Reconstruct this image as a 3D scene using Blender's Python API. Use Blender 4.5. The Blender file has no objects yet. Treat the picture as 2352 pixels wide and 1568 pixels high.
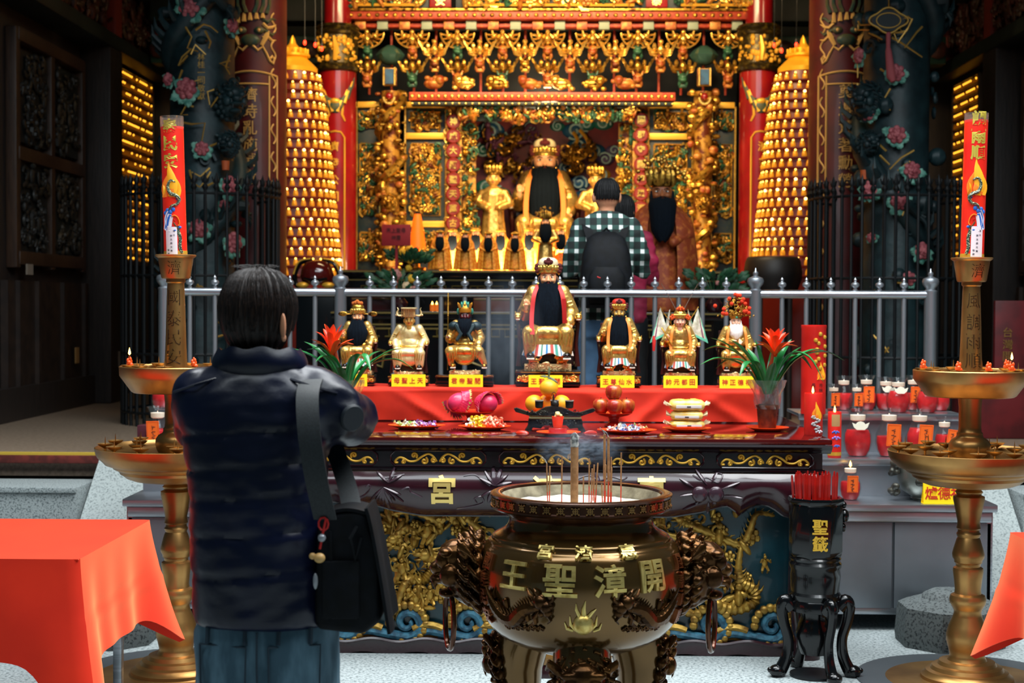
import bpy, bmesh, math, random
from math import sin, cos, pi, radians, sqrt, atan, atan2, hypot
from mathutils import Vector, Matrix, noise
SC = bpy.context.scene
COL = SC.collection
R = random.Random(7)

# ------------------------------------------------------------------ camera, world, lights, exposure
FPX, CAMZ = 3430.0, 1.58
cam_d = bpy.data.cameras.new('camera')
cam_d.sensor_width = 36.0
cam_d.lens = FPX / 2352 * 36.0
cam_d.dof.use_dof = True
cam_d.dof.focus_distance = 5.4
cam_d.dof.aperture_fstop = 4.5
cam_d.clip_end = 60
cam = bpy.data.objects.new('camera', cam_d); COL.objects.link(cam)
CM = Matrix.Rotation(atan(0.018659), 3, 'Z') @ Matrix.Rotation(pi/2 - atan(0.025073), 3, 'X') @ Matrix.Rotation(radians(0.25), 3, 'Z')
cam.matrix_world = Matrix.Translation((0, 0, CAMZ)) @ CM.to_4x4()
SC.camera = cam
SC.view_settings.view_transform = 'Standard'
SC.view_settings.look = 'None'
SC.view_settings.exposure = 0.0
SC.view_settings.gamma = 1.0
SC.view_settings.use_curve_mapping = False

wd = bpy.data.worlds.new('world'); SC.world = wd; wd.use_nodes = True
wb = wd.node_tree.nodes['Background']
wb.inputs[0].default_value = (0.30, 0.55, 0.68, 1); wb.inputs[1].default_value = 0.085

def area(name, loc, target, size, sy, power, col, spread=180):
    l = bpy.data.lights.new(name, 'AREA'); l.shape = 'RECTANGLE'; l.size = size; l.size_y = sy
    l.energy = power; l.color = col; l.spread = radians(spread)
    o = bpy.data.objects.new(name, l); COL.objects.link(o); o.location = loc
    d = Vector(target) - Vector(loc)
    o.rotation_euler = d.to_track_quat('-Z', 'Y').to_euler()
    return o
def lamp(name, loc, power, col, rad=.06):
    l = bpy.data.lights.new(name, 'POINT'); l.energy = power; l.color = col; l.shadow_soft_size = rad
    o = bpy.data.objects.new(name, l); COL.objects.link(o); o.location = loc
    return o
# daylight through the open courtyard roof, then an added cool fill light
area('courtyard_daylight_and_fill', (0.5, 6.35, 6.2), (0.4, 6.2, 0), 7.5, 3.5, 1150, (0.94, 0.98, 1.0))
area('courtyard_daylight_and_fill', (0.3, 2.5, 5.7), (0.1, 9.5, 1.2), 6.5, 1.6, 240, (0.86, 0.95, 1.0))  # added fill, tilted to brighten the columns and other front faces
# unseen warm lights added to brighten the shrine and its hall
WARM = (1.0, 0.72, 0.38)
area('altar_warm_fill', (0.0, 11.3, 4.9), (0.05, 14.4, 2.3), 3.0, 0.5, 150, WARM, 110)
area('altar_warm_fill', (0.0, 12.4, 1.95), (0.05, 14.6, 3.1), 2.2, 0.2, 70, WARM)
lamp('altar_warm_fill', (0.05, 14.1, 3.45), 22, WARM, .12)
lamp('hall_warm_fill', (-2.35, 12.6, 4.4), 20, WARM, .15)
lamp('hall_warm_fill', (2.45, 12.6, 4.4), 20, WARM, .15)

# ------------------------------------------------------------------ placing
def P(px, py, y):
    v = CM @ Vector(((px - 1176) / FPX, -(py - 784) / FPX, -1))
    return Vector((0, 0, CAMZ)) + v * (y / v.y)
def X(px, y, py=698): return P(px, py, y).x
def Z(py, y, px=1240): return P(px, py, y).z
def L(px, y): return px * y / FPX

# ------------------------------------------------------------------ materials
def lin(h):
    h = h.lstrip('#'); c = [int(h[i:i+2], 16) / 255 for i in (0, 2, 4)]
    return tuple(x / 12.92 if x <= .04045 else ((x + .055) / 1.055) ** 2.4 for x in c) + (1,)
_m = {}
def mat(name, base, rough=.5, metal=0., c2=None, ns=8., lo=.4, hi=.6, det=4., vor=False, bump=0., bs=None, bdist=.01, emit=None, es=0., coat=0., trans=0., alpha=1., ior=1.45, sheen=0., sht=None, spec=.5, stretch=None, c3=None):
    if name in _m: return _m[name]
    m = bpy.data.materials.new(name); m.use_nodes = True; _m[name] = m
    nt = m.node_tree; b = nt.nodes['Principled BSDF']; I = b.inputs
    I['Base Color'].default_value = lin(base); I['Roughness'].default_value = rough; I['Metallic'].default_value = metal
    I['IOR'].default_value = ior; I['Alpha'].default_value = alpha; I['Coat Weight'].default_value = coat; I['Coat Roughness'].default_value = .06
    I['Transmission Weight'].default_value = trans; I['Specular IOR Level'].default_value = spec
    if sheen: I['Sheen Weight'].default_value = sheen
    if sht: I['Sheen Tint'].default_value = lin(sht); I['Sheen Roughness'].default_value = .35
    if emit: I['Emission Color'].default_value = lin(emit); I['Emission Strength'].default_value = es
    tc = None
    if c2 or bump:
        tc = nt.nodes.new('ShaderNodeTexCoord'); vec = tc.outputs['Object']
        if stretch:
            mp = nt.nodes.new('ShaderNodeMapping'); mp.inputs['Scale'].default_value = stretch
            nt.links.new(vec, mp.inputs['Vector']); vec = mp.outputs['Vector']
    def tex(scale):
        if vor:
            t = nt.nodes.new('ShaderNodeTexVoronoi'); t.inputs['Scale'].default_value = scale
        else:
            t = nt.nodes.new('ShaderNodeTexNoise'); t.inputs['Scale'].default_value = scale; t.inputs['Detail'].default_value = det
        nt.links.new(vec, t.inputs['Vector']); return t
    if c2:
        t = tex(ns); r = nt.nodes.new('ShaderNodeValToRGB')
        r.color_ramp.elements[0].position = lo; r.color_ramp.elements[0].color = lin(base)
        r.color_ramp.elements[1].position = hi; r.color_ramp.elements[1].color = lin(c2)
        if c3:
            e = r.color_ramp.elements.new(min(1, hi + (hi - lo))); e.color = lin(c3)
        nt.links.new(t.outputs[0], r.inputs['Fac']); nt.links.new(r.outputs['Color'], I['Base Color'])
    if bump:
        t = tex(bs or ns); bn = nt.nodes.new('ShaderNodeBump'); bn.inputs['Strength'].default_value = bump; bn.inputs['Distance'].default_value = bdist
        nt.links.new(t.outputs[0], bn.inputs['Height']); nt.links.new(bn.outputs['Normal'], I['Normal'])
    if es and es < 100:
        try: m.cycles.emission_sampling = 'NONE'
        except Exception: pass
    return m

# ------------------------------------------------------------------ mesh building
_glyph = {}
def glyph(ch, off=0.0):
    k = (ch, off)
    if k in _glyph: return _glyph[k]
    c = bpy.data.curves.new('glyph', 'FONT'); c.body = ch; c.resolution_u = 2; c.extrude = .5; c.offset = off
    c.align_x = 'CENTER'
    o = bpy.data.objects.new('glyph', c); COL.objects.link(o)
    dg = bpy.context.evaluated_depsgraph_get(); dg.update()
    me = bpy.data.meshes.new_from_object(o.evaluated_get(dg))
    vs = [v.co.copy() for v in me.vertices]; fs = [tuple(p.vertices) for p in me.polygons]
    bpy.data.objects.remove(o); bpy.data.curves.remove(c); bpy.data.meshes.remove(me)
    if vs:
        x0, x1 = min(v.x for v in vs), max(v.x for v in vs); y0, y1 = min(v.y for v in vs), max(v.y for v in vs)
        s = 1 / max(x1 - x0, y1 - y0, .3)
        vs = [Vector(((v.x - (x0 + x1) / 2) * s, (v.y - (y0 + y1) / 2) * s, v.z)) for v in vs]
    _glyph[k] = (vs, fs); return _glyph[k]

def rotto(d, up=(0, 0, 1)):
    """matrix whose +Z is d"""
    d = Vector(d).normalized(); return d.to_track_quat('Z', 'Y').to_matrix()

class MB:
    def __init__(s): s.v = []; s.f = []; s.m = []
    def add(s, vs, fs, m=0, T=None):
        o = len(s.v)
        if T is not None: vs = [T @ Vector(v) for v in vs]
        s.v.extend(tuple(v) for v in vs); s.f.extend(tuple(i + o for i in f) for f in fs)
        if isinstance(m, list): s.m.extend(m)
        else: s.m.extend([m] * len(fs))
        return s
    def join(s, o, T=None, m=None):
        return s.add(o.v, o.f, list(o.m) if m is None else m, T)
    def box(s, c, d, m=0, bev=0., rot=None, taper=None):
        x, y, z = d[0] / 2, d[1] / 2, d[2] / 2; tx = taper or 1
        vs = [(-x, -y, -z), (x, -y, -z), (x, y, -z), (-x, y, -z), (-x * tx, -y * tx, z), (x * tx, -y * tx, z), (x * tx, y * tx, z), (-x * tx, y * tx, z)]
        fs = [(3, 2, 1, 0), (4, 5, 6, 7), (0, 1, 5, 4), (1, 2, 6, 5), (2, 3, 7, 6), (3, 0, 4, 7)]
        if bev > 0:
            bm = bmesh.new(); b = [bm.verts.new(v) for v in vs]
            for f in fs: bm.faces.new([b[i] for i in f])
            bmesh.ops.bevel(bm, geom=list(bm.edges), offset=min(bev, .45 * min(d)), segments=2, affect='EDGES', profile=.6)
            bm.verts.index_update(); vs = [v.co.copy() for v in bm.verts]; fs = [tuple(v.index for v in f.verts) for f in bm.faces]; bm.free()
        T = Matrix.Translation(c)
        if rot is not None: T = T @ (Matrix.Rotation(rot, 4, 'Z') if isinstance(rot, (int, float)) else rot.to_4x4())
        return s.add(vs, fs, m, T)
    def lathe(s, prof, n=32, c=(0, 0, 0), m=0, sx=1, sy=1, mod=None, T=None, a0=0, a1=2 * pi, caps=True):
        full = abs(a1 - a0 - 2 * pi) < 1e-6; vs = []; fs = []; k = n if full else n + 1
        for (r, z) in prof:
            for i in range(k):
                a = a0 + (a1 - a0) * i / n
                rr = mod(r, z, a) if mod else r
                vs.append((c[0] + rr * sx * cos(a), c[1] + rr * sy * sin(a), c[2] + z))
        for j in range(len(prof) - 1):
            for i in range(n):
                a, b = j * k + i, j * k + (i + 1) % k
                fs.append((a, b, b + k, a + k))
        if caps and full:
            if prof[0][0] > 1e-5: fs.append(tuple(range(k - 1, -1, -1)))
            if prof[-1][0] > 1e-5: fs.append(tuple((len(prof) - 1) * k + i for i in range(k)))
        return s.add(vs, fs, m, T)
    def ell(s, c, r, n=12, k=8, m=0, rot=None, T=None):
        if isinstance(r, (int, float)): r = (r, r, r)
        vs = [(0, 0, -r[2])]; fs = []
        for j in range(1, k):
            t = -pi / 2 + pi * j / k
            for i in range(n):
                a = 2 * pi * i / n; vs.append((r[0] * cos(t) * cos(a), r[1] * cos(t) * sin(a), r[2] * sin(t)))
        vs.append((0, 0, r[2])); e = len(vs) - 1
        for i in range(n): fs.append((0, 1 + (i + 1) % n, 1 + i))
        for j in range(k - 2):
            for i in range(n):
                a, b = 1 + j * n + i, 1 + j * n + (i + 1) % n; fs.append((a, b, b + n, a + n))
        for i in range(n): fs.append((e, 1 + (k - 2) * n + i, 1 + (k - 2) * n + (i + 1) % n))
        M4 = Matrix.Translation(c)
        if rot is not None: M4 = M4 @ (rot.to_4x4())
        if T is not None: M4 = T @ M4
        return s.add(vs, fs, m, M4)
    def tube(s, pts, r, n=8, m=0, cap=True, flat=1., T=None, rnd=False):
        pts = [Vector(p) for p in pts]; N = len(pts)
        rs = list(r) if isinstance(r, (list, tuple)) else [r] * N
        if rnd:
            d0 = (pts[0] - pts[1]).normalized(); d1 = (pts[-1] - pts[-2]).normalized()
            h = [(.95, .3), (.75, .66), (.4, .92)]
            pts = [pts[0] + d0 * rs[0] * b for a, b in reversed(h)] + pts + [pts[-1] + d1 * rs[-1] * b for a, b in h]
            rs = [rs[0] * a for a, b in reversed(h)] + rs + [rs[-1] * a for a, b in h]; N = len(pts)
        vs = []; fs = []; nrm = None
        for i, p in enumerate(pts):
            t = (pts[min(i + 1, N - 1)] - pts[max(i - 1, 0)])
            if t.length < 1e-9: t = Vector((0, 0, 1))
            t.normalize()
            if nrm is None:
                a = Vector((0, 0, 1)) if abs(t.z) < .9 else Vector((0, 1, 0)); nrm = t.cross(a).normalized()
            else:
                nrm = (nrm - t * nrm.dot(t))
                nrm = nrm.normalized() if nrm.length > 1e-6 else t.orthogonal().normalized()
            bn = t.cross(nrm)
            for k in range(n):
                a = 2 * pi * k / n; vs.append(p + (nrm * cos(a) + bn * sin(a) * flat) * rs[i])
        for i in range(N - 1):
            for k in range(n):
                a, b = i * n + k, i * n + (k + 1) % n; fs.append((a, b, b + n, a + n))
        if cap: fs.append(tuple(range(n - 1, -1, -1))); fs.append(tuple((N - 1) * n + k for k in range(n)))
        return s.add(vs, fs, m, T)
    def prism(s, poly, h, m=0, T=None):
        n = len(poly); vs = [(x, y, 0) for x, y in poly] + [(x, y, h) for x, y in poly]
        A = sum(poly[i][0] * poly[(i + 1) % n][1] - poly[(i + 1) % n][0] * poly[i][1] for i in range(n))
        q = list(range(n)) if A > 0 else list(range(n - 1, -1, -1))
        fs = [tuple(reversed(q)), tuple(i + n for i in q)]
        for k in range(n):
            a, b = q[k], q[(k + 1) % n]; fs.append((a, b, b + n, a + n))
        return s.add(vs, fs, m, T)
    def surf(s, fn, nu, nv, m=0, thick=0., cu=False, T=None, mf=None):
        """grid fn(u,v) -> point, u,v in 0..1; thick gives it a back side"""
        vs = []; ku = nu if cu else nu + 1
        for j in range(nv + 1):
            for i in range(ku): vs.append(Vector(fn(i / nu, j / nv)))
        fs = []; ms = []
        for j in range(nv):
            for i in range(nu):
                a, b = j * ku + i, j * ku + (i + 1) % ku; fs.append((a, b, b + ku, a + ku)); ms.append(mf((i + .5) / nu, (j + .5) / nv) if mf else m)
        if thick:
            N = [Vector() for _ in vs]
            for f in fs:
                q = (vs[f[1]] - vs[f[0]]).cross(vs[f[3]] - vs[f[0]]) + (vs[f[3]] - vs[f[2]]).cross(vs[f[1]] - vs[f[2]])
                for i in f: N[i] += q
            o = len(vs); vs = vs + [v - (q.normalized() if q.length > 1e-12 else Vector((0, 0, 1))) * thick for v, q in zip(vs, N)]
            fs2 = [tuple(i + o for i in reversed(f)) for f in fs]
            edge = {}
            for f in fs:
                for k in range(4): edge[(f[k], f[(k + 1) % 4])] = 1
            side = [(b, a, a + o, b + o) for (a, b) in edge if (b, a) not in edge]
            fs = fs + fs2 + side; ms = ms + ms + [m if not mf else ms[0]] * len(side)
        return s.add(vs, fs, ms, T)
    def text(s, t, size, ext, T, m=0, step=None, vert=False, off=.012, fn=None):
        """characters centred on T's origin in its XY plane, raised by ext along +Z; fn bends (x,y,z)->point"""
        n = len(t); st = step or size * 1.12
        for i, ch in enumerate(t):
            vs, fs = glyph(ch, off); k = (i - (n - 1) / 2) * st
            dx, dy = (0, -k) if vert else (k, 0)
            q = [Vector((v.x * size + dx, v.y * size + dy, (v.z + .5) * ext)) for v in vs]
            if fn: q = [Vector(fn(*p)) for p in q]
            s.add(q, fs, m, T)
        return s
    def xf(s, T):
        s.v = [tuple(T @ Vector(v)) for v in s.v]; return s
    def warp(s, fn): s.v = [tuple(fn(*v)) for v in s.v]; return s
    def mesh(s, name, mats):
        me = bpy.data.meshes.new(name); me.from_pydata(s.v, [], s.f)
        for x in (mats if isinstance(mats, (list, tuple)) else [mats]): me.materials.append(x)
        if max(s.m or [0]): me.polygons.foreach_set('material_index', s.m)
        me.validate(clean_customdata=False)
        me.polygons.foreach_set('use_smooth', [True] * len(me.polygons))
        me.set_sharp_from_angle(angle=radians(42)); me.update()
        return me
    def remesh(s, vox, smooth=4, dec=None):
        me = bpy.data.meshes.new('r'); me.from_pydata(s.v, [], s.f)
        o = bpy.data.objects.new('r', me); COL.objects.link(o)
        a = o.modifiers.new('a', 'REMESH'); a.mode = 'VOXEL'; a.voxel_size = vox
        if smooth: b = o.modifiers.new('b', 'SMOOTH'); b.iterations = smooth; b.factor = .5
        if dec: d = o.modifiers.new('d', 'DECIMATE'); d.ratio = dec
        dg = bpy.context.evaluated_depsgraph_get(); dg.update()
        e = bpy.data.meshes.new_from_object(o.evaluated_get(dg))
        r = MB(); r.v = [tuple(v.co) for v in e.vertices]; r.f = [tuple(p.vertices) for p in e.polygons]; r.m = [0] * len(r.f)
        bpy.data.objects.remove(o); bpy.data.meshes.remove(me); bpy.data.meshes.remove(e)
        return r

def part(name, mb, mats, parent=None, loc=None, label=None, kind=None):
    me = mb.mesh(name, mats) if isinstance(mb, MB) else mb
    o = bpy.data.objects.new(name, me); COL.objects.link(o)
    if parent is not None: o.parent = parent
    if loc is not None: o.location = loc
    if label: o['label'] = label
    if kind: o['kind'] = kind
    return o
def tagit(o, label, cat, group=None, kind=None):
    if label: o['label'] = label
    if cat: o['category'] = cat
    if group: o['group'] = group
    if kind: o['kind'] = kind
    return o
def thing(name, label, cat, loc=(0, 0, 0), rz=0., group=None, kind='thing'):
    o = bpy.data.objects.new(name, None); COL.objects.link(o); o.location = loc; o.rotation_euler = (0, 0, rz); o.empty_display_size = .1
    return tagit(o, label, cat, group, kind)
def solo(name, mb, mats, label, cat, loc=(0, 0, 0), rz=0., group=None, kind='thing'):
    o = part(name, mb, mats, None, loc); o.rotation_euler = (0, 0, rz); return tagit(o, label, cat, group, kind)
def struct(name, mb, mats, label=None): 
    o = part(name, mb, mats); o['kind'] = 'structure'; o['category'] = name.split('_')[0].split('.')[0]
    o['label'] = label or ('dark temple ' + name.replace('_', ' ') + ' of the hall'); return o
def dup(o, loc=None, rz=None, label=None, group=None):
    kids = [c for c in o.children]
    r = o.copy(); COL.objects.link(r)
    if loc is not None: r.location = loc
    if rz is not None: r.rotation_euler = (0, 0, rz)
    if label: r['label'] = label
    if group: r['group'] = group
    for c in kids:
        d = c.copy(); COL.objects.link(d); d.parent = r
        for g in c.children:
            e = g.copy(); COL.objects.link(e); e.parent = d
    return r
def UP(x, y, z): return Matrix.Translation((x, y, z)) @ Matrix.Rotation(pi / 2, 4, 'X')   # local XY plane -> facing -Y (towards the viewer)

# spiral scroll helper in a plane: list of 2D points
def scroll(cx, cy, r, turns=1.25, a0=0., dirn=1, n=14, tail=None):
    pts = []
    for i in range(n + 1):
        t = i / n; a = a0 + dirn * turns * 2 * pi * t; rr = r * (1 - .82 * t); pts.append((cx + rr * cos(a), cy + rr * sin(a)))
    if tail: pts = [tail] + pts
    return pts
def carve(mb, w, h, n, rnd, depth=.02, size=.04, ms=(0,), T=None, inside=None):
    """carved openwork: scrolls, leaves, buds and small figures spread over a w x h field in the XZ plane, raised towards -Y"""
    for k in range(n):
        x, z = (rnd.random() - .5) * w, (rnd.random() - .5) * h
        if inside and not inside(x, z): continue
        m = rnd.choice(ms); s = size * rnd.uniform(.6, 1.25); d = -depth * rnd.uniform(.35, 1.)
        q = rnd.random()
        if q < .42:
            pts = scroll(x, z, s * .6, rnd.uniform(.7, 1.3), rnd.random() * 6.28, rnd.choice((-1, 1)), 9, None)
            pts = [(a, d * (.5 + .5 * i / 9), b) for i, (a, b) in enumerate(pts)]
            mb.tube(pts, [s * .13 + s * .05 * sin(i) for i in range(10)], 5, m, T=T)
        elif q < .75:
            a = rnd.random() * 6.28
            rot = Matrix.Rotation(a, 3, 'Y')
            mb.ell((x, d, z), (s * .55, depth * .45, s * .2), 8, 5, m, rot, T)
        elif q < .9:
            for i in range(5):
                a = i * 1.257 + k; mb.ell((x + cos(a) * s * .28, d, z + sin(a) * s * .28), (s * .2, depth * .4, s * .2), 6, 4, m, None, T)
            mb.ell((x, d - depth * .25, z), s * .17, 6, 4, m, None, T)
        else:
            mb.ell((x, d, z - s * .1), (s * .26, depth * .7, s * .5), 8, 5, m, None, T); mb.ell((x, d - depth * .3, z + s * .5), s * .2, 7, 5, m, None, T)
            mb.ell((x + s * .25, d - depth * .2, z + s * .1), (s * .3, depth * .3, s * .12), 6, 4, m, Matrix.Rotation(rnd.uniform(-1, 1), 3, 'Y'), T)
    return mb
def fill_poly(pts): return pts
def smooth_pts(pts, k=6):
    """Catmull-Rom through points"""
    pts = [Vector(p) for p in pts]; out = []
    for i in range(len(pts) - 1):
        p0, p1, p2, p3 = pts[max(i - 1, 0)], pts[i], pts[i + 1], pts[min(i + 2, len(pts) - 1)]
        for j in range(k):
            t = j / k
            out.append(.5 * ((2 * p1) + (p2 - p0) * t + (2 * p0 - 5 * p1 + 4 * p2 - p3) * t * t + (3 * p1 - p0 - 3 * p2 + p3) * t ** 3))
    out.append(pts[-1]); return out
def lerp_tab(tab, x):
    """tab: sorted list of (x, v...) -> interpolated tuple"""
    if x <= tab[0][0]: return tab[0][1:]
    for a, b in zip(tab, tab[1:]):
        if x <= b[0]:
            t = (x - a[0]) / (b[0] - a[0]); t = t * t * (3 - 2 * t) if len(a) > 99 else t
            return tuple(p + (q - p) * t for p, q in zip(a[1:], b[1:]))
    return tab[-1][1:]

# ------------------------------------------------------------------ palette
GOLD = mat('gilding', '#c4963c', .3, .85, c2='#3a200c', ns=26, lo=.46, hi=.66, bump=.5, bs=60, bdist=.004)
GOLDB = mat('bright_gilding', '#e0b456', .26, .8, c2='#a8762a', ns=18, lo=.55, hi=.8, bump=.35, bs=45, bdist=.004)
GOLDP = mat('gold_paint', '#d9a537', .4, .45)
GOLDR = mat('red_gold_carving', '#5a2410', .4, .4, c2='#b08030', ns=16, lo=.42, hi=.55, bump=.4, bs=40, bdist=.004)
BRASS = mat('aged_brass', '#bb8f54', .36, .85, c2='#825c30', ns=3.5, lo=.4, hi=.7, bump=.08, bs=30, bdist=.002)
BRASSD = mat('brass_engraving', '#3d2814', .55, .6)
REDL = mat('red_lacquer', '#860c12', .28, 0, coat=.4, c2='#6c0a10', ns=3)
DRED = mat('dark_red_lacquer', '#4a0a0f', .5, 0, c2='#380a0f', ns=4, coat=.05)
GREEN = mat('green_paint', '#1d5b43', .5, .1, c2='#123c33', ns=14)
BLUE = mat('blue_paint', '#1c5077', .5, .0, c2='#123a5c', ns=14)
STEEL = mat('brushed_steel', '#b9bfc6', .3, .95, c2='#a0a6ad', ns=3, stretch=(1, 1, 25))
STEELD = mat('dull_steel_sheet', '#8d949b', .42, .75, c2='#7b8288', ns=2.2, lo=.35, hi=.7, bump=.05, bs=5)
BLACK = mat('black_lacquer', '#07090b', .2, 0, coat=.35, spec=.3)
BLACKM = mat('black_wood', '#11161a', .45, 0, c2='#0b0e11', ns=9)
IRON = mat('black_iron', '#0b1114', .5, .3)
GRANITE = mat('granite', '#8d9696', .75, 0, c2='#545d5f', ns=130, lo=.5, hi=.62, det=2, c3='#4a5254', bump=.15, bs=110, bdist=.002)
RCLOTH = mat('red_cloth', '#d82a0c', .85, 0, c2='#c42208', ns=5, sheen=.12, sht='#ff7a40', bump=.06, bs=300, bdist=.001)
OPLAST = mat('orange_plastic', '#f2400f', .3, 0)
# ------------------------------------------------------------------ the setting
FZ = .65                                    # floor height of the shrine hall
nt_floor = mat('courtyard_granite', '#a8b2b3', .6, 0, c2='#6d7879', ns=75, lo=.46, hi=.64, det=3, bump=.08, bs=90, bdist=.001)
HALLF = mat('hall_floor_stone', '#8c7b6a', .4, 0, c2='#726353', ns=40, lo=.4, hi=.65, det=3)
mb = MB(); mb.box((0, 3.0, -.05), (12, 12, .1))
fl = struct('floor', mb, nt_floor, 'pale speckled granite floor of the open courtyard')
SEAM = mat('floor_seam', '#5d6767', .8)
mb = MB()
for (a, b) in (((-4.6, 7.25), (-.5, 4.6)), ((1.95, 6.9), (2.5, 5.2)), ((2.5, 7.2), (4.6, 4.9)), ((-2.6, 7.2), (-3.4, 4.2)), ((.2, 7.0), (.5, 4.0))):
    v = Vector((b[0] - a[0], b[1] - a[1], 0)); mb.box(((a[0] + b[0]) / 2, (a[1] + b[1]) / 2, .0005), (v.length, .006, .001), 0, 0, atan2(v.y, v.x))
o = part('floor_seam', mb, SEAM, fl); o['kind'] = 'structure'
mb = MB(); mb.box((0, 13.5, FZ - .06), (10, 9.1, .12)); struct('floor.001', mb, HALLF, 'brown polished stone floor of the raised shrine hall')
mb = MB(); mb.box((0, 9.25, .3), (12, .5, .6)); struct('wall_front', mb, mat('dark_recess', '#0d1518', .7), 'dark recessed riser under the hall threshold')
mb = MB(); mb.box((0, 8.9, FZ - .012), (12, .06, .05), 0, .01); struct('trim_1', mb, mat('threshold_red', '#6b2a24', .5, 0, c2='#4f1f1b', ns=20), 'dull red edging strip along the raised hall floor')
mb = MB(); mb.box((0, 8.905, FZ + .02), (12, .05, .014)); struct('trim_2', mb, mat('threshold_yellow', '#b79a35', .5), 'thin yellow safety line along the hall threshold')
for k, (x0, x1) in enumerate(((-6, -2.62), (2.71, 6))):
    mb = MB(); mb.box(((x0 + x1) / 2, 8.6, .265), (x1 - x0, .42, .53), 0, .012); mb.box(((x0 + x1) / 2, 8.385, .515), (x1 - x0, .02, .03), 0, .006)
    struct('wall_plinth_%s' % ('left', 'right')[k], mb, GRANITE, 'grey granite plinth wall below the hall %s' % ('behind the large red-clothed table', 'beside the stone bollard')[k])
WD = mat('old_dark_timber', '#2a2320', .5, 0, c2='#1a1716', ns=6, lo=.35, hi=.7, stretch=(6, 6, .7), bump=.15, bs=12)
WDB = mat('brown_timber', '#3d2a1d', .48, 0, c2='#2a1d15', ns=6, lo=.35, hi=.7, stretch=(6, 6, .8), bump=.1, bs=10)
WDR = mat('carved_red_timber', '#4a2520', .5, 0, c2='#2a1815', ns=14, lo=.4, hi=.6, bump=.4, bs=20)
WDG = mat('dark_green_beam', '#14201e', .5, 0, c2='#0d1615', ns=5)
XL, XR = -4.19, 4.36
rw = random.Random(3)
for side, xw in ((-1, XL), (1, XR)):
    nm = 'left' if side < 0 else 'right'
    s = -side                                # pointing into the hall
    mb = MB(); mb.box((xw - s * .12, 13.2, 3.0), (.2, 9.2, 6.2)); wl = struct('wall_' + nm, mb, WD, 'dark timber side wall of the hall carrying the %s' % ('four-panel carved door', 'pair of lamp panels behind the tall pole')[side > 0])
    # carved frieze with mouldings, on the wall
    mb = MB(); mb.box((xw + s * .06, 12.6, 4.32), (.24, 8, .46)); mb.box((xw + s * .1, 12.6, 3.98), (.36, 8, .14), 1, .03); mb.box((xw + s * .12, 12.6, 4.62), (.4, 8, .12), 1, .03)
    T = Matrix.Translation((xw + s * .18, 12.6, 4.32)) @ Matrix.Rotation(s * pi / 2, 4, 'Z')
    carve(mb, 7.6, .4, 420, rw, .05, .14, (0, 0, 2), T)
    for y in (10.3, 12.2, 13.9, 15.4): mb.box((xw + s * .18, y, 4.28), (.16, .22, .56), 3, .02)
    struct('trim_%d' % (3 if side < 0 else 4), mb, [WDR, WDG, WDB, mat('bracket_red', '#6d231b', .5)], 'carved dull red frieze high on the wall above the %s' % ('dark four-panel door', 'split lamp panel')[side > 0])
    mb = MB(); mb.box((xw + s * .2, 12.6, 5.0), (.6, 8, .5), 0, .05); struct('beam_%s' % nm, mb, WDG, 'heavy dark green roof beam above the carved frieze %s' % ('over the four-panel door', 'over the lamp panels')[side > 0])
    # pillars
    for y in (9.7, 13.82, 16.2):
        mb = MB(); mb.box((xw + s * .1, y, 2.35), (.32, .4, 3.4), 0, .02); struct('pillar_%s' % nm, mb, WD, 'square dark timber pillar against the hall side wall')
    # four panel door
    mb = MB(); y0, y1 = 11.75, 13.45; fr = MB()
    for z in (1.93, 2.76, 3.70): fr.box((xw + s * .03, (y0 + y1) / 2, z), (.1, y1 - y0, .11), 0, .015)
    for y in (y0, (y0 + y1) / 2, y1): fr.box((xw + s * .025, y, 2.8), (.09, .1, 1.9), 0, .015)
    d = struct('door_%d' % (1 if side < 0 else 2), fr, WDB, 'brown framed door with four dark carved panels %s' % ('beside the gold lamp panel', 'beyond the tall spiked lamp stand')[side > 0])
    for y in (y0 + .43, y1 - .43):
        for z in (2.34, 3.23):
            pm = MB(); pm.box((xw + s * .01, y, z), (.04, .74, .74)); T = Matrix.Translation((xw + s * .03, y, z)) @ Matrix.Rotation(s * pi / 2, 4, 'Z')
            carve(pm, .6, .68, 60, rw, .035, .12, (1,), T); q = part('door_panel', pm, [mat('panel_black', '#141b1c', .5), mat('panel_carving', '#1d1e1c', .5, .1)], d)
    mb = MB(); mb.box((xw + s * .02, 12.6, 1.25), (.06, 2.1, 1.0)); 
    for y in (11.75, 12.2, 12.85, 13.45): mb.box((xw + s * .06, y, 1.25), (.05, .06, 1.0))
    mb.box((xw + s * .06, 12.6, .78), (.1, 3.6, .26), 1); struct('baseboard_' + nm, mb, [mat('wainscot', '#2b1f18', .55, 0, c2='#1e1612', ns=8), WD], 'brown wainscot panelling under the four-panel door %s' % ('with a paper slip above', 'beyond the red stand')[side > 0])
mb = MB(); mb.box((0, 17.3, 3), (9, .2, 6.2)); struct('wall_back', mb, mat('back_wall', '#10191b', .7), 'dark rear wall behind the gilded shrine')
mb = MB(); mb.box((0, 13.0, 6.0), (9.4, 9.2, .15)); mb.box((0, 8.3, 5.3), (9.6, .25, 1.4)); struct('ceiling', mb, mat('hall_ceiling', '#0f1312', .8), 'dark timber ceiling over the shrine hall')
for x, l in ((-2.6, 'over the four-panel door side'), (2.7, 'over the magenta hanging tassel side')):
    mb = MB(); mb.box((x, 15.0, 4.55), (2.6, .3, .35), 0, .03); mb.box((x, 15.0, 4.1), (2.6, .25, .28), 1, .03)
    for k in range(9): mb.ell((x - 1.2 + k * .3, 14.84, 4.1), (.1, .03, .09), 8, 5, 2)
    struct('beam_back', mb, [WDG, mat('beam_green', '#12332c', .5), WDR], 'painted green cross beam at the back of the hall ' + l)
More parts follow.
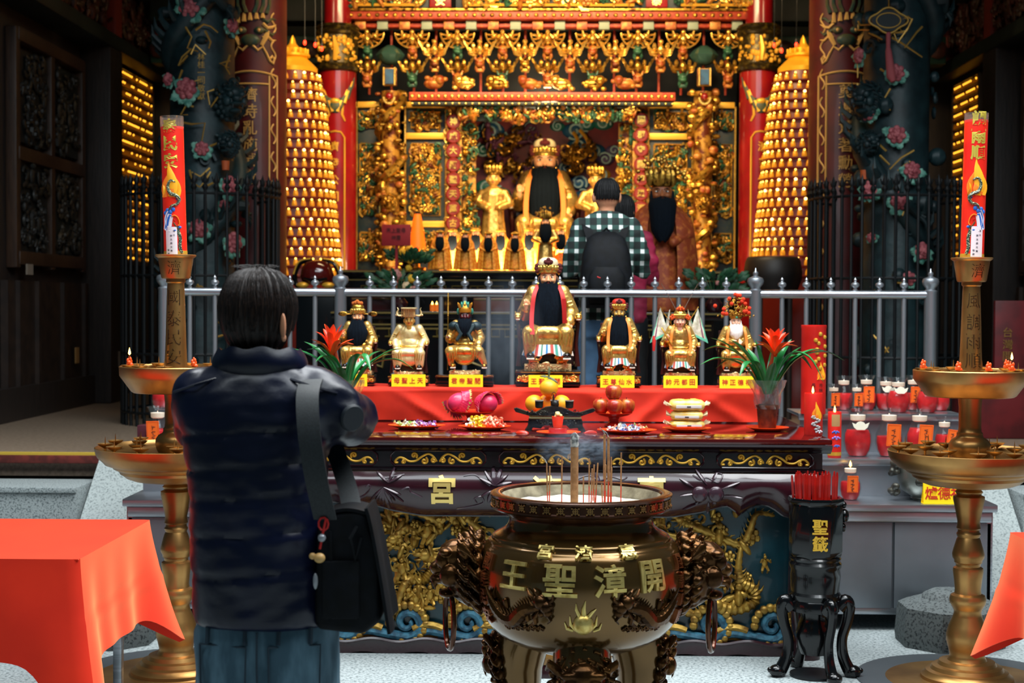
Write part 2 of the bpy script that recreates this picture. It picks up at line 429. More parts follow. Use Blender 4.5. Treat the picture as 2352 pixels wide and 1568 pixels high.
# paper slips
mb = MB(); mb.box((0, 0, 0), (.012, .14, .085)); solo('paper_slip', mb, mat('old_paper', '#7d7366', .8), 'pale paper slip stuck on the rail below the four-panel door', 'paper', (XL + .1, 11.9, 1.84))
mb = MB(); mb.box((0, 0, 0), (.012, .09, .14)); solo('paper_slip', mb, mat('old_paper2', '#8a6a3c', .8), 'small tan paper tag low on the brown wainscot', 'paper', (XL + .09, 13.15, 1.11))
mb = MB(); mb.box((0, 0, 0), (.03, .06, .15)); solo('socket', mb, mat('sk', '#5a4a3a', .6), 'small tan wall socket beside the wainscot pillar', 'wall socket', (XL + .28, 13.85, 1.05))
# stone ramps flanking the stair
def ramp(name, xa, xb, lab):
    mb = MB(); y0, y1, zt = 8.02, 8.86, FZ + .02
    mb.prism([(y0, 0), (y1, 0), (y1, zt), (y1 - .08, zt), (y0, .05)], xb - xa, 0, Matrix(((0, 0, 1, xa), (1, 0, 0, 0), (0, 1, 0, 0), (0, 0, 0, 1))))
    solo(name, mb, mat('granite_pale', '#98a1a0', .7, 0, c2='#6c7676', ns=90, lo=.5, hi=.66, det=2, bump=.1, bs=90, bdist=.002), lab, 'stone ramp')
ramp('stair_ramp', -2.6, -2.2, 'sloping pale granite balustrade slab rising beyond the large red-clothed table')
ramp('stair_ramp', 2.3, 2.69, 'sloping pale granite balustrade slab rising behind the lamp stand near the octagonal block')
# stone bollard drums
def bollard(x, y, r, h, lab):
    mb = MB(); mb.lathe([(r * 1.0, 0), (r * 1.02, .04), (r, .1), (r * .98, h - .05), (r * .96, h - .02), (r * .8, h), (r * .6, h + .012), (r * .3, h + .03), (0, h + .035)], 8, mod=lambda rr, z, a: rr)
    mb.lathe([(r * .55, h), (r * .5, h + .03), (r * .35, h + .05), (0, h + .055)], 24); solo('stone_bollard', mb, mat('granite_dark', '#5c6363', .75, 0, c2='#2d3334', ns=85, lo=.5, hi=.64, det=2, bump=.2, bs=80, bdist=.003), lab, 'stone block', (x, y, 0), .39)
q = P(2195, 1490, 6.9); bollard(q.x, 7.0, .25, .2, 'low octagonal dark granite block on the floor beside the steel cabinet')
q = P(262, 1470, 6.9); bollard(q.x - .02, 6.9, .22, .16, 'low dark granite block half hidden behind the large red-clothed table')
# ------------------------------------------------------------------ main offering table
TY = 6.6; TXC = X(1258, TY); TS = FPX / TY
def tz(py): return Z(py, TY, 1258)
LAC = mat('maroon_lacquer', '#34101a', .22, 0, c2='#280c14', ns=3, coat=.5)
LACD = mat('near_black_lacquer', '#160a0f', .2, 0, coat=.5)
LACT = mat('table_top_reflected_red', '#4a0d0c', .1, 0, c2='#3d0b0b', ns=4, coat=.6)  # maroon lacquer with the red cloth's reflection put into its base colour
WAVEB = mat('wave_blue', '#3a7288', .5, 0, c2='#1d4458', ns=30)
TEAL = mat('teal_panel', '#0d3f4a', .3, 0, c2='#0a2f38', ns=4, coat=.3)
GCARV = mat('antique_gold_carving', '#b08c3c', .42, .6, c2='#6a4a1c', ns=22, lo=.45, hi=.7, bump=.4, bs=60, bdist=.004)
tb = thing('offering_table', 'long maroon lacquer altar table with gold scrolls carrying fruit and sweets', 'table', (TXC, TY, 0))
TW = 1.26; ZT = tz(1006)
def wpx(p): return p / TS
# local coordinates: x from table centre, y from the front edge, z absolute
mb = MB(); mb.box((0, .72, ZT - .012), (2 * TW, 1.44, .024), 0, .008); part('table_top', mb, LACT, tb)
mb = MB()
prof = [(0, ZT - .024), (-.004, ZT - .034), (.008, ZT - .043), (.02, ZT - .055), (.035, ZT - .06), (.04, ZT - .066)]
mb.surf(lambda u, v: (-TW + .0 + 2 * TW * u, prof[min(5, round(v * 5))][0], prof[min(5, round(v * 5))][1]), 1, 5)
mb.box((0, .74, ZT - .045), (2 * TW - .04, 1.36, .04))
part('edge_moulding', mb, LACD, tb)
zf0, zf1 = tz(1077), tz(1034)
mb = MB(); mb.box((0, .74, (zf0 + zf1) / 2), (2 * TW - .07, 1.38, zf1 - zf0)); 
mb.box((0, .74, tz(1081)), (2 * TW - .05, 1.41, .016), 0, .004)
fr = part('frieze', mb, LACD, tb)
for k in range(5):
    cx = (k - 2) * wpx(252); w = wpx(208); mb = MB(); zc = tz(1056)
    y = .044
    for sx in (-1, 1):
        a = w / 2
        def q(pts, r=.0052): mb.tube([(cx + sx * x, y, zc + z) for x, z in pts], r, 6, 0, rnd=True)
        q(smooth_pts([(0.012, .0, 0), (.03, .018, 0), (.06, .012, 0), (.085, -.008, 0), (.115, -.016, 0), (.145, -.004, 0), (.172, .006, 0), (.19, -.008, 0), (.182, -.02, 0)], 4) if 0 else [(p.x, p.y) for p in smooth_pts([(.008, -.012, 0), (.022, .008, 0), (.045, .02, 0), (.075, .006, 0), (.1, -.012, 0), (.13, -.014, 0), (.155, .0, 0), (.175, .002, 0), (.19, -.01, 0), (.192, -.02, 0), (.182, -.02, 0)], 4)])
        q(scroll(.062, -.012, .016, 1.1, 2.2, 1, 12)); q(scroll(.108, .012, .015, 1.1, -2.5, -1, 12)); q(scroll(.157, -.016, .011, 1.0, 1.5, 1, 10)); q(scroll(.02, -.01, .012, 1., 1.5, -1, 10))
    part('gold_scroll', mb, GOLDP, fr)
    mb = MB(); a, b = w / 2 + .012, .034
    oc = [(-a + .02, -b), (a - .02, -b), (a, -b + .02), (a, b - .02), (a - .02, b), (-a + .02, b), (-a, b - .02), (-a, -b + .02), (-a + .02, -b)]
    mb.tube([(cx + x, .037, zc + z) for x, z in oc], .0035, 5); part('panel_bead', mb, LAC, fr)
# convex apron with ogee lower edge
edge = [(0, 1192), (290, 1192), (360, 1180), (418, 1164), (436, 1176), (444, 1190), (462, 1174), (490, 1160), (520, 1166), (552, 1190), (640, 1196)]
za = tz(1086)
def apron(u, v):
    x = (2 * u - 1) * (TW - .06); pe = lerp_tab(edge, abs(x) * TS)[0]; zb = tz(pe)
    return (x, .045 - .075 * sin(pi * min(1, .12 + .88 * v)) ** .8 - .0 + .03 * v, za + (zb - za) * v)
mb = MB(); mb.surf(apron, 120, 12, 0, -.03); ap = part('apron', mb, LAC, tb)
def onap(x, z):
    pe = lerp_tab(edge, abs(x) * TS)[0]; zb = tz(pe); v = min(1, max(0, (za - z) / (za - zb)))
    return .045 - .075 * sin(pi * min(1, .12 + .88 * v)) ** .8 + .03 * v
mb = MB(); mb.tube([(apron(u / 80, 1)[0], apron(u / 80, 1)[1] - .004, apron(u / 80, 1)[2] + .006) for u in range(81)], .007, 6); part('apron_bead', mb, LACD, tb)
for ch, px in (('宮', 1017), ('濟', 1258), ('惠', 1498)):
    mb = MB(); cx = (px - 1258) / TS; cz = tz(1125)
    mb.text(ch, .13, .012, None, 0, off=.028, fn=lambda x, y, z: (cx + x, onap(cx + x, cz + y) + .001 - z, cz + y)); part('gold_character', mb, mat('gold_leaf', '#f0d07a', .3, .6), ap)
RELF = mat('apron_relief', '#3a2730', .25, .1, coat=.4)
def leaf2(mb, x, z, l, w, a, cx, cz, m=0):
    n = 7; pts = []
    for i in range(n):
        t = i / (n - 1); pts.append((cx + x + cos(a) * l * t, 0, cz + z + sin(a) * l * t))
    rs = [max(.0015, w * sin(pi * (i + .4) / (n + .2))) for i in range(n)]
    mb.tube([(p[0], onap(p[0], p[2]) - .002, p[2]) for p in pts], rs, 6, m, flat=.6)
def motif(px, kind):
    mb = MB(); cx = (px - 1258) / TS; cz = tz(1125)
    def line(pts, r=.004): 
        pp = smooth_pts([(a, b, 0) for a, b in pts], 5); mb.tube([(cx + p.x, onap(cx + p.x, cz + p.y) - .001, cz + p.y) for p in pp], r, 6)
    if kind == 'citron':
        for i in range(9):
            a = -2.7 + i * .24; leaf2(mb, -.02, .01, .09 + .02 * sin(i * 2), .011, a + .35, cx, cz)
        for a in (1.2, .5, 2.4): leaf2(mb, .0, .03, .07, .012, a, cx, cz)
        line([(-.19, -.02), (-.15, -.03), (-.12, -.035), (-.08, .0), (-.085, .02), (-.1, .01)]); line([(.06, -.0), (.09, .01), (.1, -.01), (.12, -.02), (.15, -.035)]); line([(-.01, .05), (.04, .06), (.07, .065)])
    elif kind == 'peony':
        for i in range(6): leaf2(mb, .02, .02, .075, .014, .2 + i * .5, cx, cz)
        for a in (-1.9, -1.3, -2.6): leaf2(mb, .01, .0, .06, .012, a, cx, cz)
        line([(-.15, -.09), (-.1, -.08), (-.06, -.07), (-.03, -.055), (-.04, -.03), (-.07, -.04), (-.06, -.06)]); line([(-.12, .06), (-.07, .065), (-.03, .04), (0, .02)])
    elif kind == 'pomegranate':
        for sx in (-.032, .04):
            mb.ell((cx + sx, onap(cx + sx, cz - .015) - .004, cz - .012), (.036, .018, .036), 14, 10); leaf2(mb, sx, -.045, .025, .01, -2.0 + sx * 8, cx, cz)
        for x, z, l, a in ((-.06, .02, .07, 2.6), (-.05, -.01, .07, 3.3), (.06, .01, .09, .35), (.07, -.02, .09, -.1), (.0, .03, .08, 2.2), (-.02, -.05, .09, -2.7), (.01, -.05, .06, -1.5), (.02, .04, .05, 1.0)): leaf2(mb, x, z, l, .011, a, cx, cz)
        line([(-.06, .07), (-.03, .05), (.0, .06), (.05, .04), (.07, .07), (.05, .08)])
    else:
        line([(-.1, .05), (-.05, .065), (0, .045), (.05, .06), (.1, .05), (.12, .06)]); line([(-.1, .05), (-.12, .06), (-.11, .07)])
        for i in range(7): leaf2(mb, 0, 0, .08, .012, i * .9, cx, cz)
    part('carved_flower', mb, RELF, ap)
for px, k in ((893, 'citron'), (1128, 'peony'), (1380, 'lotus'), (1625, 'pomegranate')): motif(px, k)
# recessed carved panel
PY = .16
zp0, zp1 = tz(1482), tz(1160)
mb = MB(); mb.box((0, PY + .4, (zp0 + zp1) / 2), (2 * TW - .2, .8, zp1 - zp0 + .2)); pn = part('carved_panel', mb, TEAL, tb)
rt = random.Random(11)
def dragon(mb, pts, r0, m=0, y=PY - .02, head=True, flame=True, sc=1., rr=None):
    pp = smooth_pts([(x, y + (-.02 * sin(i * 1.3)), z) for i, (x, z) in enumerate(pts)], 7); N = len(pp)
    rs = [r0 * (.25 + .75 * sin(min(1, .12 + i / N * 1.05) * pi * .62)) for i in range(N)]
    rs2 = [r * (1 + .13 * ((i % 2) * 2 - 1)) for i, r in enumerate(rs)]
    mb.tube(pp, rs2, 9, m, rnd=True)
    for i in range(1, N - 2, 2):
        t = (pp[i + 1] - pp[i - 1]).normalized(); nn = Vector((t.z, 0, -t.x)); nn = -nn if nn.z < 0 else nn
        mb.tube([pp[i] + nn * rs[i] * .7, pp[i] + nn * rs[i] * 1.35 - t * rs[i] * .2, pp[i] + nn * rs[i] * 1.9 - t * rs[i] * .9], [rs[i] * .3, rs[i] * .2, .001], 5, m)
    if head:
        h = pp[-1]; d = (pp[-1] - pp[-4]).normalized(); s = r0 * sc; up = Vector((-d.z, 0, d.x)); up = -up if up.z < 0 else up
        F = Vector((0, -1, 0))
        def at(a, b, c): return h + d * a * s + up * b * s + F * c * s
        mb.ell(at(.3, .2, .3), (s * 1.15, s * 1.0, s * .95), 10, 8, m); mb.ell(at(1.5, .15, .4), (s * .9, s * .75, s * .5), 10, 7, m)
        mb.ell(at(1.2, -.75, .3), (s * .8, s * .6, s * .28), 9, 6, m); mb.ell(at(2.2, .4, .5), s * .33, 7, 5, m)
        for q in (-.35, .45): mb.ell(at(.6 + q, .95, .7), s * .28, 7, 5, m)
        for k in range(3): mb.tube([at(-.2 - .2 * k, .7, .2), at(-1 - .3 * k, 1.5 - .6 * k, .1), at(-2 - .2 * k, 1.9 - 1.0 * k, .0), at(-2.6, 2.4 - 1.3 * k, 0)], [s * .3, s * .26, s * .15, .001], 6, m)
        for k in range(6):
            a = 2.0 + k * .5; mb.tube([at(0, 0, .1), at(cos(a) * 1.4, sin(a) * 1.4, .1), at(cos(a + .35) * 2.4, sin(a + .35) * 2.2, 0)], [s * .4, s * .28, .001], 5, m)
        for k in (-1, 1): mb.tube([at(2.1, .1, .5), at(2.9, .6 + k * .5, .6), at(3.3, .3 + k * 1.2, .4), at(2.8, .2 + k * 1.7, .4)], [s * .13, s * .11, s * .08, .001], 5, m)
    return mb
mb = MB()
ct = tz(1320)
def pz(px, py): return ((px - 1258) / TS, tz(py))
DR = [([(885, 1195), (930, 1185), (985, 1200), (1010, 1225), (975, 1240), (930, 1225), (900, 1250)], .022), ([(905, 1440), (915, 1380), (935, 1345), (965, 1350), (985, 1330), (1000, 1300), (975, 1290)], .026),
      ([(1120, 1250), (1090, 1215), (1060, 1195), (1035, 1190), (1055, 1230), (1085, 1260)], .022),
      ([(1790, 1190), (1750, 1185), (1735, 1225), (1715, 1260), (1660, 1240), (1600, 1215), (1570, 1200)], .02),
      ([(1715, 1265), (1708, 1310), (1715, 1345), (1745, 1365), (1745, 1395), (1700, 1410), (1660, 1400)], .027),
      ([(1500, 1230), (1560, 1240), (1610, 1260), (1650, 1245)], .02),
      ([(760, 1240), (800, 1290), (770, 1340), (810, 1390), (860, 1400)], .026), ([(1480, 1420), (1540, 1400), (1600, 1420), (1650, 1440)], .02), ([(1150, 1420), (1200, 1300), (1300, 1330), (1400, 1290)], .026)]
for pts, r in DR: dragon(mb, [pz(*p) for p in pts], r * 1.0)
# riding figures and fish between the dragons
def figurine(mb, px, py, h, m=0, y=PY - .03):
    x, z = pz(px, py); s = h
    mb.ell((x, y, z), (s * .2, s * .16, s * .33), 9, 7, m); mb.ell((x, y - .01, z + s * .4), s * .12, 8, 6, m); mb.ell((x, y, z + s * .52), (s * .08, s * .08, s * .09), 7, 5, m)
    for k in (-1, 1):
        mb.tube([(x + k * s * .15, y - .01, z + s * .22), (x + k * s * .32, y - .03, z + s * .12), (x + k * s * .28, y - .04, z + s * .3)], [s * .08, s * .07, s * .04], 6, m, rnd=True)
        mb.tube([(x + k * s * .1, y, z - s * .2), (x + k * s * .2, y - .02, z - s * .45), (x + k * s * .16, y, z - s * .65)], [s * .11, s * .09, s * .05], 6, m, rnd=True)
for px, py, h in ((978, 1235, .11), (965, 1285, .09), (918, 1320, .1), (1010, 1350, .1), (950, 1390, .1), (985, 1380, .09), (1590, 1270, .09), (1530, 1290, .1), (1685, 1340, .09), (1770, 1300, .07), (830, 1330, .1)): figurine(mb, px, py, h)
def inside(x, z): return True
T = Matrix.Translation((-.62, PY, ct + .05)); carve(mb, .62, .46, 110, rt, .045, .07, (0,), T)
T = Matrix.Translation((.62, PY, ct + .05)); carve(mb, .62, .46, 80, rt, .04, .07, (0,), T)
T = Matrix.Translation((0, PY, ct + .05)); carve(mb, .6, .46, 60, rt, .04, .07, (0,), T)
part('dragon_carving', mb, GCARV, pn)
mb = MB(); zw = tz(1452)
for k in range(8):
    cx = (k - 3.5) * .275 + .06
    pts = [(cx + .02 - (1 - t / 12) * .27, zw - .045 + .02 * sin(t / 12 * 6)) for t in range(8)]
    sp = scroll(cx, zw + .012, .066, 1.35, -pi / 2, 1, 22)
    full = pts[:5] + sp
    mb.tube([(x, PY - .035, z) for x, z in full], [.02] * 5 + [.024 * (1 - .6 * i / 23) for i in range(23)], 8, 1)
    mb.tube([(x, PY - .04, z + .03) for x, z in pts[:7]], .017, 6, 0)
    mb.tube([(x, PY - .03, z - .022) for x, z in pts[:6]], .01, 6, 0)
    for i in range(15):
        a = -pi / 2 - .3 + i * .36; mb.ell((cx + cos(a) * .082, PY - .04, zw + .012 + sin(a) * .082), (.021, .02, .021), 7, 5, 0)
    mb.ell((cx - .13, PY - .015, zw - .06), (.08, .02, .035), 12, 6, 1)
part('wave_carving', mb, [GCARV, WAVEB], pn)
mb = MB()
def brail(u, v):
    x = (2 * u - 1) * (TW - .1); return (x, .1, tz(1484 + 4 * sin(x * 26)) + (tz(1514 + 3 * sin(x * 26 + 1)) - tz(1484 + 4 * sin(x * 26))) * v)
mb.surf(brail, 130, 2, 0, -.06); mb.tube([(brail(i / 130, 0)[0], .095, brail(i / 130, 0)[2]) for i in range(131)], .009, 6)
part('bottom_rail', mb, LAC, tb)
mb = MB(); mb.box((0, .7, tz(1512) / 2 - .005), (2 * TW - .16, 1.2, tz(1512) - .0)); part('base', mb, BLACKM, tb)
for sx in (-1, 1):
    mb = MB(); mb.tube([(sx * (TW - .1), .1, za - .02), (sx * (TW - .07), .07, za - .14), (sx * (TW - .12), .1, .55), (sx * (TW - .13), .11, .3), (sx * (TW - .09), .08, .05), (sx * (TW - .09), .08, 0)], [.075, .075, .05, .045, .06, .06], 10); part('leg', mb, LAC, tb)
    mb = MB(); mb.box((sx * (TW - .12), .75, za - .35), (.03, 1.1, .75)); part('side_panel', mb, LAC, tb)

# red cloth over the statue step
SY = 7.54; SXC = X(1258, SY); SW = 487 / (FPX / SY); SZ = Z(893, SY, 1258)
rc = random.Random(5)
def drape(x, z):   # wrinkles of the front face
    f = noise.noise(Vector((x * 2.6 + z * 3, z * 2.2, 1.7))) * .02 + noise.noise(Vector((x * 6, z * 9 + x * 2, 4.2))) * .008
    for cx, a, w in ((-.25, 1.4, .05), (.33, -1.2, .05), (.72, 1.8, .06), (-.62, -1.6, .04), (.52, 1.1, .04), (.9, -1.5, .05)):
        d = (x - cx) - a * (z - .06); f += .017 * math.exp(-(d / w) ** 2) * min(1, (SZ - ZT - z) * 9)
    return f
H = SZ - ZT - .004
path = [(0.0, 0.0), (0.0, H * .2), (0.0, H * .4), (0.0, H * .6), (0.0, H * .8), (0.0, H * .93), (.006, H * .985), (.02, H), (.06, H), (.2, H), (.42, H)]
def stepcloth(u, v):
    k = v * 10; i = min(9, int(k)); t = k - i; y = path[i][0] + (path[i + 1][0] - path[i][0]) * t; z = path[i][1] + (path[i + 1][1] - path[i][1]) * t
    x = (2 * u - 1) * SW
    d = drape(x, z) * (1 if y < .03 else .0); lift = .006 * noise.noise(Vector((x * 7, y * 9, 2))) if y > .03 else 0
    return (x, y - max(-.012, d) * (1 - max(0, (z - H * .9) / (H * .1)) * .6), z + lift * min(1, y * 8) - .0)
mb = MB(); mb.surf(stepcloth, 110, 30, 0, .004)
for sx in (-1, 1):
    mb.box((sx * (SW - .003), .22, H / 2), (.006, .42, H - .004))
solo('step_cloth', mb, RCLOTH, 'wrinkled red cloth over the step carrying the row of seated statues', 'cloth', (SXC, SY, ZT + .003))
mb = MB(); mb.box((0, .24, (H - .014) / 2), (2 * SW - .03, .36, H - .02)); solo('display_step', mb, BLACKM, 'black wooden step hidden under the red cloth on the altar table', 'stand', (SXC, SY, ZT + .002))
# ------------------------------------------------------------------ stepped steel shelves beside the table
def shelf(x0, x1, lab, seams):
    t = thing('steel_shelf', lab, 'shelf', ((x0 + x1) / 2, 7.25, 0)); w = x1 - x0
    tiers = [(.0, .62), (.30, .81), (.60, 1.015)]
    for i, (y, z) in enumerate(tiers):
        mb = MB(); mb.box((0, y + .17, z - .008), (w + .03, .36, .016), 0, .003); mb.box((0, y - .012, z - .018), (w + .03, .02, .036), 0, .006)
        if i == 0: mb.box((0, y + .0, z - .062), (w - .02, .025, .05), 0, .005)
        part('shelf_board', mb, STEEL, t)
        if i < 2: mb = MB(); mb.box((0, y + .315, (z + tiers[i + 1][1]) / 2 - .02), (w, .012, tiers[i + 1][1] - z - .03)); part('riser_panel', mb, STEELD, t)
    mb = MB(); mb.box((0, .33, .33), (w - .05, .6, .49)); part('cabinet_body', mb, STEELD, t)
    for a, b in seams:
        mb = MB(); mb.box(((a + b) / 2 - (x0 + x1) / 2, .015, .32), (b - a - .012, .02, .42), 0, .004); part('cabinet_door', mb, STEELD, t)
    mb = MB(); mb.box((0, .02, .095), (w - .02, .03, .03), 0, .004); part('bottom_rail', mb, STEEL, t)
    for sx in (-1, 1):
        mb = MB(); mb.box((sx * (w / 2 - .015), .02, .3), (.03, .03, .6), 0, .004); part('corner_post', mb, STEEL, t)
        mb = MB(); mb.box((sx * (w / 2 - .04), .3, .04), (.04, .4, .08)); part('foot', mb, BLACKM, t)
    return t
shelf(1.37, 2.2, 'stepped steel shelf holding rows of red glass oil lamps beside the fortune stick holder', [(1.37, 1.72), (1.72, 2.2)])
shelf(-2.02, -1.3, 'stepped steel shelf behind the praying man beside the sloping granite slab', [(-2.02, -1.66), (-1.66, -1.3)])

# glass jars of red wax
GLASS = mat('clear_glass', '#3a4242', .03, 0, alpha=.13, spec=1., coat=1.)
GEL = mat('red_wax', '#ee1a20', .3, 0, c2='#d01018', ns=20, coat=.3)
WAXL = mat('pale_wax', '#f2e6d4', .4, emit='#ffcf9a', es=.25)
TAG = mat('orange_paper', '#ff6a14', .7, 0)
INK = mat('ink', '#141012', .7)
INGOT = mat('cream_badge', '#f4efd8', .4)
FLAME = mat('flame', '#ffd890', .5, emit='#ffb648', es=14.)
def jar_prof(w, h):
    r = w / 2; return [(r * .62, 0), (r * .7, h * .02), (r * .9, h * .14), (r, h * .3), (r * .96, h * .46), (r * .8, h * .6), (r * .62, h * .7), (r * .58, h * .76), (r * .62, h * .86), (r * .76, h * .95), (r * .82, h)]
def jar(px, base, ry, w, h, fill, label, badge, chars='', lit=False, tilt=0):
    loc = P(px, 900, ry); loc = (loc.x, ry, base)
    t = thing('oil_lamp_jar', label, 'glass candle jar', loc, 0, 'red glass oil lamps on the steel shelves')
    pr = jar_prof(w, h)
    dia = lambda r, z, a: r * (1 + (.035 * max(0, abs(sin(a * 8 + z / h * 14)) + abs(sin(a * 8 - z / h * 14)) - 1) if .05 * h < z < .6 * h else (.05 * sin(a * 12) if z > .96 * h else 0)))
    inn = [(max(.002, r - .0035), z) for r, z in reversed(pr)]; inn[-1] = (inn[-1][0], .006)
    mb = MB(); mb.lathe(pr + inn, 48, mod=dia, caps=False)
    mb.add([(0, 0, 0)], []); part('glass', mb, GLASS, t)
    mb = MB(); g = [(r * .93 - .003, z) for r, z in pr if .0 < z < fill * h]; rf = lerp_tab([(z, r) for r, z in pr], fill * h)[0]
    mb.lathe([(0, .008), (pr[0][0] * .85, .008)] + g + [(rf * .92 - .003, fill * h), (0, fill * h)], 32, mod=lambda r, z, a: dia(r, z, a), caps=False); part('red_wax', mb, GEL, t)
    mb = MB(); mb.lathe([(w * .2, h * .74), (w * .26, h * .76), (w * .27, h * .86), (0, h * .87)], 18); mb.tube([(0, 0, h * .86), (0, 0, h * .9)], .003, 5); part('float_candle', mb, WAXL, t)
    if lit: mb = MB(); mb.lathe([(.001, h * .9), (.007, h * .94), (.005, h * 1.0), (0, h * 1.08)], 8); part('flame', mb, FLAME, t)
    if badge == 'tag':
        mb = MB(); tw = w * .5; th = h * .46; zc = h * .52; yy = -w * .5 - .006
        mb.box((0, yy, 0), (tw, .0015, th)); mb.add(*[x for x in ([(-tw * .4, yy - .0012, -th * .45), (tw * .4, yy - .0012, -th * .45), (tw * .4, yy - .0012, th * .45), (-tw * .4, yy - .0012, th * .45)], [])])
        for a in (-1, 1): mb.box((a * tw * .43, yy - .001, 0), (.0012, .001, th * .9), 2); mb.box((0, yy - .001, a * th * .45), (tw * .86, .001, .0012), 2)
        for k in range(3): mb.tube([(tw * .22 * sin(i * 2.1 + k * 2 + px) * (.5 + .5 * sin(i)), yy - .0012, th * (.28 - .26 * k - .03 * i)) for i in range(8)], .0012, 4, 1)
        q = part('paper_tag', mb, [TAG, INK, mat('tag_line', '#c23c08', .7)], t, (tilt * w * .5, 0, zc - h * .02)); q.rotation_euler = (radians(6), tilt * .25, 0)
        if chars:
            mb = MB(); mb.text(chars, th * .7 / max(2, len(chars)), .0008, Matrix.Translation((0, yy - .0014, 0)) @ Matrix.Rotation(pi / 2, 4, 'X'), 0, vert=True, step=th * .8 / max(2, len(chars)), off=.0); s = part('writing', mb, INK, q)
    elif badge == 'ingot':
        mb = MB(); pl = [(-1, .35), (-.8, -.2), (-.45, -.5), (.45, -.5), (.8, -.2), (1, .35), (.55, .15), (.35, .4), (0, .5), (-.35, .4), (-.55, .15)]
        mb.prism([(x * w * .3, z * w * .3) for x, z in pl], .004, 0, UP(0, -w * .47, h * .66)); part('ingot_badge', mb, INGOT, t)
    return t
Z1, Z2, Z3 = .62, .81, 1.015
jar(1955, Z1, 7.4, .108, .18, .5, 'lit red jar with orange tag alone on the lowest step behind the fortune sticks', 'tag', '', True)
jar(1971, Z2, 7.66, .145, .245, .55, 'tall red jar with white ingot badge and no tag on the middle shelf step', 'ingot')
jar(2043, Z2, 7.66, .14, .245, .42, 'jar half full of red wax with orange tag beside the white-badged middle step jar', 'tag', '', tilt=.1)
jar(2113, Z2, 7.68, .14, .24, .6, 'red jar with orange tag second from the end of the middle shelf step', 'tag', '', tilt=.2)
jar(2170, Z2, 7.70, .105, .2, .55, 'smaller red jar with orange tag at the lamp stand end of middle step', 'tag', '', tilt=.5)
jar(1915, Z3, 7.93, .09, .15, .12, 'nearly empty clear jar with orange tag next to the tall red candle', 'tag', '')
jar(1968, Z3, 7.93, .09, .15, .12, 'nearly empty clear jar with orange tag in front row of top step', 'tag', '')
jar(2063, Z3, 7.93, .125, .185, .62, 'full red jar with cream badge at middle front of the top shelf step', 'ingot')
jar(2130, Z3, 7.93, .12, .18, .62, 'full red jar with cream badge at lamp stand end of the top step front', 'ingot')
jar(1938, Z3, 8.09, .11, .185, .5, 'red jar without a tag behind the nearly empty jars near the candle', 'none')
jar(1990, Z3, 8.09, .115, .19, .5, 'red jar with orange tag behind the second nearly empty jar', 'tag', '')
jar(2035, Z3, 8.09, .12, .18, .5, 'red jar with small cream badge in the back row of the top step', 'ingot')
jar(2097, Z3, 8.09, .105, .19, .5, 'red jar with orange written tag between the two badged jars on top', 'tag', '')
jar(2160, Z3, 8.09, .11, .17, .6, 'red jar with cream badge at the far end of the back row on top', 'ingot')
jar(362, Z2, 7.66, .13, .235, .5, 'red jar with orange tag on the shelf behind the praying man and lamp tray', 'tag', '', tilt=-.1)
jar(372, Z3, 7.95, .115, .18, .6, 'red jar standing highest on the shelf behind the praying man', 'none')
mb = MB(); mb.box((0, 0, .07), (.045, .1, .14), 0, .004); q = P(326, 950, 7.62); solo('plastic_box', mb, mat('murky_plastic', '#5a2c36', .3, 0, trans=.3), 'dull purple plastic box beside the tagged jar behind the praying man', 'box', (q.x, 7.66, Z2))

# red pillar candles at the end of the table
RWAX = mat('red_candle_wax', '#d6231a', .4, 0, c2='#bd1a14', ns=6)
def gold_glyphs(mb, chars, r, z, size, m, a0=-pi / 2, ext=.0015, vert=True, off=.02, tilt=0):
    n = len(chars)
    for i, c in enumerate(chars):
        zc = z - i * size * 1.15
        mb.text(c, size, ext, None, m, off=off, fn=lambda x, y, q: ((r + q) * cos(a0 + (x + tilt * i) / r), (r + q) * sin(a0 + (x + tilt * i) / r), zc + y))
def flame_motif(mb, r, z, s, m, a0=-pi / 2, ext=.0012):
    """a licking flame raised on a cylinder"""
    for k, (dx, h, w, sw) in enumerate(((0, 1., .17, .5), (-.16, .75, .13, -.45), (.17, .7, .12, .4), (.05, .5, .16, -.3), (-.26, .5, .1, .5))):
        pts = []
        for i in range(9):
            t = i / 8; x = (dx * (1 - .4 * t) + .1 * sw * sin(t * 5)) * s; a = a0 + x / r; pts.append(((r) * cos(a), (r) * sin(a), z + t * h * s))
        mb.tube(pts, [max(.0012, w * s * (sin(pi * (.25 + .75 * i / 8)) ** 1.1)) * .85 for i in range(9)], 6, m if k % 2 == 0 else m + 1, flat=.25)
def cloud_motif(mb, r, z, s, m, a0=-pi / 2):
    for dx, dz, q in ((-.5, 0, .3), (-.2, .15, .36), (.2, .12, .34), (.5, 0, .28), (0, -.12, .3)):
        a = a0 + dx * s / r; mb.ell((r * cos(a), r * sin(a), z + dz * s), (q * s * .6, q * s * .35, q * s * .5), 10, 6, m)
GPAINT = mat('label_gold', '#c99a34', .4, .3); YEL = mat('flame_yellow', '#ffb31f', .5); ORG = mat('flame_orange', '#f5811c', .5)
CBLUE = mat('cloud_blue', '#2668c4', .5); CWHT = mat('cloud_white', '#e9e6ee', .5); CPUR = mat('cloud_purple', '#8f73c4', .5); SCALE = mat('dragon_scale_green', '#163a36', .45, 0, c2='#c9cfa0', vor=True, ns=200, lo=.5, hi=.8)
q = P(1868, 900, 7.82); t = thing('pillar_candle', 'tall thick red paper-wrapped candle standing behind the end of the table', 'candle', (q.x, 7.82, Z3))
mb = MB(); r = .064; mb.lathe([(r, 0), (r, .445), (r * 1.03, .45), (r * 1.03, .462), (r * .9, .462), (r * .88, .44), (0, .44)], 40); part('candle_body', mb, RWAX, t)
